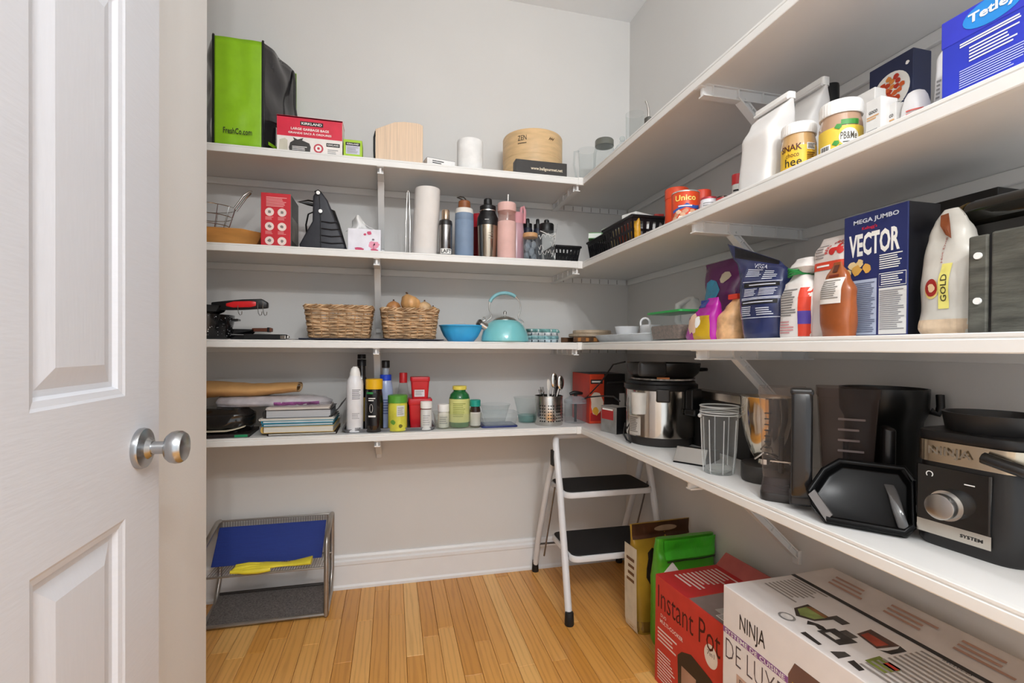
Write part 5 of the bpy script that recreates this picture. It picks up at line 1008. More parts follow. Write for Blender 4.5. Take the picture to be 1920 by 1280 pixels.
def cap(t, r, h, a, z0, z1, m, name='cap', n=28, ribs=False): MB().lathe([(a*r, z0*h), (a*r, z1*h-.002), (a*r*.93, z1*h)], n).build(name, m, t, smooth=35)
wsp = mat('e9e9ec', .3)
t, r, h = bt('spray_can', 'tall white spray can with a domed cap at the tray end', 649, 682, 687, 2.10, [(.93, 0), (.97, .01), (.97, .70), (.9, .78), (.62, .86)], wsp)
MB().lathe([(r*.62, h*.855), (r*.60, h*.90), (r*.45, h*.97), (r*.2, h)], 28).build('cap', WHITE, t, smooth=40); lines(t, -r*.3, r*.75, h*.50, h*.66, 6, mat('8a8a90'), 'cyl', (0, 0, 0), wrap=r*.975); lines(t, -r*.3, r*.6, h*.2, h*.3, 4, mat('b0b0b4'), 'cyl', (0, 0, 0), wrap=r*.975)
mb = MB(); f_ = facef('cyl', (0, 0, 0), r*.975)
for k in range(8): mb.add([f_(Vector((a, b, .0008))) for a, b in ((r*(.05+.09*k), h*.02), (r*(.09+.09*k+.02*(k % 2)), h*.02), (r*(.09+.09*k+.02*(k % 2)), h*.07), (r*(.05+.09*k), h*.07))], [(0, 1, 2, 3)])
mb.build('barcode', INK, t)
t, r, h = bt('vinegar_bottle', 'dark glass bottle with a black cap behind the spray can', 659, 697, 664, 2.20, [(.95, 0), (1, .02), (1, .45), (.75, .6), (.42, .70), (.38, .85)], mat('17120f', .08, coat=.6)); cap(t, r, h, .45, .84, .93, DARK); cap(t, r, h, .42, .94, 1.0, DARK, 'stopper'); patch(t, (-r*.3, r*.9, h*.1, h*.42), mat('b8953a', .5), 'cyl', (0, 0, 0), wrap=r)
t, r, h = bt('syrup_bottle', 'dark brown bottle with a bright yellow cap', 684, 719, 710, 2.095, [(.95, 0), (1, .02), (1, .55), (.92, .72), (.86, .80)], mat('1d1513', .12, coat=.5)); cap(t, r, h, .92, .81, 1.0, mat('e8b418', .4)); patch(t, (-r*.9, r*.3, h*.12, h*.74), mat('141418', .3), 'cyl', (0, 0, 0), wrap=r*.99, lift=.001, name='label')
patch(t, (-r*.88, -r*.1, h*.72, h*.76), mat('2f8a4a'), 'cyl', (0, 0, 0), wrap=r*.99, lift=.0014); lines(t, -r*.6, r*.15, h*.58, h*.66, 2, PAPER, 'cyl', (0, 0, 0), wrap=r*.99, lift=.002); lines(t, -r*.6, r*.2, h*.28, h*.32, 1, PAPER, 'cyl', (0, 0, 0), wrap=r*.99, lift=.002, fill=.8); MB().tube([((r*.99+.0015)*sin(-.3+.16*cos(a*pi/6)), -(r*.99+.0015)*cos(-.3+.16*cos(a*pi/6)), h*.45+h*.08*sin(a*pi/6)) for a in range(12)], .0007, 4, True).build('printed_ring', PAPER, t)
t, r, h = bt('blue_bottle', 'pale blue bottle with a blue collar and black spout', 709, 737, 702, 2.19, [(.95, 0), (1, .02), (1, .7), (.85, .85), (.72, .9)], mat('a9b6d8', .2)); cap(t, r, h, .78, .89, 1.0, mat('2448c8', .4), 'collar'); cap(t, r, h, .42, 1.0, 1.13, mat('9aa6b4', .2), 'neck'); cap(t, r, h, .55, 1.13, 1.27, DARK); lines(t, -r*.8, r*.8, h*.25, h*.55, 6, mat('5a6aa0'), 'cyl', (0, 0, 0), wrap=r)
t, r, h = bt('soy_bottle', 'clear sauce bottle with a red cap and dark sauce', 741, 771, 713, 2.19, [(.95, 0), (1, .02), (1, .45), (.7, .75), (.48, .98)], plas('b9b6b2', .12)); MB().lathe([(r*.9, h*.01), (r*.96, h*.03), (r*.96, h*.45), (r*.85, h*.55)], 28).build('sauce', mat('1a0f0c', .2), t, smooth=40); cap(t, r, h, .5, .95, 1.17, mat('b81f24', .4))
# red tubs
rdp = mat('c8202a', .35)
def tub(label, l, r, top, Y, zb_, hpx):
    xc, w, h = BK(3, l, r, top, Y, 760); t = thing('red_tub', label, 'container', (xc, Y, zb_), 0, 'red plastic tubs'); h = at((l+r)/2, top, 1, Y).z-zb_
    MB().loft([[(p[0], p[1], zz) for p in rrect(w*k, w*.8*k, .008)] for k, zz in ((.80, 0), (.82, .002), (.95, h*.84))]).build('tub', rdp, t, smooth=35); MB().prism(rrect(w, w*.84, .009), h*.80, h, 'z').build('lid', rdp, t, smooth=35, bevel=.002); return t, w, h
t1, w1, h1_ = tub('lower red plastic tub with a lid on the tray', 765, 809, 746, 2.155, z+dz, 0)
t2, w2, h2_ = tub('upper red plastic tub with a pale label, stacked on the other', 769, 805, 706, 2.155, z+dz+h1_, 0); patch(t2, (-w2*.3, w2*.22, h2_*.1, h2_*.42), mat('d9cfd4', .5), 'front', (0, -w2*.372, 0), lift=.002); lines(t2, -w2*.26, w2*.18, h2_*.15, h2_*.38, 3, GREY, 'front', (0, -w2*.372, 0), lift=.0026)
t, r, h = bt('lemon_jar', 'yellow and green drink jar with a green lid in the tray', 727, 764, 740, 2.095, [(.93, 0), (1, .03), (.97, .3), (.97, .72), (.92, .8)], mat('d9d44e', .3, var=.15, vs=20)); cap(t, r, h, 1.0, .79, 1.0, mat('5aa038', .4), 'lid'); patch(t, (-r*.1, r*.75, h*.42, h*.72), mat('d5d8d0', .5), 'cyl', (0, 0, 0), wrap=r*.985); lines(t, 0, r*.65, h*.46, h*.68, 4, GREY, 'cyl', (0, 0, 0), wrap=r*.985, lift=.001); patch(t, blob(r*.25, (-r*.5, h*.26), 10), mat('6aa03a'), 'cyl', (0, 0, 0), wrap=r*.985); patch(t, blob(r*.2, (r*.3, h*.15), 8), mat('6b6a2a'), 'cyl', (0, 0, 0), wrap=r*.985)
t, r, h = bt('salt_shaker', 'small white shaker with a white screw cap in front of the red tubs', 788, 810, 752, 2.088, [(.93, 0), (.97, .02), (.97, .68), (.85, .72)], mat('dcdbd8', .35)); cap(t, r, h, 1.0, .76, 1.0, WHITE); lines(t, -r*.6, r*.7, h*.15, h*.55, 5, mat('b8b8b8'), 'cyl', (0, 0, 0), wrap=r*.975); MB().lathe([(r*.86, h*.70), (r*.86, h*.77)], 24).build('clear_neck', mat('8a6f66', .2), t)
# clear organiser tub with pill bottles
xa, xb_ = at(816, 800, 1, 2.085).x, at(904, 800, 1, 2.085).x; w = xb_-xa; hh = sz4(860, 776, 2.085)
t = thing('organiser_tub', 'shallow frosted plastic tub holding pill bottles', 'tub', ((xa+xb_)/2, 2.155, z)); d = .14
MB().loft([[(p[0], p[1], zz) for p in rrect(w*k, d*k, .015)] for k, zz in ((.9, 0), (.92, .002), (.99, hh*.9), (1.02, hh))], True, False).build('tub', plas('e4e4c4', .16, .15), t, smooth=40)
dz2 = .0045
t, r, h = bt('pill_bottle', 'white pill bottle with a ribbed cap at the left of the tub', 821, 842, 757, 2.125, [(.95, 0), (1, .03), (1, .6), (.85, .68)], mat('dcd8cd', .4), dz=dz2); cap(t, r, h, 1.02, .68, 1.0, WHITE); lines(t, -r*.8, r*.8, h*.15, h*.5, 4, GREY, 'cyl', (0, 0, 0), wrap=r)
t, r, h = bt('vitamin_bottle', 'large green vitamin bottle with a yellow label and cap', 842, 881, 723, 2.14, [(.95, 0), (1, .02), (1, .70), (.9, .79), (.6, .87), (.6, .92)], mat('1f6a38', .15, coat=.4), dz=dz2); cap(t, r, h, .68, .91, 1.0, mat('e8d860', .4)); patch(t, (-r*1.5, r*1.5, h*.12, h*.69), mat('d4d68a', .5), 'cyl', (0, 0, 0), wrap=r, name='label', sub=30); lines(t, -r*.7, r*.6, h*.25, h*.6, 8, mat('96a050'), 'cyl', (0, 0, 0), wrap=r, lift=.001)
t, r, h = bt('teal_cap_bottle', 'small dark bottle with a teal cap at the right of the tub', 881, 901, 749, 2.115, [(.95, 0), (1, .03), (1, .62), (.85, .75)], mat('3a2a24', .15), dz=dz2); cap(t, r, h, 1.0, .76, 1.0, mat('1f9a8a', .4)); patch(t, (-r*1.2, r*1.2, h*.05, h*.55), mat('d8d4d0', .5), 'cyl', (0, 0, 0), wrap=r, name='label', sub=20)
# food containers with blue lid
xa, xb_ = at(903, 790, 1, 2.10).x, at(972, 790, 1, 2.10).x; w = xb_-xa; hh = sz4(938, 772, 2.10)
t = thing('lunch_container', 'clear rectangular container resting on a navy lid', 'container', ((xa+xb_)/2, 2.15, z+.0075))
lo = thing('navy_lid', 'navy plastic lid under the clear rectangular container', 'lid', ((xa+xb_)/2-.003, 2.15, z)); MB().prism(rrect(w*.98, .13, .015), 0, .0072, 'z').build('lid', mat('2a3570', .4), lo, smooth=40, bevel=.002)
fro = plas('dfe6ea', .13, .12)
MB().loft([[(p[0], p[1], zz) for p in rrect(w*k, .125*k, .015)] for k, zz in ((.84, 0), (.86, .002), (.98, hh*.75), (1.04, hh*.78), (1.04, hh*.83))], True, False).build('tub', fro, t, smooth=40)
gl2 = plas('dfeae8', .05)
c, r, h = CYL(900, 956, 757, 1, 2.27, z); t = thing('glass_dish', 'round glass dish behind the clear rectangular container', 'dish', c); MB().lathe(shell([(r*.65, 0), (r*.7, .003), (r*.9, h*.7), (r*1.0, h*.95), (r*1.05, h)], 0), 32, cap1=False).build('dish', gl2, t, smooth=50)
c, r, h = CYL(964, 1012, 744, 1, 2.22, z); t = thing('glass_bowl', 'teal tinted glass bowl behind the cutlery holder', 'bowl', c); MB().lathe(shell([(r*.6, 0), (r*.66, .003), (r*.8, h*.5), (r*1.0, h*.94), (r*1.08, h)], 0), 32, cap1=False).build('bowl', plas('bcd8d4', .06), t, smooth=50); MB().lathe([(r*.6, .004), (r*.72, h*.3)], 32, cap0=True, cap1=False).build('tinted_base', plas('4f9a92', .35), t, smooth=50)
# perforated cutlery holder
c, r, h = CYL(1003, 1055, 741, 1, 2.135, z); t = thing('cutlery_holder', 'perforated steel cylinder holding cutlery', 'utensil holder', c)
hs = steel(.25); MB().lathe(shell([(r*.97, 0), (r, .003), (r, h-.002), (r*.99, h)], .0015), 44, cap1=False).build('cylinder', hs, t, smooth=40)
MB().lathe([(r*1.015, h-.004), (r*1.02, h-.002), (r*1.015, h)], 44, cap0=False, cap1=False).build('rim', hs, t, smooth=40)
mb = MB(); f_ = facef('cyl', (0, 0, 0), r)
for gI in range(4):
    for i in range(3):
        for j in range(6):
            u = (-.95+gI*.62+i*.17)*r; v = h*(.16+.105*j); mb.add([f_(Vector((u+.0032*cos(a*pi/4), v+.0032*sin(a*pi/4), .0012))) for a in range(8)], [tuple(range(8))])
mb.build('punched_holes', mat('1a1918', .7), t)['kind'] = 'stuff'
def cutlery(name, label, dx, dy, lean, ln, m, kind):
    o = thing(name, label, 'cutlery', (c[0]+dx*.5, c[1]+dy*.5, z+.005), 0, 'cutlery in the steel holder'); dv = Vector((lean[0], lean[1], 1)).normalized(); b = Vector((0, 0, 0))
    MB().tube([b, b+dv*ln*.5, b+dv*ln*.75], [.0045, .006, .0045], 8, flat=.5).build('handle', m, o, smooth=50)
    e = b+dv*ln*.74
    if kind == 'fork':
        MB().tube([e, e+dv*.012, e+dv*.02], [.003, .007, .009], 8, flat=.3).build('neck', m, o)
        for k in (-1, 0, 1): MB().tube([e+dv*.018+Vector((k*.006, 0, 0)), e+dv*(ln*.26)+Vector((k*.007, 0, 0))], .0014, 5).build('tine', m, o)
    elif kind == 'spoon': MB().ball((0, 0, 0), 1, 14, 8).build('bowl', m, o, smooth=60, fn=lambda v: e+dv*(ln*.13)+Vector((v.x*.017, v.y*.005, v.z*ln*.16)))
    else: MB().loft([[tuple(e+dv*s+Vector((x, y, 0))) for x, y in ((-.006*k, -.0008), (.008*k, -.0008), (.008*k, .0008), (-.006*k, .0008))] for s, k in ((0, .6), (.02, 1), (ln*.2, 1.1), (ln*.26, .25))]).build('blade', m, o)
ht2 = sz4(1035, 703, 2.135)
cutlery('fork', 'steel fork leaning left out of the cutlery holder', -.012, .0, (-.26, -.1), ht2*.72, steel(.2), 'fork')
cutlery('fork', 'second steel fork with its tines half sunk in the holder', -.006, .02, (-.14, .1), ht2*.74, steel(.2), 'fork')
cutlery('paring_knife', 'knife with a white handle end rising from the holder', -.0, -.0, (-.02, 0), ht2*.90, mat('d9d4cc', .3), 'knife')
cutlery('spoon', 'tall steel spoon upright in the cutlery holder', .012, 0, (.10, 0), ht2*1.0, steel(.15), 'spoon')
cutlery('spoon', 'steel spoon leaning right out of the cutlery holder', .02, .01, (.26, 0), ht2*.97, steel(.15), 'spoon')
cutlery('table_knife', 'dark bladed knife leaning right in the holder', .02, .02, (.22, .1), ht2*.82, mat('4a4644', .3, metal=.8), 'knife')
# chopper bowl
c, r, h = CYL(1058, 1100, 742, 1, 2.17, z); t = thing('chopper', 'clear chopper bowl with a black pull handle in the corner', 'food chopper', c)
clr = plas('d5dce4', .08)
MB().lathe(shell([(r*.93, 0), (r*.97, .003), (r, h*.78)], 0), 36, cap1=False).build('bowl', clr, t, smooth=45); MB().lathe([(r*1.03, h*.74), (r*1.03, h*.86), (r*.8, h*.92), (r*.5, h), (.004, h)], 36).build('lid', plas('c9d0d8', .25), t, smooth=40)
MB().lathe([(.006, .003), (.007, h*.7)], 12).build('blade_post', DARK, t); MB().tube([(-r*.6, -.005, h*1.08), (-r*.2, -.008, h*1.14), (r*.2, -.008, h*1.12), (r*.6, -.005, h*1.1)], [.007, .009, .009, .006], 10).build('pull_handle', DARK, t, smooth=50); MB().lathe([(.008, h*.99), (.008, h*1.1)], 12).build('handle_stem', DARK, t)

# ================================================================== LOWEST SHELF, RIGHT WALL
# orange box with window
t = carton('orange_box', 'upright orange and black appliance carton in the corner', 'box', (1.085, 2.22, z), 0, .18, .22, .232, mat('1d1a1a', .4))
xo = at(1100, 730, 1, 2.11).x; t.location.x = xo+.105
patch(t, (-.09, -.018, .001, .231), mat('d9482a', .45, var=.15, vs=8), 'front', (0, -.11, 0), name='orange_panel'); patch(t, (-.11, .11, .001, .231), mat('cc3a26', .45, var=.15, vs=8), 'left', (-.09, 0, 0), name='orange_side')
patch(t, (-.085, -.025, .186, .206), INK, 'front', (0, -.11, 0), lift=.001); lines(t, -.08, -.03, .188, .204, 1, PAPER, 'front', (0, -.11, 0), lift=.0016, ragged=.1)
patch(t, blob(.03, (-.055, .10), 12, 1.7), mat('d9c9b8'), 'front', (0, -.11, 0), lift=.0012); patch(t, blob(.014, (-.06, .06), 10, 1.4), mat('e0a83a'), 'front', (0, -.11, 0), lift=.0016); patch(t, (-.085, -.02, .012, .05), mat('a81f1f'), 'front', (0, -.11, 0), lift=.001)
patch(t, (-.012, .085, .06, .2), mat('2f2b2b', .2), 'front', (0, -.11, 0)); MB().tube([(-.005, -.118, .19), (.08, -.118, .195)], .005, 8).build('printed_handle', mat('3a3838', .3), t); patch(t, (.06, .088, .06, .14), mat('c9c6c2'), 'front', (0, -.11, 0), lift=.001)
# small black and red box
yq = 1.80
t = carton('mini_box', 'little black box with a red and silver top in front of the orange carton', 'box', (.908, 1.875, z), .25, .06, .10, .11, mat('1a1a1c', .4))
patch(t, (-.05, .05, .001, .109), mat('8d8b88', .35, var=.2), 'left', (-.03, 0, 0)); patch(t, (-.045, .03, .055, .1), mat('a8282a'), 'left', (-.03, 0, 0), lift=.0009); lines(t, -.04, .03, .09, .104, 1, PAPER, 'left', (-.03, 0, 0), lift=.0014); patch(t, (-.03, .03, -.05, .05), mat('b9b6b2', .4), 'top', (0, 0, .11))
# pressure cooker
pc = Vector((1.0, 1.70, z)); c, r, h = CYL(1172, 1306, 716, 0, .985, z, 780); h *= 1.03
t = thing('pressure_cooker', 'large stainless electric pressure cooker with black base and lid', 'pressure cooker', c, -math.atan2(c[0], c[1]))
MB().lathe([(r*.86, 0), (r*.9, .004), (r*.93, .03), (r*.97, .034)], 48).build('base', mat('2a2624', .4), t, smooth=40)
MB().lathe([(r*.97, .033), (r*.975, .04), (r*.975, h*.86), (r*.97, h*.88)], 56).build('steel_shell', mat('cbc6bf', .13, metal=1, var=.02), t, smooth=40)
MB().lathe([(r*1.0, h*.86), (r*1.04, h*.88), (r*1.04, h*.95), (r*.98, h*.965), (r*.96, h*1.0), (r*.6, h*1.01)], 48).build('lid', DARK, t, smooth=40)
for a in (.95, -.95-pi/2-.7):
    q = MB(); q.box(-.035, .035, -.045, 0, h*.50, h*.60); q.build('side_handle', DARK, t, bevel=.006, fn=lambda v, a=a: Matrix.Rotation(a, 3, 'Z') @ (v+Vector((0, -r*.96, 0)))); MB().box(-.03, .03, -.03, 0, h*.58, h*.9).build('handle_bracket', DARK, t, bevel=.005, fn=lambda v, a=a: Matrix.Rotation(a, 3, 'Z') @ (v+Vector((0, -r*.97, 0))))
MB().box(-.024, .024, -.022, .004, h*.70, h*.9).build('latch', mat('2a2827', .4), t, bevel=.006, fn=lambda v: Matrix.Rotation(.0, 3, 'Z') @ (v+Vector((.01, -r*.985, 0))))
MB().lathe([(.026, h*.50), (.03, h*.83)], 20).build('condensation_cup', mat('d9d6d0', .3, alpha=.8), t, smooth=40, fn=lambda v: Matrix.Rotation(-.62, 3, 'Z') @ (v+Vector((0, -r*.97, 0))))
patch(t, (-.03, .03, h*.16, h*.46), mat('b9b4ad', .5), 'cyl', (0, 0, 0), wrap=r*.976, name='rating_label').rotation_euler.z = -.8; lines(t, -.026, .02, h*.2, h*.44, 9, mat('6b6660'), 'cyl', (0, 0, 0), wrap=r*.976, lift=.001).rotation_euler.z = -.8
MB().tube([(-r*.86, -.03, .03), (-r*.98, -.05, .07), (-r*1.02, -.04, .03), (-r*.92, -.05, .008), (-r*.8, -.08, .006)], .0035, 8).build('power_socket_cord', DARK, t, smooth=50)
# griddle on top
zt = z+h*1.01
g_ = thing('electric_griddle', 'black electric pan lying on top of the pressure cooker', 'pan', (c[0]+.01, c[1], zt), -math.atan2(c[0], c[1]))
MB().lathe([(r*.6, 0), (r*.8, .004), (r*1.0, .03), (r*1.04, .058), (r*1.04, .064), (r*.98, .064), (r*.9, .035)], 48).build('pan', mat('1e1d1d', .3), g_, smooth=40)
MB().lathe([(r*.88, .002), (r*.9, .008)], 48, cap0=False, cap1=False).build('printed_rim', mat('b9b4ac', .4, var=.5, vs=60), g_); MB().box(-r*1.02, -r*.25, -r*1.03, -r*.8, .018, .070).build('front_grip', mat('2b2a2a', .35), g_, bevel=.010, seg=3, smooth=50, fn=lambda v: Matrix.Rotation(.35, 3, 'Z') @ v)
MB().tube([(r*.95, 0, .04), (r*1.2, -.02, .042)], [.008, .006], 8).build('handle', DARK, g_); patch(g_, (-.02, .022, .006, .014), mat('c97a3a'), 'cyl', (0, 0, 0), wrap=r*.86, lift=.004)
cord = MB().tube([Vector(p) for p in [at(1172, 678, 0, .93), at(1150, 683, 0, .92), at(1128, 715, 0, .91), at(1100, 745, 0, .895), at(1091, 748, 0, .89), at(1106, 744, 0, .885), at(1130, 742, 0, .885), at(1150, 743, 0, .88), at(1162, 752, 0, .875)]], .0032, 8).build('cord', DARK, g_, smooth=50)
bpy.context.view_layer.update(); cord.matrix_parent_inverse = (Matrix.Translation(g_.location) @ Matrix.Rotation(g_.rotation_euler.z, 4, 'Z')).inverted()
# kitchen scale with steel front
q = at(1283, 868, 2, z); t = thing('kitchen_scale', 'black kitchen scale with a tilted brushed steel panel', 'scale', (q.x+.03, q.y+.0, z), -.95)
MB().prism([(-.035, 0), (.10, 0), (.10, .03), (.0, .045), (-.025, .012)], -.05, .05, 'y').build('base', DARK, t, bevel=.002, fn=lambda v: Vector((v.y, v.x, v.z)))
MB().hexa([(-.047, -.038, .006), (.047, -.038, .006), (.047, -.034, .006), (-.047, -.034, .006), (-.047, -.008, .047), (.047, -.008, .047), (.047, -.004, .047), (-.047, -.004, .047)]).build('steel_panel', mat('c4c2bf', .3, metal=1, var=.06, vs=4), t, bevel=.001)
# tall clear cup
c, r, h = CYL(1312, 1386, 759, 0, .905, z, 820); q = at(1350, 898, 2, z)
t = thing('smoothie_cup', 'tall clear ribbed blender cup at the shelf edge', 'cup', c, -.6)
acr = plas('f0f0ee', .05, k=.7)
n = 48; prof = [(.74, 0), (.80, .02), (.9, .35), (.97, .8), (1.0, .86), (1.0, 1)]
MB().loft([[(rr*r*(1+(.012*cos(j*pi/3) if zz < .84 else 0))*cos(2*pi*j/n), rr*r*(1+(.012*cos(j*pi/3) if zz < .84 else 0))*sin(2*pi*j/n), zz*h) for j in range(n)] for rr, zz in prof], True, False).build('cup', acr, t, smooth=45)
for zz in (.87, .905, .985): MB().tube([(r*1.01*cos(2*pi*j/32), r*1.01*sin(2*pi*j/32), h*zz) for j in range(32)], .0018, 6, True).build('thread_ring', plas('f0f0ee', .35), t, smooth=60)
for k in range(8): a = 2*pi*k/8+.2; MB().tube([(r*rr*1.005*cos(a), r*rr*1.005*sin(a), h*zz) for rr, zz in prof[1:4]], .0016, 5).build('rib', plas('ffffff', .3), t, smooth=60)
for a in (.3, 3.4): MB().ball((r*1.04*cos(a), r*1.04*sin(a), h*.84), .006, 10, 6).build('lug', plas('f0f0ee', .45), t, smooth=60)
MB().lathe([(r*.5, .004), (r*.7, .012), (r*.72, .016)], 32).build('thick_base', plas('e9e8e4', .25), t, smooth=40)
# stand mixer
q = at(1404, 912, 2, z); mx, my_ = q.x+.055, q.y+.06
t = thing('stand_mixer', 'stand mixer with a polished steel bowl behind the clear cup', 'mixer', (mx+.035, my_-.015, z), -.6)
rb = .062; hb_ = at(1410, 742, 0, mx).z-z
MB().prism(rrect(.12, .12, .05, 8), 0, .045, 'z').build('base', mat('33302d', .45), t, bevel=.004, smooth=40)
MB().lathe(shell([(rb*.45, .06), (rb*.6, .075), (rb*.85, .12), (rb*1.0, .17), (rb*1.02, hb_-.005), (rb*1.08, hb_)], .002), 44, cap1=False).build('bowl', mat('c9c0b2', .12, metal=1, var=.02), t, smooth=45)
MB().lathe([(.02, .044), (.018, .062)], 16).build('bowl_foot', chrome, t); MB().tube([(-rb*.5, -.05, .065), (-rb*.2, -.062, .085), (.02, -.06, .07), (.035, -.055, .048)], .003, 8).build('bowl_clip', chrome, t, smooth=50)
MB().box(.045, .075, .03, .06, .04, hb_-.02).build('column', DARK, t, bevel=.008)
hA, hB = at(1306, 745, 0, 1.12), at(1402, 742, 0, 1.12)
hd_ = thing('steel_tray', 'brushed steel tray standing behind the clear cup', 'tray', (1.10, (hA.y+hB.y)/2, z), -pi/2)
ln = hA.y-hB.y; zt_ = at(1350, 733, 0, 1.12).z-z; zb_ = at(1350, 748, 0, 1.12).z-z
MB().box(-ln*.45, ln*.8, -.03, .03, zb_, zt_).build('rim', mat('b9b0a8', .25, metal=1), hd_, bevel=.002); MB().box(-ln*.42, ln*.75, -.026, .026, .0, zb_).build('body', mat('262423', .4), hd_, bevel=.003)
# blender jugs
tint = plas('8a7e7a', .10, tint='c9bfbb')
def jug(label, c, w, d, h, rz, tm, handle=True, hx=.45):
    t = thing('blender_jug', label, 'blender jug', c, rz)
    ks = ((.80, 0.055), (.82, .06), (.95, h*.75), (1, h*.92), (1.04, h*.925), (1.04, h))
    MB().loft([[(p[0], p[1], zz) for p in rrect(w*k, d*k, .016)] for k, zz in ks], True, False).build('jug', tm, t, smooth=35)
    MB().prism(rrect(w*.92, d*.92, .02), 0, .020, 'z').build('base_ring', mat('2f2a28', .35), t, bevel=.003, smooth=40); MB().loft([[(p[0], p[1], zz) for p in rrect(w*k, d*k, .02)] for k, zz in ((.9, .02), (.8, .055))], True, True).build('base_skirt', plas('5a5150', .45), t, smooth=40)
    MB().lathe([(.006, .06), (.006, h*.55)], 12).build('blade_shaft', DARK, t); MB().box(-w*.25, w*.25, -.006, .006, .085, .088).build('blade', steel(.2), t)
    return t
q0 = at(1430, 935, 2, z); hJ = at(1470, 728, 0, q0.x).z-z
c1 = Vector((.893, .958, z)); 
t = jug('tall clear blender jug with a thick black handle at the shelf edge', c1, .094, .094, at(1470, 729, 0, c1.x-.05).z-z, -.75, plas('d9d0cb', .05, tint='ece6e2')); hJ = at(1470, 729, 0, c1.x-.05).z-z
MB().loft([[(x, y, zz) for x, y in ((.018+o_, -.066), (.058+o_, -.066), (.058+o_, -.098-e_), (.018+o_, -.098-e_))] for o_, e_, zz in ((0, 0, .03), (0, .004, .06), (0, .006, hJ*.6), (0, .002, hJ*.9), (0, -.004, hJ*.995))]).build('handle', mat('1b1a1b', .25, coat=.3), t, bevel=.007, seg=3, smooth=50)
MB().box(.016, .06, -.096, -.04, hJ*.955, hJ*1.01).build('handle_top', mat('232223', .25), t, bevel=.005); MB().box(.016, .06, -.090, -.04, .012, .05).build('handle_foot', mat('232223', .25), t, bevel=.005)
lines(t, -.035, -.02, hJ*.35, hJ*.8, 9, INK, 'front', (0, -.0465, 0), lift=.0012, fill=.2, ragged=.4)
c2 = Vector((.98, .868, z)); h2 = at(1580, 727, 0, c2.x-.03).z-z
t = jug('second tinted blender jug behind the black handled one', c2, .108, .106, h2, -.75, tint); lines(t, -.02, .03, h2*.3, h2*.8, 6, mat('5a4d4a'), 'front', (0, -.057, 0), lift=.0012, fill=.2)
MB().box(.062, .085, -.03, .02, .02, h2*.7).build('handle', mat('1b1a1b', .25), t, bevel=.008, seg=3, smooth=50)
# big black pot
c, r, h = CYL(1572, 1740, 735, 0, 1.115, z, 760)
r = .086; t = thing('crisper_pot', 'big black nonstick pot behind the tinted jug', 'pot', (1.137, .912, z), -.9)
h = at(1660, 728, 0, 1.115).z-z
MB().lathe(shell([(r*.8, 0), (r*.84, .004), (r*.88, h*.72), (r*1.0, h*.8), (r*1.02, h)], .004), 48, cap1=False).build('pot', mat('151515', .3), t, smooth=40)
MB().tube([(r*1.0, -.02, h*.82), (r*1.14, -.02, h*.8), (r*1.2, -.015, h*.86), (r*1.19, -.01, h*.96)], .008, 8).build('side_handle', DARK, t, smooth=50)
# motor base appliance
fx, y0, y1 = .955, .690, .555
t = thing('kitchen_system', 'black food processor base with a silver dial and band', 'food processor', (fx, (y0+y1)/2, z), -pi/2+.12); w = y0-y1+.02; hb2 = at(1715, 818, 0, fx).z-z; d = .20
body = mat('1f1e1e', .33, var=.05)
MB().loft([[(p[0], p[1]+d/2, zz) for p in rrect(w*k, d*k, .035, 6)] for k, zz in ((.98, 0), (1.02, .006), (1.04, .03), (1.0, hb2*.75), (.97, hb2*.87))]).build('housing', body, t, smooth=40)
MB().prism(rrect(w*1.02, d*.98, .03, 6, (0, d/2-.004)), hb2*.80, hb2, 'z').build('silver_band', mat('c9bba5', .22, metal=1, var=.03), t, smooth=40); text(t, 'NINJA', w*.40, hb2*.10, mat('7d7468', .4), 'front', (-w*.12, -.0062, hb2*.90), bold=.01)
zr = at(1830, 772, 0, fx+.08).z-z
MB().prism(rrect(w*1.04, d*1.0, .035, 6, (0, d/2-.002)), hb2, hb2+.018, 'z').build('top_deck', DARK, t, bevel=.004, smooth=40); MB().lathe(shell([(.066, hb2+.016), (.068, hb2+.02), (.073, zr)], .004), 44, c=(.0, d*.46), cap1=False).build('collar_ring', mat('232222', .4), t, smooth=40)
MB().prism(rrect(w*.70, .006, .003, 2, (-w*.09, -.004)), hb2*.18, hb2*.76, 'z').build('control_panel', mat('0d0d0e', .12, coat=.5), t); patch(t, (-w*.42, w*.27, hb2*.12, hb2*.24), mat('c9c4bb', .25, metal=.9), 'front', (0, -.0072, 0), lift=.001, name='silver_trim'); text(t, 'SYSTEM', w*.2, hb2*.03, INK, 'front', (w*.10, -.0085, hb2*.18), bold=.02)
kz_ = hb2*.43; MB().cylY((-w*.1, kz_), .022, -.040, -.006, 36).build('dial', mat('b9b7b4', .22, metal=1, var=.05), t, smooth=40, bevel=.002); MB().cylY((-w*.1, kz_), .026, -.020, -.005, 36).build('dial_ring', chrome, t, smooth=40)
MB().tube([(-w*.30+.005*cos(a*pi/8), -.0075, hb2*.68+.005*sin(a*pi/8)) for a in range(-2, 11)], .0008, 5).build('power_mark', PAPER, t); lines(t, w*.03, w*.13, hb2*.64, hb2*.66, 1, PAPER, 'front', (0, -.007, 0), lift=.001)
MB().tube([(w*.2, -.01, hb2*.92), (w*.55, -.014, hb2*.86), (w*.8, .02, hb2*.82)], .010, 8).build('carry_bar', mat('1c1b1b', .3), t, smooth=50)
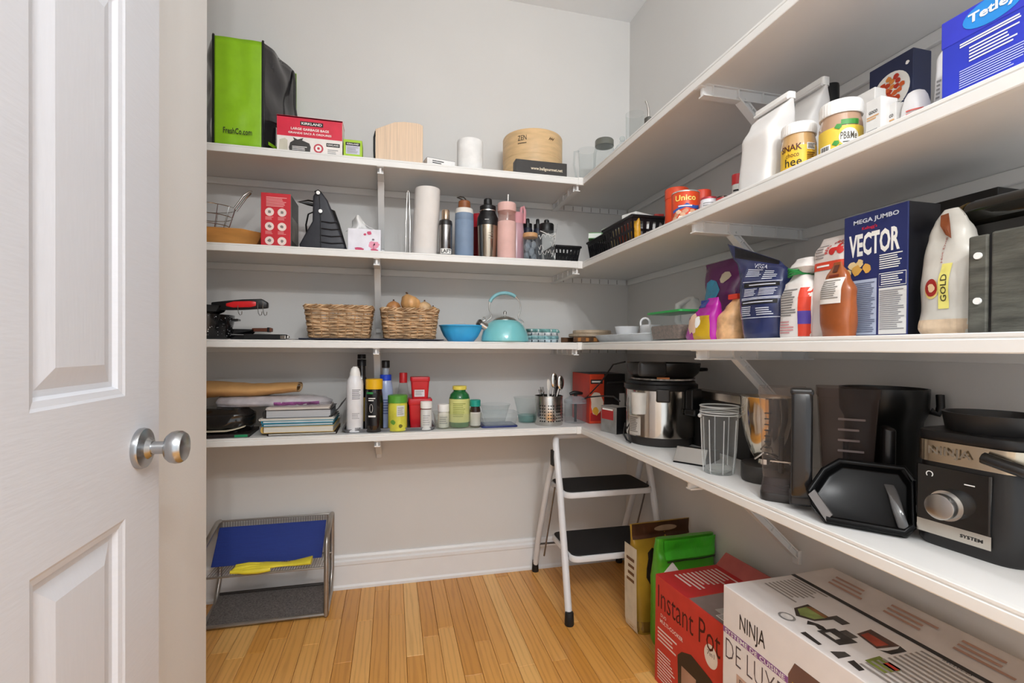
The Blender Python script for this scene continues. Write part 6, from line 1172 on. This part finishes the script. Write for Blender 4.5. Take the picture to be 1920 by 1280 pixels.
# dished cover leaning at the shelf edge
BL, BR = Vector((.843, .798, z)), Vector((.924, .700, z)); ud = (BR-BL).normalized(); nd = Vector((ud.y, -ud.x, 0)) if ud.y*0 else Vector((-ud.y, ud.x, 0)); Lc = (BR-BL).length
t = thing('processor_cover', 'glossy black dished processor cover with a latch leaning at the shelf edge', 'cover', BL.lerp(BR, .5), math.atan2(ud.y, ud.x)); gb = mat('0e0e0f', .22, ior=1.22)
le_ = R_(58); vl = .135
def cv(u, v, n=0): return Vector((u, v*cos(le_)+n*sin(le_), .004+v*sin(le_)-n*cos(le_)))     # plate plane: u along, v up the slope, n behind
OUT = [(-Lc*.46, 0), (Lc*.55, 0), (Lc*.66, vl*.16), (Lc*.66, vl*.80), (Lc*.54, vl), (-Lc*.30, vl), (-Lc*.52, vl*.80), (-Lc*.72, vl*.40), (-Lc*.66, vl*.22)]
cu_, cvv = 0, vl*.5
def rg(k, n): return [cv(cu_+(p[0]-cu_)*k, cvv+(p[1]-cvv)*k, n) for p in OUT]
MB().loft([rg(.97, .022), rg(1, .012), rg(1, -.004), rg(.97, -.008), rg(.90, -.006), rg(.86, .014)]).build('dish', gb, t, bevel=.0025, seg=2, smooth=40)
MB().hexa([cv(-Lc*.70, vl*.36, -.010), cv(-Lc*.44, vl*.0, -.010), cv(-Lc*.43, vl*.02, -.004), cv(-Lc*.69, vl*.38, -.004), cv(-Lc*.62, vl*.44, -.014), cv(-Lc*.36, vl*.10, -.014), cv(-Lc*.35, vl*.12, -.008), cv(-Lc*.61, vl*.46, -.008)]).build('spout_flap', mat('8a8684', .25, metal=.6), t)
MB().loft([[cv(u-.009, v, n), cv(u+.009, v, n), cv(u+.009, v, n+.008), cv(u-.009, v, n+.008)] for u, v, n in ((Lc*.34, vl*.72, -.004), (Lc*.40, vl*.52, -.016), (Lc*.46, vl*.26, -.018), (Lc*.52, vl*.08, -.010))]).build('latch', mat('4a4949', .12, coat=.5), t, bevel=.003, smooth=45)
MB().tube([cv(-Lc*.44, .006, -.006), cv(Lc*.52, .006, -.006), cv(Lc*.62, vl*.16, -.006)], .007, 8).build('lower_rim', gb, t, smooth=50)
MB().tube([cv(-Lc*.70, vl*.42, -.004), cv(-Lc*.51, vl*.80, -.004), cv(-Lc*.30, vl*.98, -.004), cv(Lc*.53, vl*.98, -.004), cv(Lc*.64, vl*.80, -.004)], .006, 8).build('upper_rim', gb, t, smooth=50)

# ================================================================== FLOOR
# wire shoe rack
gm = mat('aba6a0', .28, metal=.75, var=.08); dk = mat('4a4644', .35, metal=.8, var=.1)
xl, xr_ = -.722, -.262; yf, yb = 2.14, 2.345
t = thing('wire_rack', 'grey metal wire rack on the floor under the shelves', 'rack', (0, 0, 0))
for x in (xl, xr_): MB().tube([(x, yf, .009), (x, yf+.004, .12), (x, yf+.008, .30), (x, yf+.02, .325), (x, yb-.03, .37), (x, yb, .365), (x, yb+.004, .34), (x, yb, .12), (x, yb-.05, .030), (x, yf+.03, .012)], .0100, 10, True).build('end_frame', gm, t, smooth=50)
for (y_, z_) in ((yf+.01, .205), (yb, .365), (yb-.02, .195)): MB().tube([(xl, y_, z_), (xr_, y_, z_)], .0045, 8).build('cross_rod', gm, t)
mb = MB()
for k in range(44): x = xl+.01+(xr_-xl-.02)*k/43; mb.tube([(x, yf+.01, .205), (x, yb-.03, .198), (x, yb-.01, .22), (x, yb, .365)], .0014, 4)
mb.build('shelf_wires', gm, t)
MB().hexa([(xl+.008, yf, .010), (xr_-.008, yf, .010), (xr_-.008, yb-.03, .055), (xl+.008, yb-.03, .055), (xl+.008, yf, .014), (xr_-.008, yf, .014), (xr_-.008, yb-.03, .059), (xl+.008, yb-.03, .059)]).build('mesh_shelf', mat('77716e', .45, metal=.25, var=.3, vs=160), t)
MB().tube([(xl, yf, .014), (xr_, yf, .014)], .007, 8).build('front_rail', gm, t); MB().tube([(xl, yb-.03, .062), (xr_, yb-.03, .062)], .006, 8).build('rear_rail', dk, t)
# blue board leaning in the rack
lb = mat('17348a', .55, bump=.4, bs=40, var=.08, stretch=(1, 8, 30))
def brd(x, yy, zz): return (x, yy, zz)
bd = MB().hexa([(-.722, 2.235, .212), (-.292, 2.235, .212), (-.292, 2.241, .212), (-.722, 2.241, .212), (-.714, 2.312, .348), (-.283, 2.312, .348), (-.283, 2.318, .348), (-.714, 2.318, .348)]).build('cutting_board', lb, bevel=.002); tag(bd, 'royal blue flexible board leaning in the wire rack', 'board')
# yellow rubber glove
yg = mat('f0dd3e', .5, bump=.2, bs=40, var=.08)
gx0, gx1 = at(430, 1070, 1, 2.16).x, at(583, 1050, 1, 2.16).x; gz = .2125; Lg = gx1-gx0
t = thing('rubber_glove', 'yellow rubber glove lying on the wire rack', 'glove', (gx0, 2.172, gz))
MB().loft([[(x, .0+dy+ry*cos(2*pi*j/16), .008+dzz+rz_*sin(2*pi*j/16)) for j in range(16)] for x, dy, ry, rz_, dzz in ((Lg*.10, 0, .018, .008, .004), (Lg*.25, .0, .030, .012, .006), (Lg*.42, .0, .030, .011, .006), (Lg*.58, .0, .022, .007, .006), (Lg*.68, 0, .017, .006, .004), (Lg*.8, .004, .024, .009, .004), (Lg*1.0, .008, .032, .013, .008))]).build('palm_and_cuff', yg, t, smooth=60)
for k, (yy, l_, zz) in enumerate(((-.022, .16, .008), (-.010, .12, .016), (.004, .10, .018), (.016, .13, .012))): MB().tube([(Lg*.36, yy*.8, zz), (Lg*.22, yy, zz+.004), (Lg*l_*.7, yy*1.1, zz+.001), (Lg*(.02+.02*k), yy*1.0, .009)], [.010, .0098, .009, .0065], 10).build('finger', yg, t, smooth=60)
MB().tube([(Lg*.5, -.024, .008), (Lg*.36, -.035, .009), (Lg*.2, -.033, .009), (Lg*.1, -.026, .009)], [.009, .0105, .0095, .0065], 10).build('thumb', yg, t, smooth=60)
# step stool
sw = mat('e3e3e5', .3, var=.02); rub = mat('1b1b1c', .6)
t = thing('step_stool', 'white folding two-step stool with black treads in the back corner', 'step stool', (0, 0, 0))
XA, XB = .712, 1.165; 
def leg(x, dx): return [(x-.006*dx, 1.853, .0), (x, 1.93, .25), (x+.004*dx, 2.005, .50), (x+.004*dx, 2.066, .692), (x+.012*dx, 2.09, .717)]
top = [(XA, 2.085, .718), ((XA+XB)/2, 2.09, .720), (XB, 2.085, .718)]
MB().tube(leg(XA, 1)+[(XA+.03, 2.10, .725), ((XA+XB)/2, 2.105, .726), (XB-.03, 2.10, .725)]+leg(XB, -1)[::-1], .0150, 12).build('front_frame', sw, t, smooth=50)
for x, s_ in ((XA-.004, -1), (XB+.004, 1)):
    MB().tube([(x-.01*s_, 2.08, .66), (x-.0*s_, 2.16, .48), (x, 2.29, .2), (x, 2.348, .022)], .0135, 12).build('rear_leg', sw, t, smooth=50); MB().lathe([(.016, 0), (.017, .004), (.015, .055), (.012, .058)], 16, (x, 2.345)).build('rear_foot_cap', rub, t, smooth=40)
    MB().box(x-.012, x+.012, 2.05, 2.085, .60, .67).build('hinge_plate', rub, t, bevel=.004)
    MB().tube([(x+.006, 2.07, .50), (x+.006, 2.22, .13)], .004, 8).build('stay_rod', mat('8b8b8d', .3, metal=1), t)
for x, s_ in ((XA, 1), (XB, -1)): MB().lathe([(.018, 0), (.0195, .004), (.0175, .05), (.0155, .053)], 16, (x-.006*s_, 1.855)).build('front_foot_cap', rub, t, smooth=40)
MB().tube([(XA, 2.30, .155), (XB, 2.30, .155)], .008, 8, flat=.5).build('rear_crossbar', mat('8b8b8d', .3, metal=1), t)
for z_, ya, yb_ in ((.505, 1.965, 2.20), (.262, 1.885, 2.17)):
    cx, cy, ww_, dd_ = (XA+XB)/2, (ya+yb_)/2, XB-XA-.032, yb_-ya
    MB().prism(rrect(ww_, dd_, .035, 5, (cx, cy)), z_-.028, z_-.003, 'z').build('step', sw, t, bevel=.004, smooth=40); MB().prism(rrect(ww_-.016, dd_-.016, .03, 5, (cx, cy)), z_-.003, z_+.001, 'z').build('tread_mat', mat('1a1a1c', .7, bump=.4, bs=300), t, smooth=40)
    for x in (XA+.010, XB-.010): MB().loft([[(xx, cy-dd_/2+.05+.009*cos(2*pi*j/14), z_-.014+.009*sin(2*pi*j/14)) for j in range(14)] for xx in (x-.014, x+.014)]).build('pivot', rub, t)
# standing grocery bags
foilb = lambda c: mat(c, .28, bump=.5, bs=20, var=.18, vs=7, coat=.3)
def fbag(name, label, x0, x1, y, d, h, rows, m, rz=0, seed=0, p=4, amp=.006):
    w = x1-x0; R = Rows([(a*h, b*w, c*d, e*w, f*d) for a, b, c, e, f in rows], p, amp, 12, seed); t = thing(name, label, 'bag', ((x0+x1)/2, y+d/2, 0), rz); R.mesh(t, m, 'bag'); return t, R, w
t, R, w = fbag('pet_food_bag', 'golden brown food bag with a handle slot by the stool', .932, 1.200, 1.722, .105, .425, [(0, .92, .95, 0, 0), (.04, .97, 1, 0, 0), (.6, 1, .85, 0, 0), (.82, 1, .4, 0, 0), (.9, 1.02, .1, 0, 0), (1, 1.04, .08, 0, 0)], foilb('a8842a'), .06, 3)
patch(t, (-w*.5, w*.5, .366, .424), mat('4a2c1c', .4, var=.2), R.front, None, lift=.002, sub=16, name='brown_header'); patch(t, (-w*.46, w*.4, .01, .05), mat('7a5a20', .4), R.front, None, lift=.0015, name='lower_band'); patch(t, blob(w*.16, (-w*.16, .26), 14, 1.6), mat('241a14', .5), R.front, None, lift=.002, name='dog_picture'); patch(t, disc(w*.2, (0.02, .398), 20, .22), mat('a88a72', .4), R.front, None, lift=.003, name='handle_slot')
def sidef(q): r_ = R.row(q.y); return Vector((r_[2]-r_[0]/2-q.z, r_[3]+q.x, q.y))
patch(t, (-.046, .044, .006, .34), mat('d9cfb8', .45, var=.1), sidef, None, lift=.0025, name='cream_gusset'); text(t, 'GOLD', .07, .026, mat('4a3a18', .5), sidef, None, lift=.0035, rot=pi/2, bold=.01)
for v in [o for o in bpy.data.objects if o.parent == t and o.name.startswith('lettering')][0].data.vertices: v.co.z += .11
lines(t, -.03, .03, .19, .30, 4, mat('6b4a2a'), sidef, None, lift=.0035)
t, R, w = fbag('green_bag', 'bright green foil bag with its top folded over', .965, 1.215, 1.585, .12, .415, [(0, .92, .95, 0, 0), (.05, .98, 1, 0, 0), (.6, 1, .95, 0, 0), (.8, 1, .6, 0, 0), (.9, 1.02, .25, 0, 0), (1, 1.0, .2, 0, -.05)], foilb('4fae2c'), .03, 6, 4, .008)
patch(t, (-w*.42, w*.5, .345, .412), foilb('46c22c'), R.front, None, lift=.012, sub=16, name='folded_top'); patch(t, [(-w*.44, .30), (-w*.3, .335), (-w*.2, .30), (-w*.25, .27), (-w*.32, .31), (-w*.42, .28)], PAPER, R.front, None, lift=.003); patch(t, (-w*.46, -w*.2, .06, .2), mat('a8cf7a', .4), R.front, None, lift=.003)
MB().tube([tuple(R.front(Vector((-w*.4+w*.85*k/8, .338, .010)))) for k in range(9)], .0025, 6).build('clip_rod', mat('2a3a1c', .4), t)
# pressure cooker carton
W2, D2, H2 = .345, .25, .36                       # along the wall, across, height
t = thing('appliance_carton', 'red pressure cooker carton standing on the floor', 'box', (.885+D2/2, 1.318, 0), -pi/2+.06)
MB().box(-W2/2, W2/2, -D2/2, D2/2, 0, H2).build('carton', mat('c93a32', .45, var=.05), t, bevel=.002); o = (0, -D2/2, 0)
dr = mat('4a1416', .5); wl2 = mat('ecd5cf', .6)
text(t, 'Instant Pot', W2*.86, .075, dr, 'front', (-W2*.02, -D2/2, H2*.82), bold=-.005); text(t, 'DUO', .03, .011, wl2, 'front', (-W2*.36, -D2/2, H2*.66)); text(t, 'MULTI-COOKER', .12, .013, wl2, 'front', (-W2*.24, -D2/2, H2*.605), bold=.02)
lines(t, -W2*.45, -W2*.14, H2*.40, H2*.54, 4, wl2, 'front', o); lines(t, -W2*.45, -W2*.18, H2*.05, H2*.33, 10, wl2, 'front', o, seed=6); patch(t, disc(.028, (W2*.30, H2*.68), 24, 1.2), mat('e6ddd4', .5), 'front', o); text(t, '7in1', .03, .014, mat('6b5a52', .5), 'front', (W2*.30, -D2/2, H2*.70), lift=.001)
patch(t, [(-W2*.12, 0.002), (W2*.49, .002), (W2*.49, H2*.40), (W2*.3, H2*.50), (W2*.05, H2*.55), (-W2*.08, H2*.50), (-W2*.14, H2*.44)], mat('2f2725', .35), 'front', o, lift=.0008, name='cooker_picture'); patch(t, (-W2*.08, W2*.12, .002, H2*.38), mat('b8907c', .3, var=.3, vs=6), 'front', o, lift=.0012)
lid_m = mat('c42c30', .45, var=.05); patch(t, (-W2/2+.001, -W2*.02, -D2/2+.001, D2/2-.001), lid_m, 'top', (0, 0, H2), name='red_flap'); lines(t, -W2*.42, -W2*.1, -D2*.3, D2*.42, 11, wl2, 'top', (0, 0, H2), lift=.001)
patch(t, (-W2*.0, W2/2-.001, -D2/2+.004, D2/2-.001), mat('8a7a76', .3, var=.3, vs=5), 'top', (0, 0, H2), name='steel_picture'); patch(t, (W2*.22, W2*.46, -D2*.36, D2*.1), mat('b5b0ac', .35), 'top', (0, 0, H2), lift=.001); patch(t, (W2*.30, W2*.44, -D2*.44, -D2*.30), PAPER, 'top', (0, 0, H2), lift=.0014)
mb = MB()
for k in range(9): mb.add([(W2*.31+.005*k+a, b, H2+.0018) for a, b in ((0, -D2*.43), (.0022, -D2*.43), (.0022, -D2*.31), (0, -D2*.31))], [(0, 1, 2, 3)])
mb.build('barcode', INK, t); MB().hexa([(-W2*.5, D2/2-.002, H2), (W2*.5, D2/2-.002, H2), (W2*.5, D2/2+.001, H2), (-W2*.5, D2/2+.001, H2), (-W2*.46, D2/2+.028, H2+.045), (W2*.46, D2/2+.028, H2+.045), (W2*.46, D2/2+.031, H2+.045), (-W2*.46, D2/2+.031, H2+.045)]).build('open_flap', mat('b8605a', .6), t)
# food processor carton
W3, D3, H3 = .58, .235, .50
t = thing('processor_carton', 'large white food processor carton on the floor in the foreground', 'box', (.866+D3/2, 1.118-W3/2, 0), -pi/2+.02)
MB().box(-W3/2, W3/2, -D3/2, D3/2, 0, H3).build('carton', mat('e4e0df', .5, var=.02), t, bevel=.002); o = (0, -D3/2, 0); bk = mat('2a2626', .5); pu = mat('8a5a94', .5)
text(t, 'NINJA', .085, .052, bk, 'front', (-W3*.32, -D3/2, H3*.855), bold=.005); patch(t, (-W3/2+.001, -W3*.13, H3*.755, H3*.785), pu, 'front', o); text(t, 'SYSTEME DE CUISINE', W3*.34, .011, PAPER, 'front', (-W3*.315, -D3/2, H3*.77), lift=.001, bold=.01); text(t, 'DE LUXE', W3*.33, .052, mat('5a5056', .5), 'front', (-W3*.315, -D3/2, H3*.68), bold=-.015)
patch(t, (-W3*.41, -W3*.25, H3*.50, H3*.59), mat('c2a596', .5), 'front', o); text(t, 'DE LUXE', .07, .010, bk, 'front', (-W3*.33, -D3/2, H3*.565), lift=.001); lines(t, -W3*.39, -W3*.27, H3*.51, H3*.55, 2, bk, 'front', o, lift=.001)
patch(t, [(-W3*.12, H3*.3), (W3*.2, H3*.3), (W3*.2, H3*.80), (W3*.1, H3*.87), (-W3*.10, H3*.87), (-W3*.13, H3*.80)], mat('6b4f48', .4), 'front', o, name='jug_picture'); patch(t, (-W3*.11, W3*.12, H3*.56, H3*.78), mat('d9b32a', .5, var=.3, vs=40), 'front', o, lift=.0009); patch(t, (-W3*.11, W3*.12, H3*.35, H3*.57), mat('a8242a', .5, var=.4, vs=40), 'front', o, lift=.0009); text(t, 'NINJA', .09, .04, bk, 'front', (-W3*.29, -D3/2, H3*.40), bold=.01)
T3 = (0, 0, H3)
lines(t, -W3*.46, -W3*.28, -D3*.05, D3*.42, 9, mat('9a9490'), 'top', T3); lines(t, W3*.1, W3*.42, -D3*.35, D3*.4, 12, mat('9a9490'), 'top', T3, seed=4); text(t, 'INCLUDES', .05, .010, bk, 'top', (W3*.2, D3*.43, H3)); text(t, 'INCLUDES', .04, .008, bk, 'top', (-W3*.37, D3*.45, H3))
def pic(pts, cc, k): patch(t, [(W3*p[0], D3*p[1]) for p in pts], mat(cc, .5, var=.25, vs=30), 'top', T3, lift=.0006+.0001*k, name='part_picture')
pic([(-.25, -.14), (-.20, -.24), (-.15, -.14), (-.14, .06), (-.26, .06)], '4a403a', 0); pic([(-.24, -.12), (-.20, -.19), (-.16, -.12), (-.155, .0), (-.245, .0)], '8a9a58', 1); pic([(-.16, .06), (-.10, .06), (-.10, .16), (-.16, .16)], '4a4542', 0); pic([(-.245, .0), (-.155, .0), (-.16, .05), (-.24, .05)], '9a6a40', 2)
pic([(-.205+.035*cos(i*pi/8), -.34+.07*sin(i*pi/8)) for i in range(16)], '8d8a88', 0); pic([(-.205+.025*cos(i*pi/8), -.34+.05*sin(i*pi/8)) for i in range(16)], 'dedad8', 1)
pic([(-.14, -.26), (-.125, -.20), (-.10, -.22), (-.085, -.16), (-.11, -.14), (-.13, -.15), (-.16, -.20)], '2f2c2b', 0)
pic([(-.095, -.26), (-.0, -.26), (.005, -.06), (-.09, -.06)], '3a3635', 0); pic([(-.075, -.22), (-.03, -.22), (-.03, -.16), (-.075, -.16)], 'd9d6d2', 1); pic([(-.07, -.06), (-.02, -.06), (-.02, .02), (-.07, .02)], '55504e', 1)
pic([(-.04, .06), (.05, .02), (.06, .26), (-.05, .26)], '5a4038', 0); pic([(-.03, .08), (.04, .05), (.045, .18), (-.035, .18)], 'a8442e', 1); pic([(.06, .02), (.09, .06), (.09, .24), (.06, .26), (.07, .2), (.07, .08)], '2f2c2b', 1)
pic([(-.10, -.44), (-.02, -.44), (-.02, -.40), (-.10, -.38)], '2f2c2b', 0); pic([(.02, -.42), (.06, -.44), (.06, -.30), (.035, -.30)], '3f3b39', 0); pic([(.08, -.40), (.13, -.42), (.13, -.36), (.08, -.33)], '2f2c2b', 0); pic([(.09, -.24), (.16, -.24), (.165, -.06), (.085, -.06)], '7d8a3a', 0); pic([(.12, -.14), (.16, -.14), (.16, -.06), (.12, -.06)], 'c2382a', 1)
crd = mat('b9a490', .7, var=.1); MB().hexa([(-W3*.5, D3/2-.004, H3), (W3*.48, D3/2-.004, H3), (W3*.48, D3/2, H3), (-W3*.5, D3/2, H3), (-W3*.42, D3/2+.075, H3+.03), (W3*.40, D3/2+.075, H3+.03), (W3*.40, D3/2+.078, H3+.03), (-W3*.42, D3/2+.078, H3+.03)]).build('open_flap', mat('cfc6c0', .6), t); patch(t, (-W3*.5, W3*.48, D3/2-.016, D3/2-.001), bk, 'top', T3, lift=.0008, name='opening_gap')
fl2 = lambda q: Vector((q.x, D3/2+.01+q.y*.93, H3+.0045+q.y*.37+q.z))
for k in range(3): lines(t, -W3*.36+W3*.25*k, -W3*.18+W3*.25*k, .01, .05, 3, mat('b08a78'), fl2, None, lift=.003, seed=k)

# ------------------------------------------------------------------ print belongs to the surface that carries it
MAIN = ('carton', 'body', 'wrapper', 'bag', 'tin', 'glass', 'jug', 'label', 'pouch', 'housing', 'control_panel', 'basket', 'green_gusset', 'sleeve', 'binding_strip', 'steel_shell', 'cylinder', 'tub', 'lid', 'dish')
for th in [o for o in C.objects if o.parent is None and o.get('label')]:
    kids = [o for o in C.objects if o.parent == th]
    mains = [k for n in MAIN for k in kids if k.name.split('.')[0] == n]
    if not mains: continue
    for k in kids:
        n = k.name.split('.')[0]
        if k is not mains[0] and (n in ('lettering', 'barcode', 'rivet', 'stitching', 'script_flourish', 'pasta_twists', 'punched_holes', 'snap', 'quilting_seam') or n.startswith('print') or n.endswith('_picture') or n.endswith('_lines')): k.parent = mains[0]
